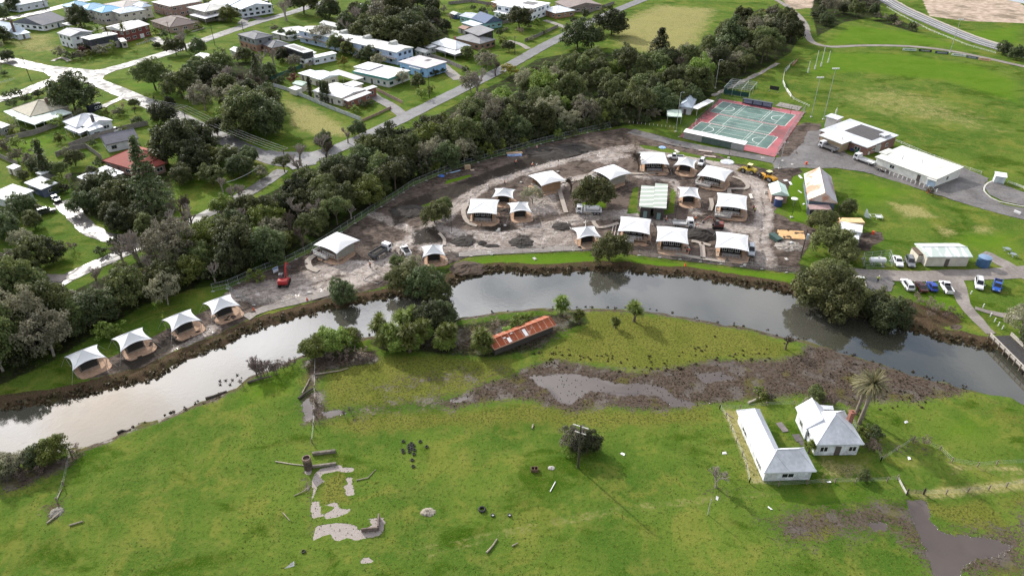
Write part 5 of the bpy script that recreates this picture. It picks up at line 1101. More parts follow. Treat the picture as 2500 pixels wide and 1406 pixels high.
# single trees and garden plants
for q in """
dark 185 270 98|olive 381 220 82|olive 446 240 80|grey 502 270 75|olive 532 332 50|olive 545 180 66|bare 560 215 62|bare 602 225 56|norfolk 632 205 46|bare 640 228 50|olive 612 318 118|dark 655 326 100|green 572 305 66
bare 455 125 56|dark 486 132 42|olive 430 135 48|dark 198 68 58|dark 8 48 36|dark 36 28 40|dark 10 104 40|grey -4 125 34|bush_grey 152 140 36|bush_dark 176 146 34|bush_red 205 135 30|bush_grey 195 146 34|bush_green 225 140 28
palm 310 112 28|dark 385 118 17|green 564 54 46|bare 700 52 58|olive 742 34 74|dark 805 48 58|grey 770 12 50|dark 712 98 26|dark 690 92 24|bush_grey 671 76 22|bare 870 72 60|olive 905 96 66|olive 952 116 88|dark 992 100 74|olive 1018 124 76|grey 930 64 66|olive 968 56 74|bare 1002 44 56|bare 852 94 48
cabbage 1040 128 26|bare 1068 74 36|dark 1088 76 30|gold 1022 60 26|dark 985 22 60|dark 935 14 60|dark 1058 30 36|olive 1140 143 36|olive 1186 110 32|olive 1242 126 30|olive 1178 158 40|grey 1190 172 50|bare 1210 186 40|olive 1268 70 58|bare 1285 60 50
dark 1492 86 70|dark 1410 120 76|olive 1444 118 60|bare 1165 232 66|grey 1150 226 56|olive 1022 220 44|bush_dark 1062 185 26|bush_dark 1080 178 22|bush_green 1030 240 34
bush_grey 290 282 30|bush_dark 336 305 34|bare 330 278 20|dark 402 302 58|dark 442 398 116|dark 492 372 84|norfolk 375 512 112|olive 302 512 92|dark 252 512 60|dark 225 480 46|olive 330 560 56|dark 120 428 38|pencil 118 432 20|olive 185 405 48|bush_grey 78 405 50|bare 172 450 34|bush_dark 160 470 36|dark 205 515 56|olive 280 545 60|lime 372 570 20
bush_dark 26 545 72|dark 20 580 76|olive 86 555 50|bush_grey 100 520 34|olive 96 650 94|dark 130 640 62|grey 60 600 50|green 40 690 80|olive 100 700 56|grey 20 660 60|bush_dark 250 620 34|bush_dark 285 600 40|scrub 182 610 36|bare 420 590 74|bare 455 545 80|bare 340 640 74|bare 565 560 66|bare 545 470 44|bare 735 405 64|bare 790 372 50|bare 850 350 40|bare 570 495 52|tuft 695 420 44|dark 792 360 44|dark 876 330 40|bush_grey 640 430 40
bush_dark 20 240 26|bush_dark 32 262 32|bush_dark 66 250 30|bush_dark 122 244 20|bush_grey 30 320 26|bush_grey 5 365 44|bush_green 110 300 30|bare 25 380 30|bush_dark 12 185 18|bare 4 172 26
pencil 759 238 11|pencil 788 247 11|pencil 796 249 11|pencil 804 251 11|bush_red 717 200 28|bush_dark 686 205 28|bush_green 752 176 24|bush_gold 838 160 28|bush_green 868 275 30|bush_dark 890 262 28|bush_dark 905 258 22|dark 900 150 40|grey 790 112 56|olive 820 128 46|gold 897 145 28|bare 845 130 44|bush_grey 760 104 30|grey 982 205 36|bush_green 940 110 30
willow 1062 545 64|olive 1085 520 46|bush_green 1066 538 32|grey 1300 498 50|willow 1452 505 92|willow 1487 635 84|dark 838 735 66|willow 990 705 76|dark 1032 715 84|olive 1068 722 66|grey 1005 672 58|olive 975 660 46|bare 1557 418 56|bare 1393 468 44|scrub 1552 365 30
willow 2002 560 62|willow 2025 615 84|willow 2058 640 70|olive 2066 525 46|willow 1990 735 118|willow 2045 765 112|willow 2085 750 80|willow 2020 700 90|dark 2166 790 90|dark 2132 770 70|willow 2150 755 60|grey 2490 812 84|dark 2512 850 60|dark 2448 134 34|dark 2480 146 36
scrub 2246 742 28|scrub 2262 752 28|scrub 2275 742 30|scrub 2282 762 30|scrub 2296 756 26|scrub 2270 774 28|scrub 2306 774 26|scrub 2322 764 30|scrub 2340 778 26|scrub 2240 730 26|scrub 2222 760 30|scrub 2215 780 30
cabbage 1370 769 46|cabbage 1413 790 34|cabbage 1503 800 26|cabbage 1548 784 48|cabbage 1090 848 58|cabbage 1180 856 56|cabbage 932 830 62|cabbage 965 848 60|cabbage 1000 858 66|cabbage 1032 838 58|cabbage 985 815 58|dark 1068 792 78|bush_dark 1092 776 40|cabbage 1012 800 56|bush_lime 1265 808 56|bush_lime 1240 818 40|bush_lime 1284 790 40|scrub 1210 800 36
bush_lime 770 862 66|bush_lime 812 848 70|bush_green 850 836 60|bare 866 846 44|scrub 800 876 50|scrub 840 872 46|scrub 884 876 50|scrub 905 884 36|scrub 694 902 46|scrub 716 896 40|scrub 668 908 30|bareshrub 626 918 52|bareshrub 645 916 46|bareshrub 672 914 36|bareshrub 592 940 22|scrub 768 980 34|bareshrub 772 1020 30|bareshrub 842 1018 26|bareshrub 858 1008 26
bush_lime 132 1112 66|bush_green 86 1128 56|bush_grey 44 1142 56|bush_green 8 1150 60|scrub 184 1106 40|scrub 104 1150 42|scrub 60 1168 44|bush_grey 20 1170 40
grey 1404 1094 74|dark 1426 1098 66|bush_green 1396 1108 40|cabbage 1440 1088 24|cabbage 1450 1096 20|bare 1748 1188 66|bare 1918 852 52|olive 2107 1168 32|date 2090 1010 74|date 2098 1032 82|cabbage 1974 1104 34|bush_lime 1850 958 26|olive 1990 975 44|bush_green 1862 975 34|scrub 2005 985 40|scrub 2030 990 44|bush_grey 1975 990 34
bush_dark 2132 1066 50|bush_green 2108 1062 40|scrub 2136 1102 50|scrub 2118 1092 30|scrub 2100 1020 34|scrub 2255 1082 36|scrub 2230 1080 30|tussock 1853 716 20|bush_grey 1880 975 28|grey 2268 474 22
olive 500 190 60|dark 520 205 56|olive 560 245 70|grey 585 262 64|dark 610 250 60|dark 650 262 60|bare 545 225 60|bare 590 240 60|olive 640 285 80|olive 585 330 86|dark 470 200 50|olive 600 150 40|bare 670 160 46|dark 690 150 36|grey 720 165 34|bush_dark 735 150 30|bare 640 165 46|dark 660 190 40
dark 848 78 50|olive 872 110 56|dark 925 112 60|olive 965 84 70|dark 1010 80 60|olive 1035 100 50|olive 985 128 60|dark 1055 55 40|bare 925 40 50|dark 895 50 46|olive 870 36 36|dark 1020 20 46|bush_red 1015 75 30|grey 1050 90 36|olive 855 132 40|dark 780 100 36|bush_grey 800 108 40|bush_green 850 138 40|bush_dark 880 150 34|bush_grey 925 160 40|bush_dark 715 178 26
dark 230 440 40|olive 150 430 40|dark 270 470 60|olive 240 470 60|dark 300 560 70|olive 360 570 60|dark 480 420 80|green 520 400 56|olive 560 410 60|dark 590 430 60|olive 520 450 60|olive 450 450 60|dark 610 400 50|olive 400 560 50|dark 350 545 60|dark 60 520 56|olive 60 440 30|dark 95 420 40|bush_dark 105 470 40|olive 130 470 36|bush_green 145 452 30|dark 470 345 60
dark 20 150 30|bush_dark 95 238 30|bush_dark 44 236 30|bush_green 260 285 26|bush_dark 320 330 24|bush_grey 215 330 26|bush_dark 60 330 26|olive 330 262 26|dark 415 262 30|bush_dark 240 120 30|bush_dark 212 128 34|bush_grey 250 135 34|bush_red 225 125 30|palm 272 118 28|palm 250 112 26|bush_green 275 132 36
bare 330 628 84|bare 300 640 70|bare 440 580 80|bare 470 565 70|bare 590 500 60|bare 240 700 60|bare 730 430 60|bare 800 395 60|bare 980 640 40|green 132 1118 76|dark 96 1130 60|grey 50 1146 62|grey 10 1155 66|green 950 842 66|green 990 856 70|green 1022 838 66|dark 1050 800 80|dark 1085 785 60|green 1090 850 58|green 1178 858 56|green 775 868 70|green 815 856 78|green 850 842 60|bareshrub 640 922 60|bareshrub 628 914 60|bareshrub 655 918 50|bareshrub 676 914 44|bare 636 918 40
""".strip().replace('\n', '|').split('|'):
    k, x, y, w = q.split()
    if k == 'lime': k = 'bush_lime'
    P(float(x), float(y), float(w), k)

TOWN = [[(120, 270), (330, 260), (420, 300), (380, 400), (200, 420), (0, 400), (0, 330)], [(740, 20), (1180, 20), (1190, 150), (1060, 230), (960, 190), (830, 110)], [(300, 30), (520, 10), (600, 40), (480, 80), (350, 110)], [(1180, 20), (1420, 10), (1480, 30), (1290, 110), (1190, 150)], [(500, 130), (720, 120), (820, 150), (700, 210), (640, 300), (480, 250)]]
for i, Q in enumerate(TOWN): scatter(Q, 15, 7, [('bush_dark', 3), ('bush_green', 3), ('bush_grey', 2), ('scrub', 1)], .8, 1.6, 'garden shrubs', 20+i, HAV)
for q in ((30, 880, 120, 'olive', 1.5), (84, 840, 112, 'grey', 1.6), (-20, 900, 110, 'tuft', 1.5), (140, 800, 100, 'tuft', 1.4), (60, 760, 110, 'olive', 1.4), (410, 742, 74, 'grey', 1.3)): P(q[0], q[1], q[2], q[3], q[4], 'trees of the woodland belt')
# labels: each plant is told apart by its look and by how near it stands to a landmark
MARKS = [('the red tiled house', 330, 395), ('the four small white tents', 370, 860), ('the red excavator', 695, 690), ('the tent beside the tip truck', 820, 620), ('the road fork', 720, 392), ('the two red orange-vested figures', 1270, 405), ('the netball courts', 1800, 310), ('the court clubroom', 1680, 290),
         ('the cricket nets', 1800, 225), ('the footpath bend', 1975, 95), ('the goal posts', 1990, 165), ('the long motel roof', 860, 110), ('the motel annexe', 1030, 160), ('the white fenced house', 815, 235), ('the teal fascia house', 930, 190), ('the brick tile roof bungalow', 415, 65), ('the street junction', 200, 186),
         ('the blue roofed units', 220, 30), ('the grey gabled white house', 120, 50), ('the weatherboard cottage', 215, 315), ('the verandah house', 90, 285), ('the black parked cars', 125, 505), ('the white flat roofs', 60, 465), ('the rusted field shed', 1280, 825), ('the dome tree on the river bank', 1490, 640),
         ('the bridge', 2440, 830), ('the parked cars', 2260, 705), ('the gas tank', 2140, 640), ('the white sheds', 2080, 570), ('the rusty gabled shed', 2010, 460), ('the farmhouse', 2040, 1050), ('the L shaped building', 1900, 1120), ('the paddock power pole', 1411, 1142), ('the concrete slab', 800, 1200), ('the river bend', 735, 870),
         ('the bottom left river edge', 100, 1110), ('the white two storey house', 1270, 45), ('the teal cottage', 1170, 50), ('the dark gabled house', 1150, 95), ('the highway', 2200, 25), ('the ribbed roof toilet block', 1600, 485), ('the marsh pool', 1540, 950), ('the lane', 250, 640), ('the lower lane end', 100, 715), ('the driveway', 200, 545),
         ('the tall brick town house', 620, 105), ('the townhouse with the flat roof', 240, 100), ('the verge bus stop', 1257, 131), ('the white cottage with the chimney', 1095, 118), ('the roadside lot', 780, 300), ('the top field', 1600, 60), ('the works fence corner', 745, 620), ('the north works fence', 1100, 415)]
ORD = ['closest', 'second closest', 'third closest', 'fourth closest', 'fifth closest', 'sixth closest', 'seventh closest', 'eighth closest', 'ninth closest', 'tenth closest', 'eleventh closest', 'twelfth closest']
MW = [(n, G(x, y).xy) for n, x, y in MARKS]
def label_plants():
    by = {}
    for p in PLANTS:
        w = WORDS[p[1]]
        if p[1] in ('olive', 'dark', 'green', 'grey', 'tuft'): w = ('large ' if p[3] > 9 else 'small ' if p[3] < 6.6 else '')+w
        by.setdefault(w, []).append(p)
    for w, ps in by.items():
        D = np.array([[(p[2]-m[1]).length for m in MW] for p in ps]); rk = D.argsort(0).argsort(0)
        for i, p in enumerate(ps):
            j = min(range(len(MW)), key=lambda j: (rk[i, j]*14+D[i, j]))
            r = int(rk[i, j]); nth = ORD[r] if r < len(ORD) else '%dth closest' % (r+1)
            if len(ps) == 1: lab = w+' near '+MW[j][0]
            else: lab = '%s, %s one to %s' % (w, nth, MW[j][0])
            k = p[1]
            tag(p[0], lab, 'shrub' if k.startswith('bush') else CAT.get(k, 'palm' if k in ('date', 'palm') else 'tree'), p[4] or ('garden shrubs' if k.startswith('bush') else 'single trees about the town' if k not in ('scrub', 'bareshrub', 'tussock') else 'dry bushes of the flats'))
label_plants()
# ---------------------------------------------------------------- safari tents: a stretched white canopy on posts over a canvas cabin
T_ = NT('white_canopy_fabric'); M_canopy = T_.fin(T_.mix(T_.noise(.5, 4), (.82, .83, .84), (.88, .89, .9)), .6, .3)
_tl = T_.n('ShaderNodeBsdfTranslucent'); _tl.inputs[0].default_value = (.88, .89, .9, 1); _m = T_.n('ShaderNodeMixShader'); _m.inputs[0].default_value = .3
T_.L(T_.bsdf.outputs[0], _m.inputs[1]); T_.L(_tl.outputs[0], _m.inputs[2]); T_.L(_m.outputs[0], T_.out.inputs[0])
CANVAS = (.38, .25, .155); M_dark = mat((.03, .028, .026), .8, .2); M_pad = mat((.38, .25, .17), .85, .22, 1.2); M_white = mat((.7, .7, .7), .5, .08)
def tent(label, A, B, Cc, big, cabin=CANVAS, rail=0, wide=1.0, padf=1.0, riv=0):
    riv = 'river' in label
    z = 3.0 if big else 2.5
    a, ex, L, W = wing_frame(A, B, Cc, z); ey = Vector((-ex.y, ex.x, 0)); c = a+ex*L/2+ey*W/2
    root = empty('safari_tent', (c.x, c.y, 0), math.atan2(ex.y, ex.x), label, 'tent', 'white roofed safari tents')
    ha, hb = L/2, W/2; N = 17; conc = .07 if big else .2; peak = 1.25 if big else 1.9; mb = MB(); vs = []
    for j in range(N):
        for i in range(N):
            u = -1+2*i/(N-1); v = -1+2*j/(N-1); m = max(abs(u)*(1 if not big else (abs(u)*.85+.15)), abs(v)); n_ = min(abs(u), abs(v))
            x = u*ha*(1-conc*u*u*(1-v*v)); y = v*hb*(1-conc*v*v*(1-u*u))
            zz_ = z+peak*(1-m)**(1.0 if big else 1.35)+(.28 if big else .5)*m**3*(1-n_*n_)*(1 if m > .3 else 0)
            vs.append((x, y, zz_))
    fs = [(j*N+i, j*N+i+1, (j+1)*N+i+1, (j+1)*N+i) for j in range(N-1) for i in range(N-1)]
    mb.add(vs, fs); n0 = len(vs); mb.add([(x, y, q-.03) for x, y, q in vs], [tuple(reversed(f)) for f in fs])
    edge = [i for i in range(N)]+[j*N+N-1 for j in range(1, N)]+[(N-1)*N+i for i in range(N-2, -1, -1)]+[j*N for j in range(N-2, 0, -1)]
    for k in range(len(edge)): p, q = edge[k], edge[(k+1) % len(edge)]; mb.f.append([q, p, p+n0, q+n0]); mb.mi.append(0)
    cn = mb.build('canopy', M_canopy, root); m = MB(); H_ = N//2
    for di, dj in ((1, 1), (1, -1), (-1, 1), (-1, -1)): m.path([Vector(vs[(H_+dj*k)*N+H_+di*k])+Vector((0, 0, .01)) for k in range(H_+1)], .035, 4)
    for k in range(len(edge)): m.tube(vs[edge[k]], vs[edge[(k+1) % len(edge)]], .035, n=4)
    m.build('seam', mat((.55, .57, .6), .6, .1), cn)
    for sx in (-1, 1):
        for sy in (-1, 1): g_ = MB(); g_.tube((sx*ha*.97, sy*hb*.97, z), (sx*(ha+1.1), sy*(hb+.9), 0), .018, n=4); g_.build('guy_rope', mat((.5, .5, .48), .7, .05), root)
    for sx in (-1, 1):
        for sy in (-1, 1):
            m = MB(); m.tube((sx*ha*.86, sy*hb*.86, 0), (sx*ha*.97, sy*hb*.97, z), .06, n=6); m.build('post', mat((.35, .33, .3), .5, .1), root)
    fl = .75 if rail == 2 else .35
    cx, cy0, cy1 = (ha*.68, -hb*.34, hb*.72) if big else (ha*.56, -hb*.3, hb*.6)
    if not big and riv: cabin = (.13, .115, .1)
    m = MB(); m.b(-cx, cy0, 0, cx, cy1, z-.15); m.build('cabin', mat(cabin, .8, .12), root)
    m = MB(); m.b(-cx+.25, cy0-.05, fl, cx-.25, cy0-.003, z-.3); fr = m.build('screen_front', M_dark, root)
    for k in range(3 if big else 2):
        n = 3 if big else 2; w = (2*cx-.8)/n; x0 = -cx+.4+w*k
        if big:
            m1, m2 = window_meshes(round(w*.7, 1), 1.2, (.6, .6, .58)); f_ = link('window', m1, root); f_.location = (x0+w/2, cy0-.06, fl+.55); link('pane', m2, f_)
    m = MB(); kx = .86 if big else .5; m.b(-ha*kx, -hb*(.84 if big else .5), fl-.3, ha*kx, cy0-.06, fl-.02); dk = m.build('deck', mat((.33, .25, .19), .8, .2), root)
    if not riv:
        m = MB()
        for sx in (-1, 1): m.b(sx*cx-.04, -hb*(.8 if big else .62), 0, sx*cx+.04, cy0-.06, z-(.35 if big else .7))
        m.build('side_flap', mat(cabin, .8, .12), root)
    if big or rail:
        m = MB()
        for zz_ in (fl+.9, fl+.5): m.b(-cx*.7, -hb*.83, zz_, cx*.8, -hb*.83+.07, zz_+.09)
        for k in range(6): x = -cx*.7+cx*1.5*k/5; m.b(x-.04, -hb*.83, fl-.1, x+.04, -hb*.83+.07, fl+.9)
        m.build('railing', M_white if rail == 2 else mat((.42, .44, .48), .6, .1), root)
    if rail == 2:      # wide white railed deck wrapping the corner
        m = MB(); X0, X1, Y0 = -ha*1.0, cx*.1, -hb*1.12
        m.b(X0, Y0, fl-.55, X1, -hb*.84-.004, fl-.05); m.build('deck', mat((.38, .36, .34), .8, .15), root)
        m = MB()
        for zz_ in (fl+.4, fl+.9):
            m.b(X0, Y0, zz_, X1, Y0+.08, zz_+.1); m.b(X0, Y0+.09, zz_, X0+.08, -hb*.2, zz_+.1); m.b(X1-.08, Y0+.09, zz_, X1, -hb*.85, zz_+.1)
        for k in range(6): x = X0+.05+(X1-X0-.1)*k/5; m.b(x-.05, Y0+.01, fl-.05, x+.05, Y0+.07, fl+.9)
        m.build('railing', M_white, root)
    # bed of tan gravel it stands on
    m = MB(); rs = random.Random(label); pts = []
    for k in range(28):
        t_ = 6.283*k/28; q = (abs(math.cos(t_))**4+abs(math.sin(t_))**4)**-.25
        pts.append((math.cos(t_)*q*ha*1.0*padf*rs.uniform(.97, 1.03)+.5*wide, math.sin(t_)*q*hb*.98*padf*rs.uniform(.97, 1.03)-hb*.3))
    m.prism(pts, -.15, .05); o = m.build('gravel_pad', M_pad, root)
    return root
for a in (('star shaped white tent lowest in the row of four by the river', (177, 905), (260, 872), (229, 844), 0), ('star shaped white tent second from the bottom in the riverside row', (294, 859), (372, 828), (340, 802), 0), ('star shaped white tent third from the bottom in the riverside row', (419, 811), (492, 782), (459, 757), 0),
          ('star shaped white tent at the upper end of the riverside row of four', (517, 771), (587, 746), (553.5, 721), 0), ('small white tent on tan pad left of the long green bank', (1031, 629), (1088, 624), (1078, 598), 0), ('small pointed white tent behind the wide one left of centre', (1200, 483), (1254, 486), (1253, 463), 0),
          ('small pointed white tent right of the wide one left of centre', (1244, 522), (1299, 519), (1288, 494), 0), ('small white tent wedged between a white ute and the corner deck tent', (1644, 405), (1696, 413), (1697, 391), 0), ('small white tent beside the ribbed roof toilet block', (1657, 484), (1711, 487), (1706, 460), 0),
          ('small white tent peeking out behind the dome tree', (1409, 586), (1469, 580), (1453, 552), 0),
          ('big white tent with grey cabin nearest the tip truck', (765, 598), (822, 620), (877, 586), 1, (.3, .29, .25), 2), ('wide white tent left of centre with curved boardwalk at its side', (1140, 522), (1213, 524), (1214, 488), 1), ('big white tent with a long ramp descending from its deck', (1289, 429), (1322, 455), (1381, 440), 1),
          ('big white tent with grey cabin right of the leafless tree', (1446, 417), (1490, 440), (1537, 421), 1, (.3, .28, .24), 2), ('big white tent with tan side walls at the back of the works', (1565, 402), (1634, 403), (1630, 373), 1), ('big white tent with white railed deck near the yellow loader', (1701, 429), (1769, 444), (1789, 417), 1, (.4, .3, .22), 2),
          ('big white tent with railed deck beside two talking workers', (1748, 505), (1824, 514), (1824, 479), 1, (.42, .3, .22), 2), ('big white tent with railed deck right behind the dome tree', (1508, 565), (1586, 573), (1591, 536), 1, (.42, .3, .22), 2), ('big white tent in front of the dark soil heap and small digger', (1602, 590), (1681, 597), (1682, 559), 1), ('big white tent with a silver van parked at its right side', (1746, 605), (1829, 615), (1829, 575), 1)):
    tent(*a)
# boardwalks of sawn timber between the tents
T_ = NT('timber_boards'); _w = T_.n('ShaderNodeTexWave', wave_type='BANDS', bands_direction='DIAGONAL'); _w.inputs['Scale'].default_value = 1.6; T_.L(T_.obj, _w.inputs['Vector'])
M_board = T_.fin(T_.mix(T_.math('ADD', T_.math('MULTIPLY', T_.noise(.8, 4), .7), T_.math('MULTIPLY', _w.outputs['Fac'], .3)), (.2, .165, .14), (.42, .37, .32)), .8, .3)
for px, w in (([(1141, 500), (1131, 515), (1136, 535), (1150, 548), (1165, 552)], 1.3), ([(1362, 452), (1370, 480), (1382, 520)], 1.3), ([(1360, 452), (1372, 445), (1410, 440), (1430, 432), (1450, 420)], 1.2), ([(1535, 424), (1570, 425), (1600, 423)], 1.3), ([(1788, 432), (1812, 440), (1826, 455), (1815, 462), (1780, 462), (1784, 478)], 1.3), ([(1688, 589), (1710, 594), (1715, 610), (1716, 632)], 1.3), ([(1735, 600), (1712, 594)], 1.2), ([(1648, 620), (1715, 632), (1770, 640)], 1.2),
              ([(1448, 540), (1460, 556), (1490, 552), (1510, 545)], 1.2), ([(770, 623), (752, 637), (757, 655), (778, 662)], 1.6), ([(1072, 570), (1085, 585), (1084, 600)], .9), ([(1735, 485), (1738, 500), (1733, 515)], 1.2)):
    ribbon('boardwalk', px, w, M_board, .16)
# bordered beds and pegged out plots in the works
for x, y, w, l in ((908, 672, 5, 7), (1415, 545, 5.5, 4)):
    pass
# ---------------------------------------------------------------- vehicles
M_tyre = mat((.018, .018, .018), .85, .2); M_rim = mat((.35, .35, .36), .4, .1, metal=.6); M_vglass = NT('vehicle_glass').fin((.012, .014, .018), .05, .6)
M_lamp = mat((.75, .75, .72), .2, .05); M_tail = mat((.3, .02, .02), .3, .05); M_black = mat((.02, .02, .022), .6, .2)
def paint_m(c): return mat(c, .25, .04, .3, .6, name='car_paint_%d' % len(_mc))
def wheel(root, x, y, r, w=.22):
    m = MB(); m.tube((x, y-w/2, r), (x, y+w/2, r), r, n=14); o = m.build('wheel', M_tyre, root)
    m = MB(); s = 1 if y > 0 else -1; m.tube((x, y+s*(w/2-.02), r), (x, y+s*(w/2+.012), r), r*.58, n=10); m.build('rim', M_rim, o)
def loft(mb, secs):
    "secs: list of (x, half width, z0, z1, top half width)"
    vs = []
    for x, w, z0, z1, tw in secs: vs += [(x, -w*.94, z0), (x, -w, z0+(z1-z0)*.45), (x, -tw, z1), (x, tw, z1), (x, w, z0+(z1-z0)*.45), (x, w*.94, z0)]
    n = len(secs); fs = [(i*6+k, (i+1)*6+k, (i+1)*6+(k+1) % 6, i*6+(k+1) % 6) for i in range(n-1) for k in range(6)]
    fs = [tuple(reversed(f)) for f in fs]; fs += [tuple(range(6)), tuple(range((n-1)*6+5, (n-1)*6-1, -1))]
    mb.add(vs, fs)
def car(name, label, cat, px, hd, col, kind_='suv', L=4.6, W=1.86, H=1.65, group='parked cars', roofc=None, z=.06):
    "px is the middle of the footprint in the photo, hd the photo-space point the nose looks at"
    p = G(*px); q = G(*hd); d = (q-p); rz = math.atan2(d.y, d.x)
    root = empty(name, (p.x, p.y, z), rz, label, cat, group)
    pm = paint_m(col); hw = W/2; hl = L/2; r = .36 if kind_ != 'hatch' else .32; bz = .92 if kind_ != 'hatch' else .85
    m = MB(); loft(m, [(-hl, hw*.86, .42, bz*.92, hw*.8), (-hl+.12, hw*.96, .3, bz, hw*.9), (-hl*.4, hw, .26, bz+.02, hw*.93), (hl*.35, hw, .26, bz+.02, hw*.93), (hl*.55, hw*.98, .28, bz, hw*.86), (hl-.18, hw*.92, .32, bz*.9, hw*.76), (hl, hw*.78, .42, bz*.72, hw*.66)]); m.build('body', pm, root, smooth=False)
    if kind_ == 'ute': c0, c1, c2, c3 = -hl*.08, 0.0, hl*.32, hl*.52
    elif kind_ == 'hatch': c0, c1, c2, c3 = -hl*.86, -hl*.62, hl*.12, hl*.45
    elif kind_ == 'sedan': c0, c1, c2, c3 = -hl*.68, -hl*.36, hl*.1, hl*.42
    else: c0, c1, c2, c3 = -hl*.93, -hl*.78, hl*.14, hl*.47
    tw = hw*.74
    m = MB(); m.add([(c0, -hw*.88, bz), (c3, -hw*.86, bz), (c3, hw*.86, bz), (c0, hw*.88, bz), (c1, -tw, H), (c2, -tw, H), (c2, tw, H), (c1, tw, H)], [(4, 5, 6, 7), (0, 1, 5, 4), (1, 2, 6, 5), (2, 3, 7, 6), (3, 0, 4, 7)]); m.build('cabin', paint_m(roofc) if roofc else pm, root)
    def pane(a, b, c, d_, n_=.012):
        a, b, c, d_ = map(Vector, (a, b, c, d_)); nm = (b-a).cross(d_-a).normalized()*n_; cen = (a+b+c+d_)/4
        m = MB(); m.quad(*[cen+(v-cen)*.88+nm for v in (a, b, c, d_)]); m.build('window', M_vglass, root)
    pane((c3, -hw*.86, bz), (c3, hw*.86, bz), (c2, tw, H), (c2, -tw, H)); pane((c0, hw*.88, bz), (c0, -hw*.88, bz), (c1, -tw, H), (c1, tw, H))
    pane((c0, -hw*.88, bz), (c3, -hw*.86, bz), (c2, -tw, H), (c1, -tw, H)); pane((c3, hw*.86, bz), (c0, hw*.88, bz), (c1, tw, H), (c2, tw, H))
    if kind_ == 'ute':
        m = MB(); m.b(-hl+.1, -hw*.8, bz+.021, c0-.1, hw*.8, bz+.04); m.build('tray', M_black, root)
        m = MB()
        for y in (-hw*.9, hw*.82): m.b(-hl+.05, y, bz, c0-.05, y+hw*.08, bz+.28)
        m.b(-hl+.02, -hw*.9, bz-.1, -hl+.09, hw*.9, bz+.28); m.build('tray_side', pm, root)
    elif kind_ == 'suv':
        m = MB()
        for y in (-tw*.86, tw*.86): m.b(c1+.1, y-.03, H, c2-.1, y+.03, H+.07)
        m.build('roof_rail', M_black, root)
    for x in (-hl*.62, hl*.62):
        for y in (-hw+.1, hw-.1): wheel(root, x, y, r)
    for y in (-hw*.62, hw*.62):
        m = MB(); m.box((hl-.1, y, bz*.74), (.14, .34, .13)); m.build('headlight', M_lamp, root)
        m = MB(); m.box((-hl+.03, y*1.2, bz*.82), (.08, .22, .2)); m.build('tail_light', M_tail, root)
    for y in (-hw-.08, hw+.08):
        m = MB(); m.box((c3-.1, y, bz+.1), (.16, .18, .14)); m.build('mirror', pm, root)
    return root
WH = (.72, .73, .75); BK = (.02, .021, .024); SIL = (.16, .165, .18)
def W2(x, y): return 2000+x/4.018, 600+y/4.018
car('parked_car', 'white station wagon parked beside the gas tank cage', 'car', W2(766, 172), W2(800, 240), WH, 'sedan', 4.9, H=1.5)
car('parked_car', 'dark grey four wheel drive with silver roof beside the white wagon', 'car', W2(886, 180), W2(912, 240), SIL, 'suv', H=1.75)
car('parked_ute', 'tan backed white ute parked under the big willow', 'ute', W2(398, 378), W2(385, 330), (.55, .48, .38), 'ute', 5.1, H=1.75, roofc=WH)
car('parked_car', 'white wagon left of the dark red car on the verge', 'car', W2(858, 402), W2(815, 340), WH, 'suv', 4.9)
car('parked_car', 'black and dark red car between white wagon and blue hatchback', 'car', W2(992, 424), W2(955, 370), (.05, .016, .018), 'sedan', 4.5, H=1.45)
car('parked_car', 'royal blue hatchback with dark roof by the brown bushes', 'car', W2(1100, 420), W2(1070, 370), (.02, .055, .32), 'hatch', 4.1, 1.75, 1.5)
car('parked_ute', 'white ute with a dark open tray next to the gravel track', 'ute', W2(1238, 428), W2(1190, 355), WH, 'ute', 5.4, H=1.75)
car('parked_car', 'white four wheel drive alone on grass near the white posts', 'car', W2(1560, 395), W2(1565, 460), WH, 'suv', 4.8, H=1.8)
car('parked_ute', 'blue ute with a dark tray on the right hand grass', 'ute', W2(1737, 415), W2(1725, 475), (.025, .085, .36), 'ute', 5.2, H=1.75)
car('parked_car', 'white and black car nosed in front of the navy garage', 'car', (137, 490), (150, 500), BK, 'sedan', 4.7, H=1.5, roofc=WH)
car('parked_car', 'black four wheel drive side on by the shining driveway', 'car', (115, 521), (136, 516), BK, 'suv', 4.9, H=1.8, roofc=(.3, .31, .33))
car('parked_car', 'white four wheel drive parked on the grass at the top left', 'car', (107, 9), (95, 11), WH, 'suv', 4.8)
car('parked_car', 'white car in the drive of the gabled white house', 'car', (607, 32), (604, 38), WH, 'suv', 4.7)
car('parked_van', 'white van behind the picket fence at the top', 'van', (654, 12), (662, 13), WH, 'suv', 5.0, H=2.1)
car('parked_ute', 'white ute tucked beside the weatherboard cottage', 'ute', (280, 323), (292, 320), WH, 'ute', 5.0)
car('parked_ute', 'white ute parked behind the small wedged tent', 'ute', (1649, 388), (1637, 387), WH, 'ute', 5.2, H=1.8, group='site vehicles')
car('parked_car', 'white four wheel drive with open back near the corner deck tent', 'car', (1712, 401), (1706, 410), WH, 'suv', 4.8, H=1.8, group='site vehicles')
car('parked_van', 'silver van right of the lowest wide tent', 'van', (1833, 617), (1834, 632), (.42, .45, .5), 'suv', 4.8, H=2.0, group='site vehicles')
car('parked_ute', 'white ute at the foot of the pegged out plot', 'ute', (991, 618), (984, 608), WH, 'ute', 5.2, H=1.8, group='site vehicles')
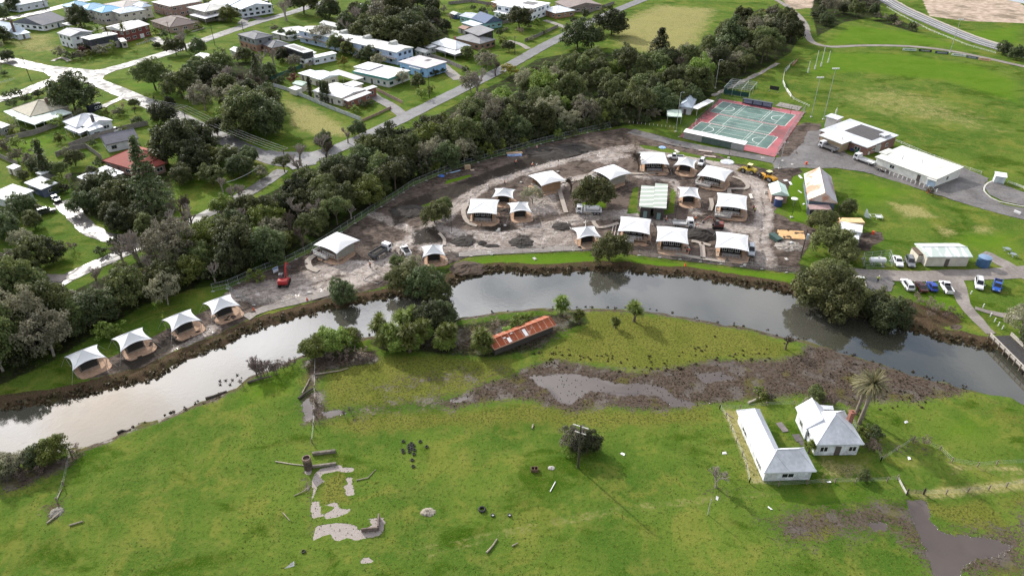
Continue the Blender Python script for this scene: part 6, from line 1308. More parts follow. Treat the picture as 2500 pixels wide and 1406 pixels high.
def truck(label, px, hd, L, tray='tip', col=WH, bedc=(.1, .1, .105)):
    p = G(*px); d = G(*hd)-p
    root = empty('truck', (p.x, p.y, .06), math.atan2(d.y, d.x), label, 'truck', 'trucks'); hl = L/2; pm = paint_m(col)
    m = MB(); m.b(-hl, -.45, .55, hl-.3, .45, .82); m.build('chassis', M_black, root)
    m = MB(); m.side([(hl-1.75, .6), (hl, .6), (hl, 1.45), (hl-.28, 2.35), (hl-1.75, 2.4)], -1.05, 1.05); cb = m.build('cab', pm, root)
    m = MB(); m.quad((hl+.01, -.9, 1.5), (hl+.01, .9, 1.5), (hl-.26, .82, 2.26), (hl-.26, -.82, 2.26)); m.build('windscreen', M_vglass, root)
    for s in (-1, 1):
        m = MB(); m.b(hl-1.35, s*1.052, 1.45, hl-.4, s*1.07, 2.1); m.build('side_window', M_vglass, root)
        m = MB(); m.box((hl+.01, s*.75, .85), (.06, .3, .18)); m.build('headlight', M_lamp, root)
        m = MB(); m.box((hl-.1, s*1.22, 1.75), (.1, .12, .4)); m.build('mirror', M_black, root)
    x0, x1 = -hl, hl-1.95
    m = MB()
    if tray == 'tip':
        m.b(x0, -1.1, .85, x1, 1.1, .97)
        for y in (-1.1, 1.02): m.b(x0, y, .97, x1, y+.08, 1.65)
        m.b(x0, -1.02, .97, x0+.08, 1.02, 1.6); m.b(x1-.08, -1.02, .97, x1, 1.02, 1.85); m.build('tip_body', mat(bedc, .6, .2), root)
        m = MB(); m.frus((x0+.1, -1, x1-.1, 1), .98, (x0+.7, -.5, x1-.7, .5), 1.55); m.build('load', mat((.04, .035, .03), .95, .3), root)
    elif tray == 'tray':
        m.b(x0, -1.12, .85, x1, 1.12, .95)
        for y in (-1.12, 1.07): m.b(x0, y, .95, x1, y+.05, 1.3)
        m.b(x1-.06, -1.07, .95, x1, 1.07, 1.9); m.build('tray', mat(bedc, .5, .1), root)
    else:
        m.b(x0, -1.05, .85, x1, 1.05, 1.0); m.build('tray', mat((.5, .5, .5), .5, .1), root)
        m = MB(); m.tube((x0+.7, 0, 1.75), (x1-.9, 0, 1.75), .72, n=14); m.build('tank', mat((.66, .67, .68), .4, .1), root)
        m = MB(); m.box((x1-.42, 0, 1.55), (.55, 1.9, 1.05)); m.box((x0+.25, 0, 1.3), (.5, 1.8, .55)); m.build('pump_box', pm, root)
    for x in ([hl-.85, -hl+1.0] + ([-hl+1.95] if L > 7 else [])):
        for y in (-.92, .92): wheel(root, x, y, .46, .3)
    return root
truck('white tip truck with a dark loaded body beside the pegged plot', (930, 622), (955, 607), 6.6, 'tip', bedc=(.09, .095, .1))
truck('white tanker truck side on below the round olive tree', (1437, 521), (1408, 520), 7.2, 'tank')
truck('white truck half hidden behind the dark soil heap tent', (1667, 553), (1690, 554), 5.6, 'tray', bedc=(.4, .4, .4))
truck('white crane truck with a grey bed by the club pavilion', (2021, 366), (1998, 357), 6.8, 'tip', bedc=(.2, .2, .21))
truck('white flat tray truck in front of the long clubrooms', (2108, 397), (2086, 389), 6.8, 'tray', bedc=(.62, .62, .63))
def trailer(label, px, hd, L, plant_):
    p = G(*px); d = G(*hd)-p; root = empty('trailer', (p.x, p.y, .06), math.atan2(d.y, d.x), label, 'trailer')
    m = MB(); m.b(-L/2, -1, .6, L/2, 1, .72); m.build('deck', mat((.12, .11, .1), .8, .2), root)
    m = MB(); m.b(L/2+.003, -.08, .5, L/2+1.4, .08, .62); m.build('drawbar', M_black, root)
    m = MB()
    for y in (-.8, .45): m.add([(-L/2-1.3, y, .05), (-L/2-.003, y, .7), (-L/2-.003, y+.35, .7), (-L/2-1.3, y+.35, .05), (-L/2-1.3, y, .0), (-L/2-.003, y, .62), (-L/2-.003, y+.35, .62), (-L/2-1.3, y+.35, 0)], [(0, 1, 2, 3), (7, 6, 5, 4), (0, 4, 5, 1), (3, 2, 6, 7)])
    m.build('ramp', mat((.14, .13, .12), .8, .2), root)
    for x in (-.45, .45):
        for y in (-1.12, 1.12): wheel(root, x, y, .36)
trailer('low dark plant trailer with ramps behind the flat tray truck', (2150, 416), (2130, 407), 3.8, 1)
# machines
def excavator(label, px, hd, s, col, cabc=(.12, .12, .13), up=0):
    p = G(*px); d = G(*hd)-p; root = empty('excavator', (p.x, p.y, 0), math.atan2(d.y, d.x), label, 'excavator'); root.scale = (s, s, s); pm = mat(col, .4, .1)
    for y in (-.95, .95):
        m = MB(); n = 8; pr = [(-1.4+.4*math.cos(a), .42+.4*math.sin(a)) for a in [math.pi/2+math.pi*k/n for k in range(n+1)]]+[(1.4+.4*math.cos(a), .42+.4*math.sin(a)) for a in [-math.pi/2+math.pi*k/n for k in range(n+1)]]
        m.side(pr, y-.25, y+.25); m.build('track', M_tyre, root)
    m = MB(); m.box((0, 0, .6), (1.6, 1.3, .5)); m.build('undercarriage', M_black, root)
    m = MB(); m.side([(-1.7, .9), (1.2, .9), (1.2, 1.15), (-.1, 1.3), (-.3, 1.9), (-1.5, 1.9), (-1.75, 1.5)], -1.1, 1.1); m.build('body', pm, root)
    m = MB(); m.side([(-.1, 1.32), (1.15, 1.17), (1.25, 2.0), (.85, 2.75), (-.1, 2.75)], .1, 1.05); cb = m.build('cab', mat(cabc, .4, .1), root)
    m = MB(); m.b(.0, .08, 1.9, .8, .098, 2.6); m.quad((1.26, .2, 2.02), (1.26, .95, 2.02), (.88, .95, 2.7), (.88, .2, 2.7)); m.build('window', M_vglass, cb)
    e = (3.0, -.3, 3.6+up); w = (4.7, -.3, 1.9+up*1.2)
    m = MB(); m.tube((.9, -.3, 1.2), (1.9, -.3, 3.0+up*.6), .26, .24, 6); m.tube((1.9, -.3, 3.0+up*.6), e, .24, .18, 6); m.build('boom', pm, root)
    m = MB(); m.tube(e, w, .2, .13, 6); m.build('stick', pm, root)
    m = MB(); m.side([(w[0]-.5, w[2]-.9), (w[0]+.15, w[2]-1.0), (w[0]+.35, w[2]-.3), (w[0], w[2]), (w[0]-.35, w[2]-.2)], -.75, .15); m.build('bucket', mat((.1, .09, .085), .7, .2), root)
    m = MB(); m.tube((1.2, -.3, 1.35), (2.1, -.3, 2.7+up*.5), .09, n=6); m.build('hydraulic_ram', mat((.5, .5, .5), .3, .1), root)
    return root
excavator('red excavator with its boom raised at the muddy lower end', (695, 694), (706, 668), 1.0, (.38, .03, .03), up=.6)
excavator('small dark digger with a red arm beside the dark soil heap', (1752, 556), (1722, 553), .85, (.2, .06, .05), cabc=(.1, .1, .1))
def loader(name, label, cat, px, hd, col, s, cab=(.7, .6, .1), long_=0):
    p = G(*px); d = G(*hd)-p; root = empty(name, (p.x, p.y, .05), math.atan2(d.y, d.x), label, cat, 'yellow earthmoving machines'); root.scale = (s, s, s); pm = mat(col, .4, .1)
    m = MB(); m.side([(-2.6-long_, .9), (-.2, .9), (-.2, 1.9), (-2.3-long_, 1.75), (-2.6-long_, 1.5)], -.85, .85); m.build('engine_cover', pm, root)
    m = MB(); m.b(-.19, -.6, .75, 1.9+long_, .6, 1.25); m.build('front_frame', pm, root)
    m = MB()
    for x in (-.9, .35):
        for y in (-.65, .65): m.box((x, y, 2.3), (.1, .1, 1.3))
    m.box((-.28, 0, 1.55), (1.3, 1.4, .3)); c_ = m.build('cab', mat(cab, .4, .1), root)
    m = MB(); m.b(-1.05, -.85, 2.953, .5, .85, 3.08); m.build('cab_roof', mat((.75, .7, .35), .4, .1), c_)
    m = MB(); m.b(-.84, -.62, 1.72, .29, .62, 2.9); m.build('window', M_vglass, c_)
    for x in (-1.6-long_*.6, 1.4+long_):
        for y in (-1.0, 1.0): wheel(root, x, y, .72, .5)
    if not long_:
        m = MB()
        for y in (-.5, .5): m.path([(.8, y, 1.4), (2.0, y, 1.5), (2.9, y, .7)], .12, 5)
        m.build('lift_arm', pm, root)
        m = MB(); m.side([(2.7, .15), (3.6, .1), (3.3, .5), (2.8, 1.1), (2.7, .9)], -1.2, 1.2); m.build('bucket', mat((.35, .29, .07), .6, .2), root)
    else:
        wheel(root, -.4-long_, -1.0, .72, .5); wheel(root, -.4-long_, 1.0, .72, .5)
        m = MB(); m.M = Matrix.Translation((.9, 0, .5)) @ Matrix.Rotation(.5, 4, 'Z'); m.side([(-.1, -.4), (.15, -.4), (.25, 0), (.1, .4), (-.05, .4)], -1.8, 1.8); m.build('blade', pm, root)
loader('wheel_loader', 'yellow wheel loader with its bucket towards the white deck tent', 'loader', (1826, 422), (1800, 415), (.62, .45, .05), .95)
loader('road_grader', 'orange yellow grader parked close behind the wheel loader', 'grader', (1873, 438), (1850, 426), (.6, .3, .03), .9, cab=(.05, .06, .06), long_=1.2)

# ---------------------------------------------------------------- people
M_skin = mat((.42, .26, .18), .6, .08); M_hair = mat((.05, .035, .025), .8, .1); M_hiv = mat((.9, .18, .06), .6, .06); M_lime = mat((.6, .85, .08), .6, .06); M_navy = mat((.022, .028, .055), .8, .1); M_hat = mat((.75, .75, .72), .5, .05); M_pink = mat((.85, .42, .33), .6, .06)
def body_mesh(name, J, edges, rad, m):
    me = bpy.data.meshes.new(name); me.from_pydata(J, edges, []); o = bpy.data.objects.new(name, me); C.objects.link(o)
    o.modifiers.new('s', 'SKIN'); o.modifiers.new('d', 'SUBSURF').levels = 1
    for i, v in enumerate(me.skin_vertices[0].data): v.radius = (rad[i], rad[i]); v.use_root = (i == 0)
    dg = bpy.context.evaluated_depsgraph_get(); r = bpy.data.meshes.new_from_object(o.evaluated_get(dg)); r.name = name; bpy.data.objects.remove(o); r.materials.clear(); r.materials.append(m); return r
def person_meshes(stride=.18, arms=((.28, .05), (.28, -.05)), bend=0.0):
    "x forward, y left; returns skin body, jacket, trousers, hair/hat"
    sh = (bend*.55, 1.42-bend*.35)      # shoulder x, z
    J = [(0, 0, .95), (bend*.25, 0, 1.18-bend*.1), (sh[0], 0, sh[1]-.04), (sh[0]+bend*.1+.01, 0, sh[1]+.08), (sh[0]+bend*.18+.02, 0, sh[1]+.19), (sh[0]+bend*.22+.03, 0, sh[1]+.3)]
    rad = [.13, .125, .13, .055, .085, .085]; E_ = [(0, 1), (1, 2), (2, 3), (3, 4), (4, 5)]
    leg = []
    for s in (-1, 1):
        n = len(J); x = stride*s; J += [(.0, s*.1, .88), (x*.5+.04, s*.11, .48), (x*.9, s*.11, .08), (x*.9+.16, s*.115, .04)]; rad += [.1, .068, .048, .04]; E_ += [(0, n), (n, n+1), (n+1, n+2), (n+2, n+3)]; leg += [n, n+1, n+2, n+3]
    arm = []
    for s, (dx, _) in zip((-1, 1), arms):
        n = len(J); x = sh[0]; J += [(x, s*.2, sh[1]-.03), (x+dx*.35, s*.27, sh[1]-.3), (x+dx, s*.24, sh[1]-.5), (x+dx*1.15, s*.235, sh[1]-.58)]; rad += [.06, .046, .034, .03]; E_ += [(2, n), (n, n+1), (n+1, n+2), (n+2, n+3)]; arm += [n, n+1, n+2]
        h = n+3
        for k in range(5):   # four bent fingers and a thumb
            a = (k-1.5)*.018; q = len(J); px_, py_, pz_ = J[h]
            if k < 4: J += [(px_+a, py_-s*.006, pz_-.05-.006*(1.5-abs(k-1.5))), (px_+a+.012, py_-s*.02, pz_-.085)]
            else: J += [(px_+.04, py_-s*.02, pz_-.02), (px_+.05, py_-s*.03, pz_-.05)]
            rad += [.009, .008]; E_ += [(h, q), (q, q+1)]
    skin = body_mesh('person', J, E_, rad, M_skin)
    jk = [0, 1, 2]+arm; mp = {v: i for i, v in enumerate(jk)}
    jr = [rad[v]*1.16 for v in jk]; jacket = body_mesh('jacket', [J[v] for v in jk], [(mp[a], mp[b]) for a, b in E_ if a in mp and b in mp], jr, M_hiv)
    tk = [0]+leg; mp = {v: i for i, v in enumerate(tk)}
    trs = body_mesh('trousers', [J[v] for v in tk], [(mp[a], mp[b]) for a, b in E_ if a in mp and b in mp], [rad[v]*1.15 for v in tk], M_navy)
    hx, hz = J[5][0], J[5][2]; m = MB(); m.lathe([(.125, -.02), (.12, .04), (.085, .1), (.02, .125)], 12, (hx-.01, 0, hz)); m.b(hx+.08, -.07, hz-.02, hx+.19, .07, hz); hat = m.mesh('hat', M_hat)
    f = MB()
    for s in (-1, 1): f.box((hx+.085, s*.032, hz-.045), (.012, .022, .014))
    f.box((hx+.1, 0, hz-.08), (.03, .022, .04)); f.box((hx+.085, 0, hz-.12), (.014, .05, .012)); face = f.mesh('face', M_hair)
    ears = MB()
    return skin, jacket, trs, hat, face
PM = {'walk': person_meshes(.26, ((.22, 0), (-.1, 0))), 'stand': person_meshes(.03, ((.06, 0), (.12, 0))), 'work': person_meshes(.14, ((.38, 0), (.42, 0)), .55)}
def person(label, px, hd, pose, top=M_hiv, hatc=None, bottom=None):
    p = G(*px); d = G(*hd)-p; sk, jk, tr, ht, fc = PM[pose]
    o = link('person', sk); o.location = (p.x, p.y, max(0, GZ(p.x, p.y))+.01); o.rotation_euler = (0, 0, math.atan2(d.y, d.x)); tag(o, label, 'person', 'people about the works'); o.scale = (1.04,)*3
    for n, me, mm in (('jacket', jk, top), ('trousers', tr, bottom), ('hat', ht, hatc), ('face', fc, None)):
        c = link(n, me, o)
        if mm: c.material_slots[0].link = 'OBJECT'; c.material_slots[0].material = mm
for q in (('bending worker in orange at the woodland edge near the excavator', (637, 690), (650, 686), 'work'), ('standing worker in a pale orange vest beside the tip truck', (904, 653), (915, 640), 'stand', M_pink), ('walking worker in pink orange behind the small pointed tent', (1232, 452), (1240, 455), 'walk', M_pink),
          ('worker in orange bending on the slope left of the long tent', (1259, 403), (1262, 400), 'work', M_hiv), ('crouched figure in red orange right of the sloping workers', (1298, 410), (1310, 405), 'work', M_hiv), ('distant orange worker beside the north works fence', (1311, 368), (1300, 370), 'walk', M_pink),
          ('lone orange worker walking in front of the toilet block', (1625, 543), (1640, 545), 'walk'), ('orange worker behind the digger with a white helmet', (1697, 541), (1710, 550), 'stand'), ('orange worker nearest the arm of the small digger', (1698, 557), (1712, 556), 'work'),
          ('left of two orange workers stooping by a tent corner', (1676, 617), (1685, 620), 'work'), ('right of two orange workers stooping by a tent corner', (1684, 618), (1676, 616), 'work'), ('worker in a red top talking beside the deck tent', (1839, 514), (1842, 520), 'stand', mat((.5, .04, .04), .6, .06)),
          ('worker in a lime vest talking beside the deck tent', (1842, 520), (1840, 512), 'stand', M_lime), ('person in a lime vest standing behind the dark riverside tree', (2142, 689), (2135, 700), 'stand', M_lime)):
    person(*q)
# a rider on the wet road
p = G(375, 245); root = empty('bicycle', (p.x, p.y, .07), math.atan2(*(lambda v: (v.y, v.x))(G(400, 262)-p)), 'dark bicycle under a rider on the wet road', 'bicycle')
for x in (-.52, .52):
    m = MB(); n = 18
    m.path([(x+.34*math.cos(6.283*k/n), 0, .35+.34*math.sin(6.283*k/n)) for k in range(n+1)], .022, 5); m.build('wheel', M_black, root)
m = MB(); m.path([(-.52, 0, .35), (-.1, 0, .85), (.4, 0, .9), (.52, 0, .35)], .025, 5); m.path([(-.1, 0, .85), (0, 0, .35), (.4, 0, .88)], .025, 5); m.build('frame', M_black, root)
m = MB(); m.box((-.14, 0, .93), (.25, .14, .06)); m.build('saddle', M_black, root); m = MB(); m.tube((.4, -.28, 1.05), (.4, .28, 1.05), .02, n=5); m.tube((.4, 0, .88), (.4, 0, 1.05), .02, n=5); m.build('handlebar', M_black, root)
_o = [o for o in bpy.data.objects if o.get('label') == 'dark bicycle under a rider on the wet road'][0]
person('dark clothed cyclist riding along the wet road', (376, 243), (401, 260), 'work', M_black, M_black, M_black)
# ---------------------------------------------------------------- poles, wires, fences and other furniture
M_wood = mat((.2, .16, .13), .85, .25, 2); M_dwood = mat((.06, .05, .042), .85, .25, 2); M_gal = mat((.42, .44, .45), .4, .12, metal=.3); M_wire = mat((.55, .56, .57), .4, .05); M_blkm = mat((.03, .03, .032), .5, .1); M_conc = mat((.48, .46, .43), .8, .15)
def pole(label, base, tpx, cat='power pole', name='power_pole', arms=((.94, 2.2),), ang=0.0, r=.16, m=M_dwood, lamp=0, extra=None):
    top_h = hgt(*base, tpx) if tpx > 12 else tpx; p = G(*base); root = empty(name, (p.x, p.y, 0), ang, label, cat)
    b = MB(); b.tube((0, 0, -.3), (0, 0, top_h), r, r*.7, 8); b.build('pole', m, root)
    for f, w in arms:
        b = MB(); b.b(-w/2, -.06, top_h*f-.06, w/2, .06, top_h*f+.06)
        for x in (-w*.45, -w*.17, w*.17, w*.45): b.tube((x, 0, top_h*f+.06), (x, 0, top_h*f+.2), .04, n=6)
        b.build('cross_arm', M_wood if m == M_dwood else m, root)
    if lamp:
        b = MB(); b.tube((0, 0, top_h-.1), (lamp, 0, top_h+.25), .05, n=6); b.box((lamp+.15*(1 if lamp > 0 else -1), 0, top_h+.24), (.6, .22, .12)); b.build('lamp_arm', m, root)
    return root, top_h
pole('black power pole in the paddock with two pale cross arms', (1411, 1141), 98, arms=((.975, 2.7), (.83, 1.9)), ang=R(-25), m=M_dwood, r=.19)
_pp = [o for o in bpy.data.objects if o.get('label', '').startswith('black power pole')][0]
for c in _pp.children:
    if c.name.startswith('cross_arm'): c.data.materials.clear(); c.data.materials.append(mat((.6, .58, .55), .7, .15))
pa_ = pole('street light pole leaning over the verge left of the junction', (75, 197), 57, lamp=-1.2, arms=((.93, 2.0),))
pb_ = pole('power pole beside the wet road where the wires bunch', (456, 302), 40, ang=R(55), arms=((.97, 4.0),))
pc_ = pole('power pole where the road forks above the woodland', (698, 404), 39, ang=R(55), arms=((.95, 4.0),))
pole('slim street pole left of the brick tile roof bungalow', (419, 100), 45, arms=((.93, 2.0),)); pole('slim street pole in front of the tan two storey house', (525, 112), 50, arms=()); pole('short pole on the verge by the tan house drive', (594, 76), 5.0, arms=())
pole('power pole on the roadside lawn opposite the belt of trees', (1257, 132), 42, ang=R(40)); pole('power pole on the lawn below the bright blue house', (1049, 241), 55, ang=R(40)); pole('dark pole behind the white picket fence', (667, 26), 9, arms=()); pole('pole beside the far left white driveway', (112, 25), 7, arms=())
pole('thin leaning pole in the paddock below the bare tree', (1728, 1255), 3.6, arms=(), r=.09, m=mat((.45, .42, .39), .8, .2)); pole('power pole with a transformer beside the timber pile', (1955, 628), 68, arms=((.95, 2.0),))
_tp = [o for o in bpy.data.objects if o.get('label', '').endswith('beside the timber pile')][0]
b = MB(); b.tube((.35, 0, 5.2), (.35, 0, 6.6), .4, n=10); b.build('transformer', mat((.4, .43, .45), .5, .1), _tp)
def wires(label, A, ha, B, hb, offs, sag=1.0, n=14, r=.035):
    p, q = G(*A), G(*B); d = (q-p).normalized(); nr = Vector((-d.y, d.x, 0)); root = empty('power_line', ((p.x+q.x)/2, (p.y+q.y)/2, 0), 0, label, 'power line')
    for o_ in offs:
        m = MB(); pts = []
        for i in range(n+1):
            f = i/n; v = p.lerp(q, f)+nr*o_; pts.append((v.x-root.location.x, v.y-root.location.y, ha+(hb-ha)*f-sag*4*f*(1-f)))
        m.path(pts, r, 4); m.build('wire', M_wire, root)
H2, H3 = pb_[1]*.98, pc_[1]*.97
wires('four pale wires sagging along the wet road between two poles', (456, 302), H2, (698, 404), H3, (-1.9, -.65, .65, 1.9), .9, r=.026)
wires('four pale wires running in from the junction to the bunching pole', (330, 272), H2, (456, 302), H2, (-1.9, -.65, .65, 1.9), .4, r=.024)
wires('wire crossing the dark lane between bare trees', (640, 462), 7, (565, 500), 7, (0,), .5, r=.05)
def lampmast(label, base, h, head, m=M_gal, r=.13, ang=0.0, cat='light tower', name='light_tower'):
    p = G(*base); root = empty(name, (p.x, p.y, 0), ang, label, cat)
    b = MB(); b.tube((0, 0, 0), (0, 0, h), r, r*.55, 8); b.build('mast', m, root)
    b = MB(); b.box((0, 0, .12), (.7, .7, .3)); b.build('base', M_conc, root)
    if head == 'bar':
        b = MB(); b.b(-1.3, -.1, h, 1.3, .1, h+.12); b.build('cross_bar', m, root)
        for x in (-1.0, -.35, .35, 1.0): b = MB(); b.box((x, -.15, h+.32), (.5, .3, .36)); b.build('floodlight', mat((.7, .72, .72), .3, .08), root)
    elif head == 'one': b = MB(); b.path([(0, 0, h), (.3, 0, h+.3), (.9, 0, h+.25)], .06, 6); b.box((1.0, 0, h+.2), (.5, .25, .14)); b.build('lamp_head', m, root)
    else: b = MB(); b.lathe([(.05, h), (.17, h+.08), (.2, h+.3), (.12, h+.42), (.02, h+.46)], 10); b.build('lamp_head', m, root)
for q in (('tall light tower on the oval boundary nearest the club pavilion', (2010, 292), hgt(2010, 292, 118), 'bar'), ('tall light tower standing at the right court corner', (1980, 286), hgt(1980, 286, 92), 'bar'), ('far light tower beside the boundary boards', (2319, 129), hgt(2319, 129, 76), 'bar'), ('light tower at the left court corner by the clubroom', (1650, 322), hgt(1650, 322, 92), 'one'),
          ('grey light tower rising out of the belt behind the nets', (1746, 216), hgt(1746, 216, 66), 'one'), ('light tower at the near right court corner', (1902, 412), hgt(1902, 412, 62), 'one')): lampmast(*q)
for lab, b_, h_ in (('left end of the curved loop road', (1103, 570), 40), ('between the wide and the pointed tents', (1233, 551), 38), ('behind the round tree by the long tent', (1272, 446), 28), ('right of the long ramp tent', (1362, 420), 26), ('by the bed with the pegged plot', (973, 649), 30), ('beside the toilet block and the digger', (1648, 537), 34), ('near the court roadside timber', (1779, 386), 36), ('in the mud below the brick hut', (1932, 531), 34), ('near the tanker truck', (1428, 545), 20)):
    lampmast('black garden lamp post '+lab, b_, hgt(*b_, h_), 'post', M_blkm, .07, 0, 'lamp post', 'lamp_post')
p = G(1936, 503); root = empty('round_awning', (p.x, p.y, 0), 0, 'white ring shaped umbrella in the mud by the brick hut', 'umbrella')
b = MB(); b.lathe([(.45, 2.5), (.95, 2.35), (1.0, 2.25), (.5, 2.4)], 16); b.build('canopy', M_white, root); b = MB(); b.tube((0, 0, 0), (0, 0, 2.5), .05, n=6); b.build('post', M_gal, root)

def fence(label, px, h_, m, style='solid', step=2.4, name='fence', r=.05, cap=100, group=None, rails=2, z0=0.0):
    P_ = [G(*q) for q in px]; o0 = P_[0]; root = empty(name, (o0.x, o0.y, 0), 0, label, 'fence', group); mb = MB(); posts = []
    for a, b_ in zip(P_, P_[1:]):
        d = b_-a; L = d.length; n = max(1, round(L/step)); u = d/L; nr = Vector((-u.y, u.x, 0))
        for i in range(n):
            p, q = a+d*i/n, a+d*(i+1)/n; posts.append(p)
            P0, Q0 = p-o0, q-o0
            if style == 'solid':
                w = nr*.035; hh = h_*(1+random.Random(i*7+int(L)).uniform(-.03, .03))
                mb.add([P0-w, Q0-w, Q0+w, P0+w, P0-w+Vector((0, 0, hh)), Q0-w+Vector((0, 0, hh)), Q0+w+Vector((0, 0, hh)), P0+w+Vector((0, 0, hh))], [(0, 1, 5, 4), (1, 2, 6, 5), (2, 3, 7, 6), (3, 0, 4, 7), (4, 5, 6, 7)])
            elif style == 'rail':
                for k in range(rails): z = h_*(k+1)/rails*.94; mb.tube((P0.x, P0.y, z), (Q0.x, Q0.y, z), r*.8, n=5)
            elif style == 'wire':
                for k in range(3): z = h_*(.3+.3*k); mb.tube((P0.x, P0.y, z), (Q0.x, Q0.y, z), .008, n=3)
            elif style == 'mesh':      # temporary mesh panels
                for z in (.12, h_*.5, h_): mb.tube((P0.x, P0.y, z), (Q0.x, Q0.y, z), .028, n=4)
                for k in range(1, 6): v = P0.lerp(Q0, k/6); mb.tube((v.x, v.y, .12), (v.x, v.y, h_), .008, n=3)
                for k in range(1, 5): z = h_*k/5; mb.tube((P0.x, P0.y, z), (Q0.x, Q0.y, z), .006, n=3)
            elif style == 'picket':
                for z in (.35, .8): mb.tube((P0.x, P0.y, z), (Q0.x, Q0.y, z), .03, n=4)
                for k in range(8): v = P0.lerp(Q0, k/8); mb.box((v.x, v.y, h_/2), (.09, .09, h_))
    posts.append(P_[-1])
    nm = {'solid': 'panel', 'rail': 'rail', 'wire': 'wire', 'mesh': 'mesh_panel', 'picket': 'pickets'}[style]
    mb.build(nm, m, root)
    k = max(1, math.ceil(len(posts)/cap))
    if style != 'picket':
        for p in posts[::k]:
            v = p-o0; b = MB(); b.box((v.x, v.y, h_*.52), (r*2, r*2, h_*1.04)); b.build('post', M_wood if style == 'wire' else m, root)
    if style == 'mesh':
        for p in posts[::2][:100]:
            v = p-o0; b = MB(); b.box((v.x, v.y, .07), (.7, .25, .14)); b.build('foot', mat((.5, .5, .48), .8, .1), root)
    return root
M_mesh = mat((.33, .36, .37), .5, .1, metal=.2)
fence('temporary mesh fence along the foot of the woodland belt', [(520, 712), (560, 702), (650, 662), (700, 645), (745, 622), (800, 590), (850, 557), (900, 524), (960, 488), (1010, 454), (1100, 417), (1200, 387), (1320, 352), (1420, 328), (1490, 312)], 2.1, M_mesh, 'mesh', 2.6, 'mesh_fence', .03)
fence('temporary mesh fence above the long green river bank', [(1090, 634), (1150, 626), (1300, 614), (1450, 611)], 1.6, M_mesh, 'mesh', 2.8, 'mesh_fence', .025)
fence('temporary mesh fence below the lowest wide tents', [(1560, 624), (1660, 634), (1760, 645), (1860, 657), (1950, 670)], 1.6, M_mesh, 'mesh', 2.8, 'mesh_fence', .025)
fence('bent mesh fence beside the fourth riverside tent', [(555, 706), (580, 724), (620, 745), (660, 745), (720, 728)], 1.5, M_mesh, 'mesh', 2.6, 'mesh_fence', .025)
fence('wire cage round the white gas tank', [(2110, 655), (2105, 632), (2170, 625), (2178, 650), (2110, 655)], 1.8, M_mesh, 'mesh', 2.2, 'mesh_fence', .03)
M_pal = mat((.24, .215, .2), .85, .22, 1.2); M_palw = mat((.5, .52, .55), .7, .2, .6)
for q in (('pale iron fence along the mown corner lot', [(668, 212), (700, 222), (745, 240), (800, 264), (882, 296)], 1.5, M_palw), ('low pink brick wall on the street side of the corner lot house', [(885, 297), (920, 282), (955, 265)], .9, mat((.38, .26, .22), .8, .2)), ('pinkish driveway wall beside the red brick porch', [(920, 222), (950, 238), (983, 254)], 1.3, mat((.4, .28, .24), .8, .2)),
          ('grey paling fence below the verandah house and the cottage', [(18, 345), (83, 330), (145, 308), (182, 290)], 1.8, M_pal), ('paling fence between the cottage and the low white house', [(170, 362), (215, 345), (290, 322), (362, 306)], 1.8, M_pal), ('long brown paling fence beside the cottage with the chimney', [(1010, 128), (1050, 140), (1100, 158), (1140, 176)], 1.8, mat((.3, .26, .24), .85, .2)),
          ('paling fence running down to the road by the modern house', [(1281, 103), (1310, 92), (1340, 78), (1362, 68)], 1.6, M_pal), ('grey paling fence on the slope right of the brown house', [(1430, 36), (1465, 22), (1500, 10)], 1.6, M_pal), ('dark green fence behind the corner lot garage', [(662, 196), (700, 182), (740, 166)], 1.7, mat((.04, .1, .08), .7, .15)), ('brown paling fence from the black box house to the motel garden', [(740, 168), (780, 152), (822, 136)], 1.7, M_pal),
          ('pale fence behind the lawn of the blue roofed units', [(229, 57), (260, 62), (300, 58)], 1.6, mat((.42, .38, .33), .8, .2)), ('paling fence beside the red tiled house garden', [(138, 384), (180, 368), (212, 362), (250, 390)], 1.7, M_pal), ('left edge paling fence by the white blossoms', [(-10, 380), (20, 395), (45, 405)], 1.6, M_pal), ('long dark fence behind the teal cottage lawn', [(1095, 12), (1150, 6), (1200, 14)], 1.7, M_pal), ('grey fence between teal cottage and modern house', [(1216, 62), (1245, 56), (1262, 48)], 1.6, M_pal),
          ('dark fence under the two verge gums', [(385, 190), (420, 205), (470, 226)], 1.6, M_pal)): fence(*q)
fence('dark post and rail fence beside the bungalow driveway', [(368, 72), (395, 82), (410, 88)], 1.0, M_dwood, 'rail', 2.2, rails=3); fence('navy rail fence behind the red brick house', [(348, 46), (370, 40), (390, 36)], 1.6, mat((.06, .08, .16), .6, .1), 'rail', 2, rails=3); fence('rail fence on the bright lawn behind the teal cottage', [(1122, 28), (1145, 20), (1166, 15)], 1.1, M_dwood, 'rail', 2.5, rails=3)
fence('white picket fence in front of the gabled white house', [(617, 34), (645, 26), (668, 20)], 1.1, M_white, 'picket', 1.4, name='picket_fence'); fence('low white mesh fence before the red brick house', [(335, 112), (355, 106), (380, 98)], .9, mat((.6, .6, .58), .6, .1), 'rail', 1.5, rails=3); fence('white stone edged garden wall before the bungalow', [(425, 92), (460, 82), (500, 70)], .6, mat((.5, .46, .42), .8, .25)); fence('white front fence at the left edge lawn', [(-10, 208), (15, 202), (36, 196)], 1.0, mat((.6, .6, .6), .6, .1), 'rail', 2, rails=3)
fence('wire farm fence left of the L shaped building', [(1757, 998), (1772, 1018), (1785, 1047), (1797, 1080), (1812, 1112), (1822, 1140), (1829, 1178)], 1.1, M_wire, 'wire', 5.5, 'wire_fence', .07); fence('wire farm fence below the farmhouse', [(1829, 1178), (1900, 1186), (2038, 1178), (2088, 1178), (2165, 1175), (2190, 1170)], 1.1, M_wire, 'wire', 5.5, 'wire_fence', .07)
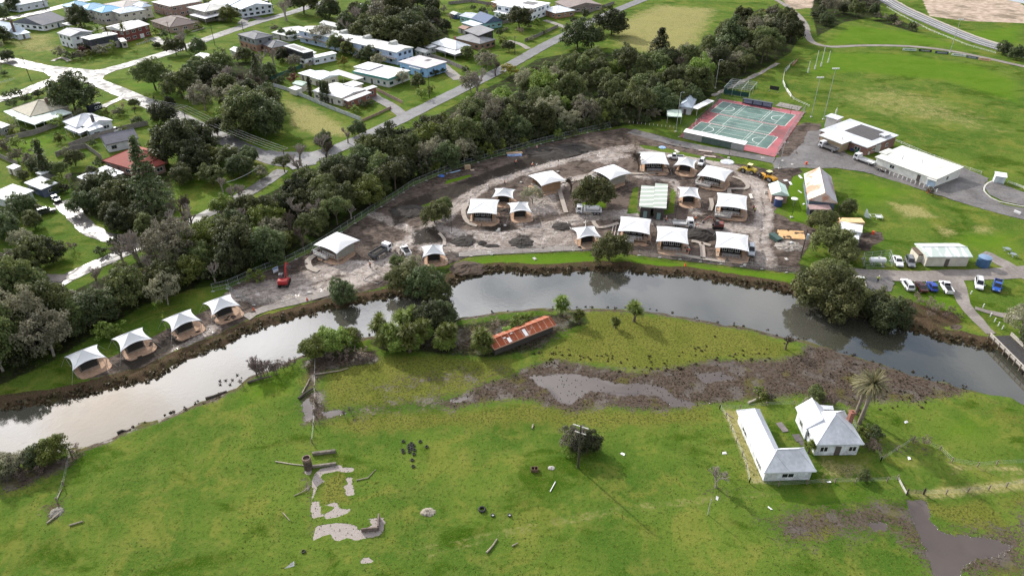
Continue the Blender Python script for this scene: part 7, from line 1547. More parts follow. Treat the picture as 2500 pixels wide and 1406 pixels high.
fence('wire farm fence sweeping right from the paddock gate', [(2256, 1206), (2309, 1206), (2362, 1201), (2413, 1195), (2456, 1188), (2520, 1176)], 1.1, M_wire, 'wire', 5, 'wire_fence', .08); fence('curved upper wire fence right of the farmhouse', [(2150, 1125), (2230, 1075), (2294, 1099), (2323, 1128), (2386, 1139), (2432, 1134), (2520, 1130)], 1.1, M_wire, 'wire', 6, 'wire_fence', .07); fence('wire fence along the river side of the farmhouse', [(1757, 998), (1806, 998), (1870, 990), (1937, 988), (2072, 1006), (2090, 1050), (2130, 1070), (2150, 1125)], 1.0, M_wire, 'wire', 5, 'wire_fence', .07)
fence('old fence posts in the lower left paddock', [(172, 1105), (166, 1140), (156, 1185), (140, 1225)], 1.0, M_wire, 'wire', 4, 'wire_fence', .09); fence('broken fence line through the middle of the paddock', [(770, 870), (769, 920), (768, 980), (766, 1040), (762, 1080)], 1.0, M_wire, 'wire', 4.5, 'wire_fence', .08); fence('guard rail along the lower edge of the highway', [(2165, 20), (2200, 40), (2270, 76), (2360, 112), (2430, 132)], .8, mat((.6, .61, .6), .5, .1), 'rail', 4, 'guard_rail', rails=2)
fence('white boundary rail curving round the oval', [(1938, 152), (1916, 172), (1911, 200), (1920, 225), (1938, 245), (1975, 262)], .9, mat((.65, .66, .62), .5, .1), 'rail', 3.5, 'boundary_rail', .05, rails=2); fence('boundary rail along the oval beside the clubrooms', [(2168, 340), (2200, 352), (2260, 378), (2340, 408), (2395, 425)], .9, mat((.6, .6, .58), .5, .1), 'rail', 3.2, 'boundary_rail', .06, rails=2); fence('white fence right of the scorer hut', [(2460, 447), (2500, 462), (2530, 472)], .8, M_white, 'rail', 3, 'boundary_rail', .06, rails=3)
fence('tall mesh court fence on the clubroom side', [(1658, 335), (1700, 306), (1740, 268), (1758, 240)], 3.0, mat((.09, .1, .1), .6, .1), 'mesh', 3, 'court_fence', .04); fence('tall mesh court fence on the oval side', [(1965, 275), (1930, 322), (1895, 382)], 3.0, mat((.3, .31, .31), .6, .1), 'mesh', 3, 'court_fence', .04); fence('tall mesh court fence behind the viewing shelter', [(1758, 243), (1850, 258), (1965, 275)], 2.6, mat((.12, .13, .13), .6, .1), 'mesh', 3, 'court_fence', .04)
# paddock gate
p, q = G(2213, 1208), G(2254, 1206); d = q-p; root = empty('farm_gate', p, math.atan2(d.y, d.x), 'dark metal gate across the muddy farm track', 'gate'); L = d.length
b = MB(); [b.tube((0.1, 0, z), (L-.1, 0, z), .03, n=5) for z in (.3, .55, .8, 1.1)]; [b.tube((x, 0, .3), (x, 0, 1.1), .025, n=5) for x in (.1, L/2, L-.1)]; b.build('gate_leaf', M_blkm, root)
for x in (0, L): b = MB(); b.tube((x, 0, -.2), (x, 0, 1.5), .12, n=7); b.build('gate_post', M_dwood, root)
p = G(2195, 1170); q = G(2213, 1207); fence('low pale concrete kerb wall beside the paddock gate', [(2192, 1168), (2202, 1188), (2212, 1205)], .5, M_conc)
# repeated small posts
def posts(lab, pts, h_, r, m, group, n0='bollard', square=False, cat='bollard', ends=('first', 'last')):
    ordn = ['first', 'second', 'third', 'fourth', 'fifth', 'sixth', 'seventh', 'eighth', 'ninth', 'tenth', 'eleventh', 'twelfth', 'thirteenth', 'fourteenth', 'fifteenth', 'sixteenth']
    me = MB(); (me.b(-r, -r, -.1, r, r, h_) if square else me.tube((0, 0, -.1), (0, 0, h_), r, n=8)); me = me.mesh(n0, m)
    for i, q in enumerate(pts):
        p = G(*q); o = link(n0, me); o.location = (p.x, p.y, .02); tag(o, '%s %s' % (ordn[i], lab), cat, group)
def seq(a, b_, n): return [(a[0]+(b_[0]-a[0])*i/(n-1), a[1]+(b_[1]-a[1])*i/(n-1)) for i in range(n)]
posts('white bollard from the left along the clubrooms wall', seq((2150, 419), (2286, 469), 14), .95, .14, M_white, 'white bollards of the clubrooms')
posts('small white post from the left on the lawn by the court', seq((1536, 300), (1645, 312), 12), .6, .09, M_white, 'white posts left of the courts', 'marker_post', cat='post')
posts('white post from the top along the bridge approach', [(2370, 718), (2400, 750), (2418, 772), (2428, 785), (2437, 795), (2447, 803)], .9, .12, M_white, 'white posts by the bridge', 'marker_post', cat='post')
for lab, b_, hpx in (('left behind post of the oval goal', (1972, 178), 27), ('left tall goal post of the oval', (1989, 170), 44), ('right tall goal post of the oval', (2004, 163), 45), ('right behind post of the oval goal', (2021, 154), 28), ('white post standing behind the club pavilion', (2040, 280), 16)):
    p = G(*b_); b = MB(); h_ = hgt(*b_, hpx); b.tube((0, 0, -.2), (0, 0, h_), .16, .12, 8); b.tube((0, 0, 0), (0, 0, 1.8), .3, n=8); o = b.build('goal_post', M_white); o.location = p; tag(o, lab, 'goal post', 'white posts of the oval')
for lab, a, b_, c_ in (('pale advertising board at the left end of the far row', (2203, 124), (2237, 126), (.6, .68, .64)), ('black advertising board second in the far row', (2242, 126), (2274, 129), (.03, .035, .05)), ('navy advertising board third in the far row', (2282, 131), (2315, 134), (.05, .065, .12)), ('white advertising board with dark letters in the far row', (2322, 136), (2357, 140), (.7, .74, .7)), ('slate advertising board fifth in the far row', (2358, 142), (2387, 146), (.1, .12, .16)), ('orange advertising board at the right end of the far row', (2388, 147), (2418, 151), (.7, .42, .28)),
                       ('green white board highest on the left boundary', (1918, 176), (1927, 166), (.6, .66, .62)), ('white board in the middle of the left boundary', (1911, 202), (1916, 215), (.7, .72, .66)), ('white board lowest on the left boundary', (1920, 222), (1931, 238), (.7, .72, .66)), ('reddish board at the top of the left boundary', (1934, 162), (1946, 150), (.36, .14, .1))):
    p, q = G(*a), G(*b_); d = q-p; root = empty('advertising_board', p, math.atan2(d.y, d.x), lab, 'sign', 'oval boundary boards'); L = d.length
    b = MB(); b.b(0, -.05, .1, L, .05, 1.15); b.build('panel', mat(c_, .5, .06), root)
    b = MB(); rs = random.Random(lab); x = L*.18
    while x < L*.82: w = rs.uniform(.15, .45); b = MB(); b.b(x, -.062, .45, x+w, -.052, .8); x += w+rs.uniform(.08, .25); b.build('word', mat((.05, .06, .08) if sum(c_) > 1 else (.6, .6, .6), .5, .05), root)
    for x in (.15, L-.15): b = MB(); b.box((x, .1, .5), (.08, .08, 1.1)); b.build('leg', M_gal, root)
# viewing shelter, near wall, nets
def along(a, b_): p, q = G(*a), G(*b_); d = q-p; return p, math.atan2(d.y, d.x), d.length
p, an, L = along(_cz(1235, 470), _cz(1685, 545)); root = empty('spectator_shelter', p, an, 'dark framed shelter with three grey blue windows behind the courts', 'shelter')
b = MB(); b.b(0, .1, 0, L, .22, 2.1); b.build('back_wall', mat((.05, .06, .085), .6, .1), root); b = MB(); b.b(-.1, -1.0, 2.13, L+.1, .3, 2.25); b.build('roof', mat((.06, .07, .1), .5, .1), root)
for k in range(3): b = MB(); b.b(L*(k+.06)/3, .06, .5, L*(k+.94)/3, .09, 1.95); b.build('window', mat((.27, .31, .42), .25, .1), root)
for k in range(4): b = MB(); b.b(L*k/3-.08, -.95, 0, L*k/3+.08, -.8, 2.12); b.build('post', mat((.05, .06, .085), .6, .1), root)
p, an, L = along(_cz(305, 1010), _cz(1245, 1215)); root = empty('court_pavilion', p, an, 'long narrow white roofed shelter on the near side of the courts', 'shelter')
for i, (u0, u1, c_) in enumerate(((0, .31, (.33, .32, .31)), (.312, .79, (.09, .13, .115)), (.792, 1, (.33, .33, .32)))): b = MB(); b.b(L*u0, 0, 0, L*u1, .15, 2.3); b.build('wall', mat(c_, .7, .15), root)
b = MB(); b.add([(-.2, -.25, 2.42), (L+.2, -.25, 2.42), (L+.2, 2.3, 2.85), (-.2, 2.3, 2.85), (-.2, -.25, 2.32), (L+.2, -.25, 2.32), (L+.2, 2.3, 2.75), (-.2, 2.3, 2.75)], [(0, 1, 2, 3), (7, 6, 5, 4), (0, 4, 5, 1), (1, 5, 6, 2), (2, 6, 7, 3), (3, 7, 4, 0)]); b.build('roof', mat((.8, .8, .79), .45, .06), root)
for k in range(6): b = MB(); b.box((L*(k+.1)/5.2, 2.1, 1.35), (.1, .1, 2.7)); b.build('post', M_gal, root)
p, an, L = along(_cz(930, 325), _cz(1330, 385)); root = empty('cricket_nets', p, an, 'cricket practice nets caged in pale pipe with dark green sides', 'cricket nets')
b = MB(); W_ = 13
for x in (0, L/3, 2*L/3, L): b.tube((x, 0, 3), (x, W_, 3), .06, n=5); [b.tube((x, y, 0), (x, y, 3), .06, n=5) for y in (0, W_/2, W_)]
for y in np.linspace(0, W_, 6): b.tube((0, y, 3), (L, y, 3), .05, n=5)
b.build('pipe_frame', mat((.55, .58, .57), .4, .1), root); b = MB(); b.b(0, -.04, .2, L*.98, -.02, 2.2); b.b(-.04, 0, .2, -.02, W_, 2.6); b.build('shade_cloth', mat((.025, .07, .06), .9, .15), root)
b = MB()
for k in range(26): b.tube((0, W_*k/26, 3.01), (L, W_*k/26, 3.01), .014, n=3)
for k in range(20): b.tube((L*k/20, 0, 3.0), (L*k/20, W_, 3.0), .014, n=3)
b.build('netting', mat((.2, .22, .22), .8, .1), root)
p, an, L = along((1878, 222), (1900, 226)); root = empty('sight_screen', p, an, 'black panel frame standing right of the cricket nets', 'screen'); b = MB(); b.b(0, 0, .6, L, .08, 2.2); b.build('panel', M_blkm, root)
for x in (0.05, L-.05): b = MB(); b.tube((x, .04, 0), (x, .04, .6), .05, n=5); b.tube((x, .04, .1), (x, -1.6, .05), .05, n=5); b.build('leg', M_gal, root)
for lab, q in (('left near netball goal post', _cz(490, 840)), ('right near netball goal post', _cz(1690, 1100)), ('dark netball goal post at the far court end', _cz(1975, 640))):
    p = G(*q); b = MB(); b.tube((0, 0, 0), (0, 0, 3.05), .07, n=7); b.tube((0, 0, 3.0), (.15, -.3, 3.0), .04, n=5)
    n = 12; b.path([(.15+.2*math.cos(6.283*k/n), -.5+.2*math.sin(6.283*k/n), 3.0) for k in range(n+1)], .025, 4); o = b.build('netball_post', M_black if 'dark' in lab else M_white); o.location = (p.x, p.y, .1); tag(o, lab, 'goal post', 'netball goal posts')
p = G(2437, 444); root = empty('scorer_hut', p, R(-25), 'little white hut on the oval edge at the right', 'hut'); b = MB(); b.b(-1.4, -1.2, 0, 1.4, 1.2, 2.2); b.build('wall', mat((.58, .64, .66), .6, .1), root); b = MB(); b.add([(-1.6, -1.4, 2.23), (1.6, -1.4, 2.23), (1.6, 1.4, 2.6), (-1.6, 1.4, 2.6), (-1.6, -1.4, 2.13), (1.6, -1.4, 2.13), (1.6, 1.4, 2.5), (-1.6, 1.4, 2.5)], [(0, 1, 2, 3), (7, 6, 5, 4), (0, 4, 5, 1), (1, 5, 6, 2), (2, 6, 7, 3), (3, 7, 4, 0)]); b.build('roof', mat((.8, .8, .8), .5, .05), root); link('door', door_mesh(.9, 1.9, (.5, .55, .58)), root).location = (.2, -1.205, .02)
p = G(2135, 370); root = empty('shipping_container', p, R(-20), 'grey metal box container between the pavilion and the clubrooms', 'container'); b = MB(); b.b(-1.3, -1.3, .3, 1.3, 2.2, 2.8); b.build('body', mat((.42, .42, .41), .5, .12), root); b = MB(); [b.b(-1.32, y, .32, -1.303, y+.06, 2.78) for y in np.arange(-1.2, 2.2, .25)]; b.build('ribs', mat((.36, .36, .36), .5, .1), root)
for lab, q, c_ in (('yellow lidded wheelie bin left by the pavilion wall', (2084, 370), (.75, .5, .03)), ('yellow lidded wheelie bin right by the pavilion wall', (2097, 374), (.8, .52, .03)), ('green wheelie bin by the pavilion wall', (2090, 374), (.03, .16, .1)), ('blue wheelie bin by the pavilion wall', (2079, 369), (.04, .1, .35)), ('white bin by the pavilion corner', (2119, 378), (.6, .6, .6))):
    p = G(*q); root = empty('wheelie_bin', p, 0, lab, 'bin', 'wheelie bins at the pavilion'); b = MB(); b.frus((-.25, -.28, .25, .28), .06, (-.3, -.35, .3, .35), 1.0); b.build('body', mat((.05, .1, .08) if 'yellow' in lab else c_, .5, .1), root); b = MB(); b.b(-.32, -.38, 1.003, .32, .38, 1.08); b.build('lid', mat(c_, .4, .05), root)
    for x in (-.25, .25): b = MB(); b.tube((x-.03, .3, .1), (x+.03, .3, .1), .1, n=8); b.build('wheel', M_tyre, root)
def tank(label, q, r, h_, col, lid=None, dom=.25):
    p = G(*q); root = empty('water_tank', p, 0, label, 'water tank', 'rainwater tanks'); b = MB(); b.lathe([(r*.98, 0)]+[(r*(1+.015*(k % 2)), h_*k/10) for k in range(11)]+[(r*.96, h_)], 24); b.build('tank', mat(col, .5, .12), root); b = MB(); b.lathe([(r*1.02, h_-.02), (r*1.0, h_+.05), (r*.5, h_+dom*.7), (.05, h_+dom)], 24); b.build('tank_lid', mat(lid or col, .5, .12), root)
tank('dark blue tank with a rusty white lid by the brick hut', (1898, 502), 1.15, 2.3, (.035, .06, .16), (.5, .38, .36)); tank('slate blue tank beside the cream striped roof block', (2398, 648), 1.5, 2.4, (.06, .13, .25), (.16, .24, .36)); tank('green tank at the end wall of the clubrooms', (2148, 402), .9, 2.3, (.06, .2, .16)); tank('green tank at the pavilion corner near the crane truck', (2008, 352), .9, 2.2, (.05, .24, .18))
p = G(2140, 645); root = empty('gas_tank', p, R(-3), 'white horizontal gas tank inside a wire cage', 'gas tank'); b = MB(); n = 10; prof = [(.02, -2.1)]+[(.72*math.sin(math.pi/2*k/5), -2.1+.5*(1-math.cos(math.pi/2*k/5))) for k in range(1, 6)]+[(.72*math.cos(math.pi/2*k/5), 1.6+.5*math.sin(math.pi/2*k/5)) for k in range(0, 5)]+[(.02, 2.1)]; b.M = Matrix.Translation((0, 0, 1.2)) @ Matrix.Rotation(math.pi/2, 4, 'Y'); b.lathe(prof, 18); b.build('vessel', mat((.76, .77, .78), .3, .05), root)
for x in (-1.3, 1.3): b = MB(); b.box((x, 0, .3), (.3, 1.1, .6)); b.build('saddle', M_conc, root)
b = MB(); b.tube((0, 0, 1.9), (0, 0, 2.1), .2, n=10); b.build('valve_cover', M_gal, root)
# picnic tables and the odd frame on the camping green
def picnic(lab, q, a):
    p = G(*q); root = empty('picnic_table', p, a, lab, 'picnic table', 'round picnic tables'); b = MB(); b.lathe([(.75, .72), (.75, .78)], 14); b.build('table_top', mat((.2, .24, .25), .6, .1), root); b = MB(); b.tube((0, 0, 0), (0, 0, .72), .09, n=7); b.build('leg', M_gal, root)
    for k in range(4): t_ = k*math.pi/2+.4; b = MB(); b.box((1.05*math.cos(t_), 1.05*math.sin(t_), .45), (.4, .4, .06)); b.tube((1.05*math.cos(t_), 1.05*math.sin(t_), 0), (1.05*math.cos(t_), 1.05*math.sin(t_), .42), .04, n=5); b.build('seat', mat((.22, .26, .27), .6, .1), root)
picnic('upper left of two round tables on the green', (2458, 613), 0); picnic('lower right of two round tables on the green', (2472, 626), .5)
p = G(2128, 532); root = empty('equipment_frame', p, R(-6), 'pale green hull panel and white frame dumped on the lawn', 'frame'); b = MB(); b.add([(-1.6, 0, 0), (-.6, -.5, 0), (-.8, -.3, .5), (-1.4, .8, 2.2), (-1.75, .9, 2.2), (-2.0, .4, .3)], [(0, 1, 2, 3, 4, 5), (5, 4, 3, 2, 1, 0)]); b.build('hull_panel', mat((.6, .7, .66), .5, .1), root); b = MB()
for x0, y0, x1, y1 in ((-.5, -.8, 2.6, -.9), (-.5, .8, 2.6, .8), (2.6, -.9, 2.6, .8), (1.0, -.85, 1.0, .8), (-.5, -.8, -.5, .8)): b.tube((x0, y0, .75), (x1, y1, .75), .06, n=5); b.tube((x0, y0, 0), (x0, y0, .9), .05, n=5)
b.b(1.05, -.85, .5, 2.5, .75, .56); b.build('pipe_frame', mat((.62, .65, .65), .4, .1), root)
# bridge
A, B = G(2412, 826), G(2520, 935); d = (B-A); an = math.atan2(d.y, d.x); root = empty('footbridge', (A.x, A.y, 0), an, 'grey timber footbridge with railings crossing the river at the right', 'bridge'); L = 46; ly = Vector((-math.sin(an), math.cos(an), 0)); Wd = (G(2456, 818)-A).dot(ly)
b = MB(); [b.b(x, .05, .58, x+.235, Wd-.05, .66) for x in np.arange(0, L, .25)]; b.build('deck', mat((.045, .042, .042), .75, .25, 1.5), root)
for y in (.4, Wd-.4): b = MB(); b.b(0, y-.12, .3, L, y+.12, .577); b.build('beam', M_wood, root)
M_rail = mat((.4, .37, .33), .8, .2, 2)
for y, s in ((0, -1), (Wd, 1)):
    for z0_, z1_ in ((.78, .95), (1.05, 1.2), (1.32, 1.45)): b = MB(); b.b(0, y-.05, z0_, L, y+.05, z1_); b.build('rail', M_rail, root)
    b = MB(); b.b(0, y-.13, 1.47, L, y+.13, 1.54); b.build('hand_rail', M_rail, root)
    for x in np.arange(0, L, 1.75): b = MB(); b.b(x-.07, y+s*.055, -.2, x+.07, y+s*.17, 1.46); b.build('post', M_wood, root)
for x in np.arange(5, L, 6):
    for y in (.4, Wd-.4): b = MB(); b.tube((x, y, -2.6), (x, y, .3), .17, n=8); b.build('pile', M_dwood, root)
# dark banner behind the cottage, signs, pallets and other litter of the works
p, an, L = along((222, 280), (252, 270)); root = empty('banner_trailer', p, an, 'black banner box with white capitals behind the cottage', 'sign'); b = MB(); b.b(0, 0, .6, L, 1.6, 3.0); b.build('box', mat((.014, .017, .03), .5, .1), root)
tx = bpy.data.curves.new('lettering', 'FONT'); tx.body = 'COM'; tx.size = 1.5; tx.extrude = .015; to = bpy.data.objects.new('lettering', tx); C.objects.link(to); dg = bpy.context.evaluated_depsgraph_get(); tm = bpy.data.meshes.new_from_object(to.evaluated_get(dg)); bpy.data.objects.remove(to); to = link('lettering', tm); to.parent = root; to.location = (L*.4, -.03, 1.2); to.rotation_euler = (math.pi/2, 0, 0); tm.materials.clear(); tm.materials.append(mat((.7, .7, .72), .5, .03))
p, an, L = along((669, 672), (681, 666)); root = empty('notice_sign', p, an, 'white and blue notice sign on the fence behind the excavator', 'sign'); b = MB(); b.b(0, 0, .6, L, .05, 1.9); b.build('panel', mat((.62, .66, .72), .5, .05), root); b = MB(); b.b(.1, -.01, 1.45, L-.1, -.003, 1.8); b.build('heading', mat((.06, .14, .4), .5, .05), root); [(lambda m: (m.tube((x, .08, 0), (x, .08, 1.9), .04, n=5), m.build('post', M_gal, root)))(MB()) for x in (.1, L-.1)]
def obj_at(name, label, cat, q, build, m, rz=0.0, z=0.0, group=None):
    p = G(*q); b = MB(); build(b); o = b.build(name, m); o.location = (p.x, p.y, min(0, GZ(p.x, p.y))+z); o.rotation_euler = (0, 0, rz); tag(o, label, cat, group); return o
def crate(b, l, w, h_):
    b.b(-l/2, -w/2, .12, l/2, w/2, h_)
    for y in (-w/2+.1, 0, w/2-.1): b.b(-l/2, y-.05, 0, l/2, y+.05, .117)
obj_at('packing_crate', 'tan plywood packing crate by the north works fence', 'crate', (1141, 412), lambda b: crate(b, 1.9, 1.2, 1.3), mat((.42, .31, .2), .8, .15), .3)
obj_at('plywood_sheet', 'small tan plywood sheet beside the packing crate', 'sheet', (1153, 415), lambda b: b.b(-.6, -.5, 0, .6, .5, .06), mat((.5, .4, .3), .8, .15), .3)
obj_at('timber_pack', 'long tan timber pack lying on a blue wrapped stack', 'timber pack', (1256, 378), lambda b: (b.b(-2.7, -.5, .62, 2.7, .5, .85), [b.b(-2.6, -.5+.22*k, .86, 2.5, -.3+.22*k, .95) for k in range(5)]), mat((.4, .27, .17), .8, .15), .12)
obj_at('wrapped_stack', 'blue and white wrapped stack under the tan timber', 'stack', (1256, 380), lambda b: b.frus((-2.5, -.6, 2.5, .6), 0, (-2.4, -.5, 2.4, .5), .6), mat((.28, .4, .66), .5, .4, 1.2), .12)
obj_at('tarpaulin', 'crumpled blue tarpaulin at the foot of the north fence', 'tarpaulin', (1078, 430), lambda b: b.lathe([(1.0, 0), (.8, .25), (.4, .4), (.05, .45)], 9), mat((.04, .12, .42), .6, .3, 2))
obj_at('pipe_bundle', 'pale blue pipes lying beside the north fence', 'pipes', (1108, 420), lambda b: [b.tube((-2.6, y, .08+.05*abs(y)), (2.6, y+.2, .1), .07, n=6) for y in (-.25, -.08, .1, .28)], mat((.35, .5, .68), .4, .15), .55)
obj_at('tarpaulin', 'blue and white tarpaulin near the grassy court verge', 'tarpaulin', (1617, 360), lambda b: b.lathe([(1.3, 0), (1.1, .2), (.5, .35), (.05, .4)], 9), mat((.3, .45, .75), .6, .4, 1.5))
obj_at('plastic_sheet', 'grey white plastic sheeting spread beside the timber stacks', 'sheet', (1776, 395), lambda b: b.lathe([(2.3, 0), (2.0, .16), (1.1, .2), (.05, .3)], 11), mat((.5, .52, .55), .4, .25, 1))
for lab, q, l, rz in (('pinkish sawn timber stack along the court verge', (1722, 370), 4.6, -.32), ('second timber stack nearest the plastic sheeting', (1733, 383), 4.0, -.3), ('white timber lengths near the white ute', (1652, 370), 2.6, 1.9), ('long pale plank left of the grader mud', (1833, 480), 3.2, 1.5), ('pale posts stacked on the junk lawn', (1908, 462), 2.5, .5)):
    obj_at('timber_stack', lab, 'timber stack', q, lambda b: [b.b(-l/2, -.45+.3*k, .02+.12*j, l/2-(k*.13), -.2+.3*k, .12+.12*j) for k in range(3) for j in range(2)], mat((.5, .4, .36) if 'pink' in lab or 'second' in lab else (.6, .57, .52), .8, .15), rz)
for i, (lab, q, l, w, rz) in enumerate((('white door leaf lying on the junk lawn near the rusty shed', (1954, 432), 2.4, .7, 1.6), ('white panel lying on the junk lawn left of the door leaf', (1930, 447), 2.2, .7, 1.5), ('white plank leaning across the junk lawn', (1953, 468), 1.9, .3, 1.8), ('small white panel beside the brick hut gable', (1918, 441), 1.3, 1.0, .3), ('white sheet nearest the umbrella ring', (1940, 486), 1.0, .4, 1.4), ('white sheet near the dark lean to', (1962, 498), 1.0, .5, .8))):
    obj_at('white_panel', lab, 'panel', q, lambda b: b.b(-l/2, -w/2, 0, l/2, w/2, .09), M_white, rz, 0, 'white panels on the junk lawn')
def heap(lab, q, r, h_, m=None, sx=1.0, name='soil_heap', cat='soil heap'):
    p = G(*q); rs = random.Random(lab); n = 26; vs = []; b = MB(); rings = 7
    for j in range(rings):
        f = j/(rings-1)
        for i in range(n): t_ = 6.283*i/n; k = (1-f)*r*(1+rs.uniform(-.12, .12)); vs.append((k*math.cos(t_)*sx, k*math.sin(t_), h_*math.sin(f*1.4)*rs.uniform(.82, 1.1)-(.12 if j == 0 else 0)))
    b.add(vs, [(j*n+i, j*n+(i+1) % n, (j+1)*n+(i+1) % n, (j+1)*n+i) for j in range(rings-1) for i in range(n)]+[tuple((rings-1)*n+i for i in range(n))])
    o = b.build(name, m or mat((.035, .03, .026), .95, .35, 1.5)); o.location = (p.x, p.y, 0); tag(o, lab, cat, 'heaps on the works')
for q in (('dark soil heap between the two lower wide tents', (1713, 573), 3.4, 1.4, None, 1.6), ('dark round soil heap left of the pegged central plot', (1132, 590), 2.8, .7, None, 1.2), ('small dark soil heap right of the round one', (1176, 593), 1.4, .5), ('dark soil heap at the end of the pale drain', (1273, 592), 2.8, .8, None, 1.3), ('dark soil heap near the lower loop road bend', (1372, 552), 2.4, .6, None, 1.2), ('large flat dark mound on the upper slope', (1350, 372), 6, 1.1, None, 1.7), ('dark mound beside the upper slope mound', (1400, 362), 4.5, 1.0, None, 1.5), ('brown spoil heap on the river bank by the green strip', (1140, 655), 3.6, 1.0, mat((.07, .05, .036), .95, .3, 1), 1.3), ('dark spoil left of the wide tent loop', (1000, 515), 4, .7, None, 1.5), ('rubble and broken timber heap by the transformer pole', (1925, 600), 3, .7, mat((.28, .25, .22), .9, .5, 2), 1.3), ('spoil ridge beside the lower loop', (1200, 600), 1.0, .3, None, 2.4)): heap(*q)
obj_at('sand_bed', 'orange sand bed beside the transformer pole', 'sand', (1928, 572), lambda b: b.prism([(-4, -2.2), (3.4, -2.6), (4.2, 1.9), (-2.6, 2.4)], -.05, .12), mat((.55, .34, .16), .9, .15), -.05)
obj_at('skip_bin', 'dark green skip bin next to the orange sand', 'skip', (1893, 585), lambda b: (b.frus((-1.3, -.8, 1.3, .8), .1, (-1.9, -.9, 1.9, .9), 1.2)), mat((.04, .08, .07), .6, .2), -1.2)
obj_at('cable_drum', 'white drum lying in the rubble near the sand', 'drum', (1930, 598), lambda b: b.tube((-.5, 0, .45), (.5, 0, .45), .45, n=14), mat((.6, .6, .58), .5, .1), .8)
obj_at('concrete_box', 'pale concrete pit box left of the brick hut', 'concrete box', (1874, 472), lambda b: (b.b(-.9, -.5, 0, .9, -.35, .5), b.b(-.9, .35, 0, .9, .5, .5), b.b(-.9, -.35, 0, -.75, .35, .5), b.b(.75, -.35, 0, .9, .35, .5)), M_conc, -.1)
for i, (lab, q) in enumerate((('small white marker block on the upper court road', (1862, 386)), ('white block pair on the court road corner', (1910, 393)), ('white block on the gravel near the loader', (1934, 402)), ('white block on the green river strip', (1305, 632)), ('white block at the pond path', (1195, 616)), ('white block in the mud below the tanker', (1216, 563)), ('white pit lid beside the lower road', (1818, 648)), ('white pit lid right of the silver van', (1920, 632)), ('pale block beside the digger', (1760, 545)), ('white block on the riverside path', (755, 714)), ('pale block above the second riverside tent', (440, 795)), ('white pit lid at the lower loop edge', (1218, 560)))):
    obj_at('concrete_block', lab, 'block', q, lambda b: (b.b(-.55, -.35, 0, .55, .35, .2), b.b(-.4, -.25, .2, .4, .25, .26)), M_conc, i*.7, .02, 'pale blocks about the works')
for lab, q in (('orange barrier mesh roll by the rusty shed corner', (1968, 402)), ('orange cone by the lower fence below the tents', (1673, 648)), ('orange cone at the bent fence', (620, 758)), ('orange cone on the riverside path', (750, 733)), ('red bin by the little tree at the clubrooms', (2266, 470)), ('red drum on the dark disturbed soil', (2131, 570))):
    obj_at('traffic_cone' if 'cone' in lab else 'drum', lab, 'cone' if 'cone' in lab else 'drum', q, lambda b: (b.b(-.25, -.25, 0, .25, .25, .05), b.lathe([(.2, .05), (.16, .4), (.05, .8)], 10)) if 'cone' in lab else b.lathe([(.35, 0), (.36, .5), (.34, .9), (.2, .95)], 12), mat((.75, .1, .04), .5, .1))
# pegged plots edged with white timber
for lab, pts in (('white edged square plot of raked mud below the tip truck', [(886, 683), (925, 662), (955, 672), (923, 693)]), ('white edged rectangular plot behind the dome tree tent', [(1384, 542), (1430, 538), (1430, 562), (1395, 562)]), ('pale edged bed right of the small tanker plot', [(1505, 548), (1500, 575), (1493, 575), (1498, 548)])):
    P_ = [G(*q) for q in pts]; o0 = P_[0]; b = MB()
    for a, c_ in zip(P_, P_[1:]+P_[:1]): b.tube((a-o0)+Vector((0, 0, .1)), (c_-o0)+Vector((0, 0, .1)), .09, n=4)
    o = b.build('edging', mat((.55, .5, .46), .8, .15)); o.location = (o0.x, o0.y, 0); tag(o, lab, 'edging')
# ---------------------------------------------------------------- the paddock's leftovers
def tyre(lab, q, r, group, rz=0.0, hub=False):
    me = MB(); w = r*.34; n = 18; prof = [(r*.62, 0), (r*.9, 0), (r, w*.5), (r, w*1.1), (r*.9, w*1.6), (r*.62, w*1.6), (r*.56, w*.8)]
    vs = [(a*math.cos(6.283*i/n), a*math.sin(6.283*i/n), z) for a, z in prof for i in range(n)]; m_ = len(prof)
    me.add(vs, [(j*n+i, j*n+(i+1) % n, ((j+1) % m_)*n+(i+1) % n, ((j+1) % m_)*n+i) for j in range(m_) for i in range(n)]); o = me.build('tyre', mat((.03, .03, .03), .85, .25), None, True); p = G(*q); o.location = (p.x, p.y, GZ(p.x, p.y)+.04); tag(o, lab, 'tyre', group)
    if hub: m = MB(); m.lathe([(r*.6, .05), (r*.55, .1)], 14); m.build('rim', M_gal, o)
tyre('big tractor tyre lying alone on the grass', (1177, 1244), .62, 'tyres in the paddock'); tyre('small tyre right of the big tractor tyre', (1203, 1257), .33, 'tyres in the paddock', hub=True); tyre('small tyre furthest right of the three on the lower grass', (1244, 1257), .33, 'tyres in the paddock', hub=True); tyre('lone tyre below the concrete slabs', (741, 1346), .33, 'tyres in the paddock')
for x, y in ((1545, 110), (1712, 112), (1775, 163), (1540, 195), (1545, 215), (1600, 150), (1625, 130), (1645, 150), (1600, 175), (1630, 180), (1655, 195), (1605, 210), (1650, 235), (1630, 165), (1632, 293), (1642, 355)):
    tyre('old tyre in the scattered tyre heap left of the lone tree', _rz(x, y), .33, 'old tyres of the scattered heap')
def log(lab, pts, r0, r1, m, cat='log', group='fallen timber in the paddock', name='log'):
    o0 = G(*pts[0]); b = MB(); P_ = [G(*q)-o0 for q in pts]; n = len(P_)
    for i in range(n-1): b.tube(P_[i]+Vector((0, 0, r0+.03)), P_[i+1]+Vector((0, 0, r0+.03)), r0+(r1-r0)*i/(n-1), r0+(r1-r0)*(i+1)/(n-1), 7)
    o = b.build(name, m); o.location = (o0.x, o0.y, GZ(o0.x, o0.y)); tag(o, lab, cat, group)
M_log = mat((.27, .23, .185), .9, .3, 2)
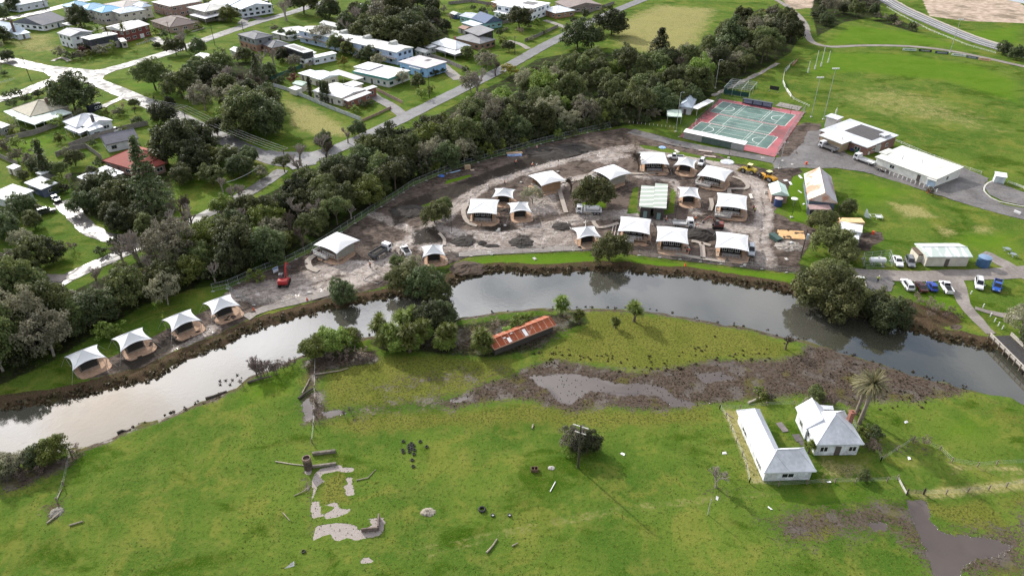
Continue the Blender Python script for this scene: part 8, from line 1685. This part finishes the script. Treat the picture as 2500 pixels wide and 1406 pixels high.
log('long pale pole left of the brick cylinder', [_rz(290, 305), _rz(440, 330), _rz(640, 352)], .1, .08, mat((.4, .35, .29), .9, .2)); log('forked log lying at the bottom of the paddock', [(1188, 1350), (1203, 1333), (1214, 1316)], .16, .1, M_log); log('bent branch right of the concrete slab', [_rz(1085, 490), _rz(1200, 465), _rz(1275, 385)], .1, .05, M_log); log('thin stick left of the slab', [_rz(475, 645), _rz(570, 600), _rz(640, 540)], .08, .05, M_log); log('white post lying alone mid paddock', [(1343, 1200), (1356, 1176)], .08, .08, M_white); log('weathered beam in the lower left grass', [(170, 1283), (203, 1273)], .14, .12, M_log); log('beam beside the small rubble patch lower left', [(115, 1278), (147, 1252)], .15, .12, M_log); log('fallen fence rail lower left', [(139, 1217), (150, 1195)], .1, .07, M_log)
log('short stick below the slab on the left', [_rz(365, 810), _rz(430, 885)], .08, .06, M_log); log('pale stick near the farm bare tree', [(1844, 1040), (1852, 1050)], .06, .05, M_white); log('grey log behind the lone paddock tree', [(1299, 1047), (1302, 1036)], .14, .1, M_log); log('stick at the right bottom of the paddock', [(1250, 1333), (1264, 1326)], .12, .08, M_log); log('pale driftwood along the yard fence', [(1775, 1010), (1790, 1020)], .1, .08, M_log); log('fallen dead trunk by the marsh edge', [(1826, 985), (1850, 975), (1862, 968)], .22, .1, mat((.45, .4, .34), .9, .2)); log('driftwood log on the left river bank', [(500, 968), (520, 962), (552, 950)], .3, .2, mat((.07, .055, .045), .9, .3)); log('long dark log under the twiggy shrubs', [(604, 935), (640, 925), (665, 920)], .3, .15, mat((.1, .085, .07), .9, .3)); log('pale log in the boggy fence gap', [(770, 915), (830, 906), (850, 900)], .16, .08, M_log); log('curved log in the boggy fence line', [(738, 960), (750, 938), (756, 925)], .14, .08, M_log); log('dark log stump heap in the boggy line', [(730, 975), (745, 962), (765, 950)], .3, .2, M_dwood); log('snag in the shallows at the left', [(284, 1052), (296, 1046), (312, 1048), (340, 1040)], .22, .06, M_dwood)
p = G(753, 1142); root = empty('brick_cylinder', p, 0, 'tall ruined brick and concrete cylinder at the slab corner', 'ruined silo'); b = MB(); b.lathe([(.72, 0), (.7, 1.3), (.68, 2.3), (.55, 2.3), (.5, 1.5)], 18); b.build('shaft', mat((.09, .065, .055), .9, .45, 1.5), root); b = MB(); b.lathe([(.74, 1.95), (.72, 2.45), (.56, 2.47), (.54, 2.0)], 18); b.build('brick_rim', mat((.2, .14, .12), .85, .35, 3), root)
def trough(lab, a, b_, h_, w, m): p, an, L = along(a, b_); bb = MB(); bb.b(0, 0, 0, L, .14, h_); bb.b(0, w-.14, 0, L, w, h_*.8); bb.b(0, .14, 0, .14, w-.14, h_*.8); o = bb.build('trough_wall', m); o.location = (p.x, p.y, 0); o.rotation_euler = (0, 0, an); tag(o, lab, 'low wall', 'low walls of the ruin')
M_mud = mat((.2, .175, .15), .9, .35, 1.2)
trough('low concrete trough wall right of the brick cylinder', _rz(655, 250), _rz(882, 222), .6, .5, M_mud); trough('low concrete trough wall in front of the cylinder', _rz(650, 372), _rz(890, 342), .5, .4, M_mud); p, an, L = along(_rz(1135, 1000), _rz(1308, 985)); bb = MB(); bb.b(0, 0, 0, L, .22, .75); bb.b(L-.25, .223, 0, L, 2.6, .95); bb.b(L*.75, -.02, .35, L*.95, -.003, .7); o = bb.build('corner_wall', mat((.15, .115, .1), .9, .35, 1.5)); o.location = (p.x, p.y, 0); o.rotation_euler = (0, 0, an); tag(o, 'low angled wall corner on the lower concrete slab', 'low wall', 'low walls of the ruin')
obj_at('rusty_trough', 'square rusty steel trough on a strip of dry straw', 'trough', (1305, 1148), lambda b: (b.b(-.6, -.4, 0, .6, -.32, .6), b.b(-.6, .32, 0, .6, .4, .6), b.b(-.6, -.32, 0, -.52, .32, .6), b.b(.52, -.32, 0, .6, .32, .6), b.b(-.04, -.32, 0, .04, .32, .55), b.b(-.52, -.32, 0, -.04, .32, .06)), mat((.12, .075, .05), .8, .3), 0)
obj_at('crumpled_sheet', 'crumpled white sheet on the grass at the bottom', 'sheet', (707, 1380), lambda b: b.add([(-.8, -.3, .02), (.7, -.2, .05), (.7, .5, .35), (.1, .2, .28), (-.1, .05, .2)], [(0, 1, 3, 4), (1, 2, 3), (4, 3, 1, 0), (3, 2, 1)]), M_white, .2)
heap('small stony rubble pile right of the slabs', (1045, 1249), .9, .4, mat((.28, .25, .2), .9, .5, 3), 1.4, 'rubble_pile', 'rubble'); heap('stony debris at the end of the straw strip', (1346, 1142), .5, .25, mat((.4, .38, .36), .9, .4, 3), 1.3, 'rubble_pile', 'rubble'); heap('rubble patch with planks in the lower left grass', (138, 1250), 1.2, .3, mat((.16, .15, .13), .9, .5, 3), 1.0, 'rubble_pile', 'rubble')
for i, (lab, q) in enumerate((('white scrap left of the farm outbuilding yard', (1768, 1106)), ('white scrap below the bare paddock tree', (1751, 1216)), ('white scrap on the lower farm grass', (1880, 1240)), ('white scrap before the farmhouse fence', (2024, 1176)), ('white plastic beside the brown tangle', (2219, 1118)), ('white scrap right of the lone tree', (1520, 1108)), ('pale plank on the grass behind the palms', (2212, 1030)), ('white plastic under the leafy palm group', (945, 840)), ('white debris on the driveway side road', (2398, 510)), ('white post stub by the car park entry', (2483, 521)))):
    obj_at('scrap', lab, 'litter', q, lambda b: b.add([(-.4, -.2, .02), (.45, -.15, .05), (.35, .25, .2), (-.3, .2, .12)], [(0, 1, 2, 3), (3, 2, 1, 0)]) if 'post stub' not in lab else b.b(-.2, -.9, 0, .2, .9, .7), M_white, i*1.1, .02, 'white scraps in the paddock')
obj_at('stone_slab', 'dark paving slab between the two farm buildings', 'slab', (1910, 1042), lambda b: b.b(-.6, -1.2, 0, .6, 1.2, .1), mat((.16, .14, .14), .8, .2), .25); obj_at('stone_slab', 'dark pit cover beside the farmhouse wall', 'slab', (1948, 1068), lambda b: (b.b(-.7, -.9, 0, .7, .9, .1), b.b(-.3, -1.9, 0, .7, -.95, .09)), mat((.1, .09, .09), .8, .2), .1)
# birds resting on the river
for i, (lab, q) in enumerate((('black bird by the mud at the river edge', (537, 930)), ('black bird nearest the snag in the shallows', (538, 939)), ('black bird highest of those on the water', (579, 916)), ('black bird with spread wings on the water', (567, 928)), ('small black bird on the pale water', (551, 929)), ('black bird closest to the twiggy shrub', (562, 939)))):
    J = [(0, 0, .1), (-.16, 0, .12), (-.3, 0, .1), (.12, 0, .16), (.17, 0, .28), (.2, 0, .36), (.3, 0, .35), (-.02, .16, .16), (-.12, .36, .2), (-.02, -.16, .16), (-.12, -.36, .2), (.02, .05, .0), (.02, -.05, .0)]
    if i == 0: BM = body_mesh('bird', J, [(0, 1), (1, 2), (0, 3), (3, 4), (4, 5), (5, 6), (0, 7), (7, 8), (0, 9), (9, 10), (0, 11), (0, 12)], [.12, .09, .03, .08, .045, .05, .012, .06, .03, .06, .03, .02, .02], mat((.016, .016, .018), .6, .1))
    p = G(*q, WZ); o = link('bird', BM); o.location = (p.x, p.y, WZ-.02); o.rotation_euler = (0, 0, i*1.3); o.scale = (1.15,)*3; tag(o, lab, 'bird', 'black birds on the river')
# reeds and tussocks hanging over the banks, and tufts through the marsh
def tufts(name, pts, sz, m, seed, kind_='reeds'):
    rs = np.random.RandomState(seed); cc = []; nn = []; ss = []; tn = []
    for x, y, z in pts:
        k = rs.randint(7, 12); r = sz*rs.uniform(.5, 1.3); tone = rs.uniform(0, 1)
        d = rs.normal(size=(k, 3)); d[:, 2] = np.abs(d[:, 2])*.7; d /= np.linalg.norm(d, axis=1, keepdims=True)
        cc.append(np.array([x, y, z])+d*r*.6); nn.append(d+rs.normal(size=(k, 3))*.35); ss.append(np.full(k, r*.75)); tn.append(np.clip(tone+rs.normal(size=k)*.2, 0, 1))
    cc, nn, ss, tn = map(np.concatenate, (cc, nn, ss, tn)); nn /= np.linalg.norm(nn, axis=1, keepdims=True)
    o = link(name, quads_mesh(name, cc, nn, ss, tn, m)); o['kind'] = 'stuff'; return o
rs = np.random.RandomState(9); pts = []
for px, n, off in ((RIVER_N[2:-2], 900, (-.3, 2.4)), (RIVER_S[3:-2], 160, (-.6, 1.6))):
    Q = resamp([G(x, y, WZ) for x, y in px], 400)
    for _ in range(n):
        i = rs.randint(1, 399); d = Q[i]-Q[i-1]; d /= np.linalg.norm(d)+1e-9; nr = np.array([-d[1], d[0]]); v = Q[i]+nr*rs.uniform(*off); pts.append((v[0], v[1], max(GZ(v[0], v[1]), WZ)+.02))
LM['reed'] = leafmat('bank_reed', (.02, .015, .009), (.09, .064, .036)); LM['marsh'] = leafmat('marsh_tuft', (.022, .019, .012), (.085, .07, .035)); LM['tuss'] = leafmat('tussock_blade', (.04, .034, .016), (.13, .11, .05)); LM['gt'] = leafmat('grass_tuft', (.10, .14, .018), (.2, .22, .06))
tufts('bank_reeds', pts[:900], .62, LM['reed'], 2)
tufts('shore_tussocks', pts[900:], .36, LM['reed'], 7)
mp = world_poly(MARSH); lo, hi = mp.min(0), mp.max(0); pts = []
while len(pts) < 1500:
    x, y = rs.uniform(lo[0], hi[0]), rs.uniform(lo[1], hi[1])
    if inpoly(x, y, mp) and CHN['wet'][np.searchsorted(ys, y)*nx+np.searchsorted(xs, x)] < rs.choice([.3, .3, 1.1]) and (math.sin(x*.21+1)+math.sin(y*.37)+math.sin(x*.5-y*.3)) > -.7: pts.append((x, y, GZ(x, y)))
tufts('marsh_tufts', pts, .15, LM['marsh'], 3)
pts = []
for q in ((1380, 876), (1500, 880), (1650, 883), (1690, 868), (1720, 860), (1560, 890), (1610, 897), (1790, 872), (1880, 870), (2040, 850), (2080, 862), (2120, 895), (2200, 975), (2215, 968), (2190, 960), (2060, 905), (1340, 865), (1420, 880), (2160, 905)):
    p = G(*q)
    for _ in range(9): x, y = p.x+rs.normal()*3, p.y+rs.normal()*2; pts.append((x, y, GZ(x, y)))
tufts('marsh_tussocks', pts, .36, LM['tuss'], 4)

# coarse grass of the near paddock
pts = []; L0, L1 = G(-60, 1420), G(2560, 1420); rs = np.random.RandomState(12)
while len(pts) < 6500:
    y = rs.uniform(56, 118); x = rs.uniform(-1, 1)*(y*.62+30)
    j = np.searchsorted(ys, y)*nx+np.searchsorted(xs, x)
    if sdr[j] > -1.5 or CHN['wet'][j] > .2 or CHN['marsh'][j] > .5: continue
    if math.sin(x*.31+y*.1)+math.sin(y*.27-x*.13+2)+math.sin(x*.09+y*.05)+rs.normal()*.9 < .1: continue
    pts.append((x, y, h[j]))
tufts('grass_tufts', pts, .11, LM['gt'], 5)
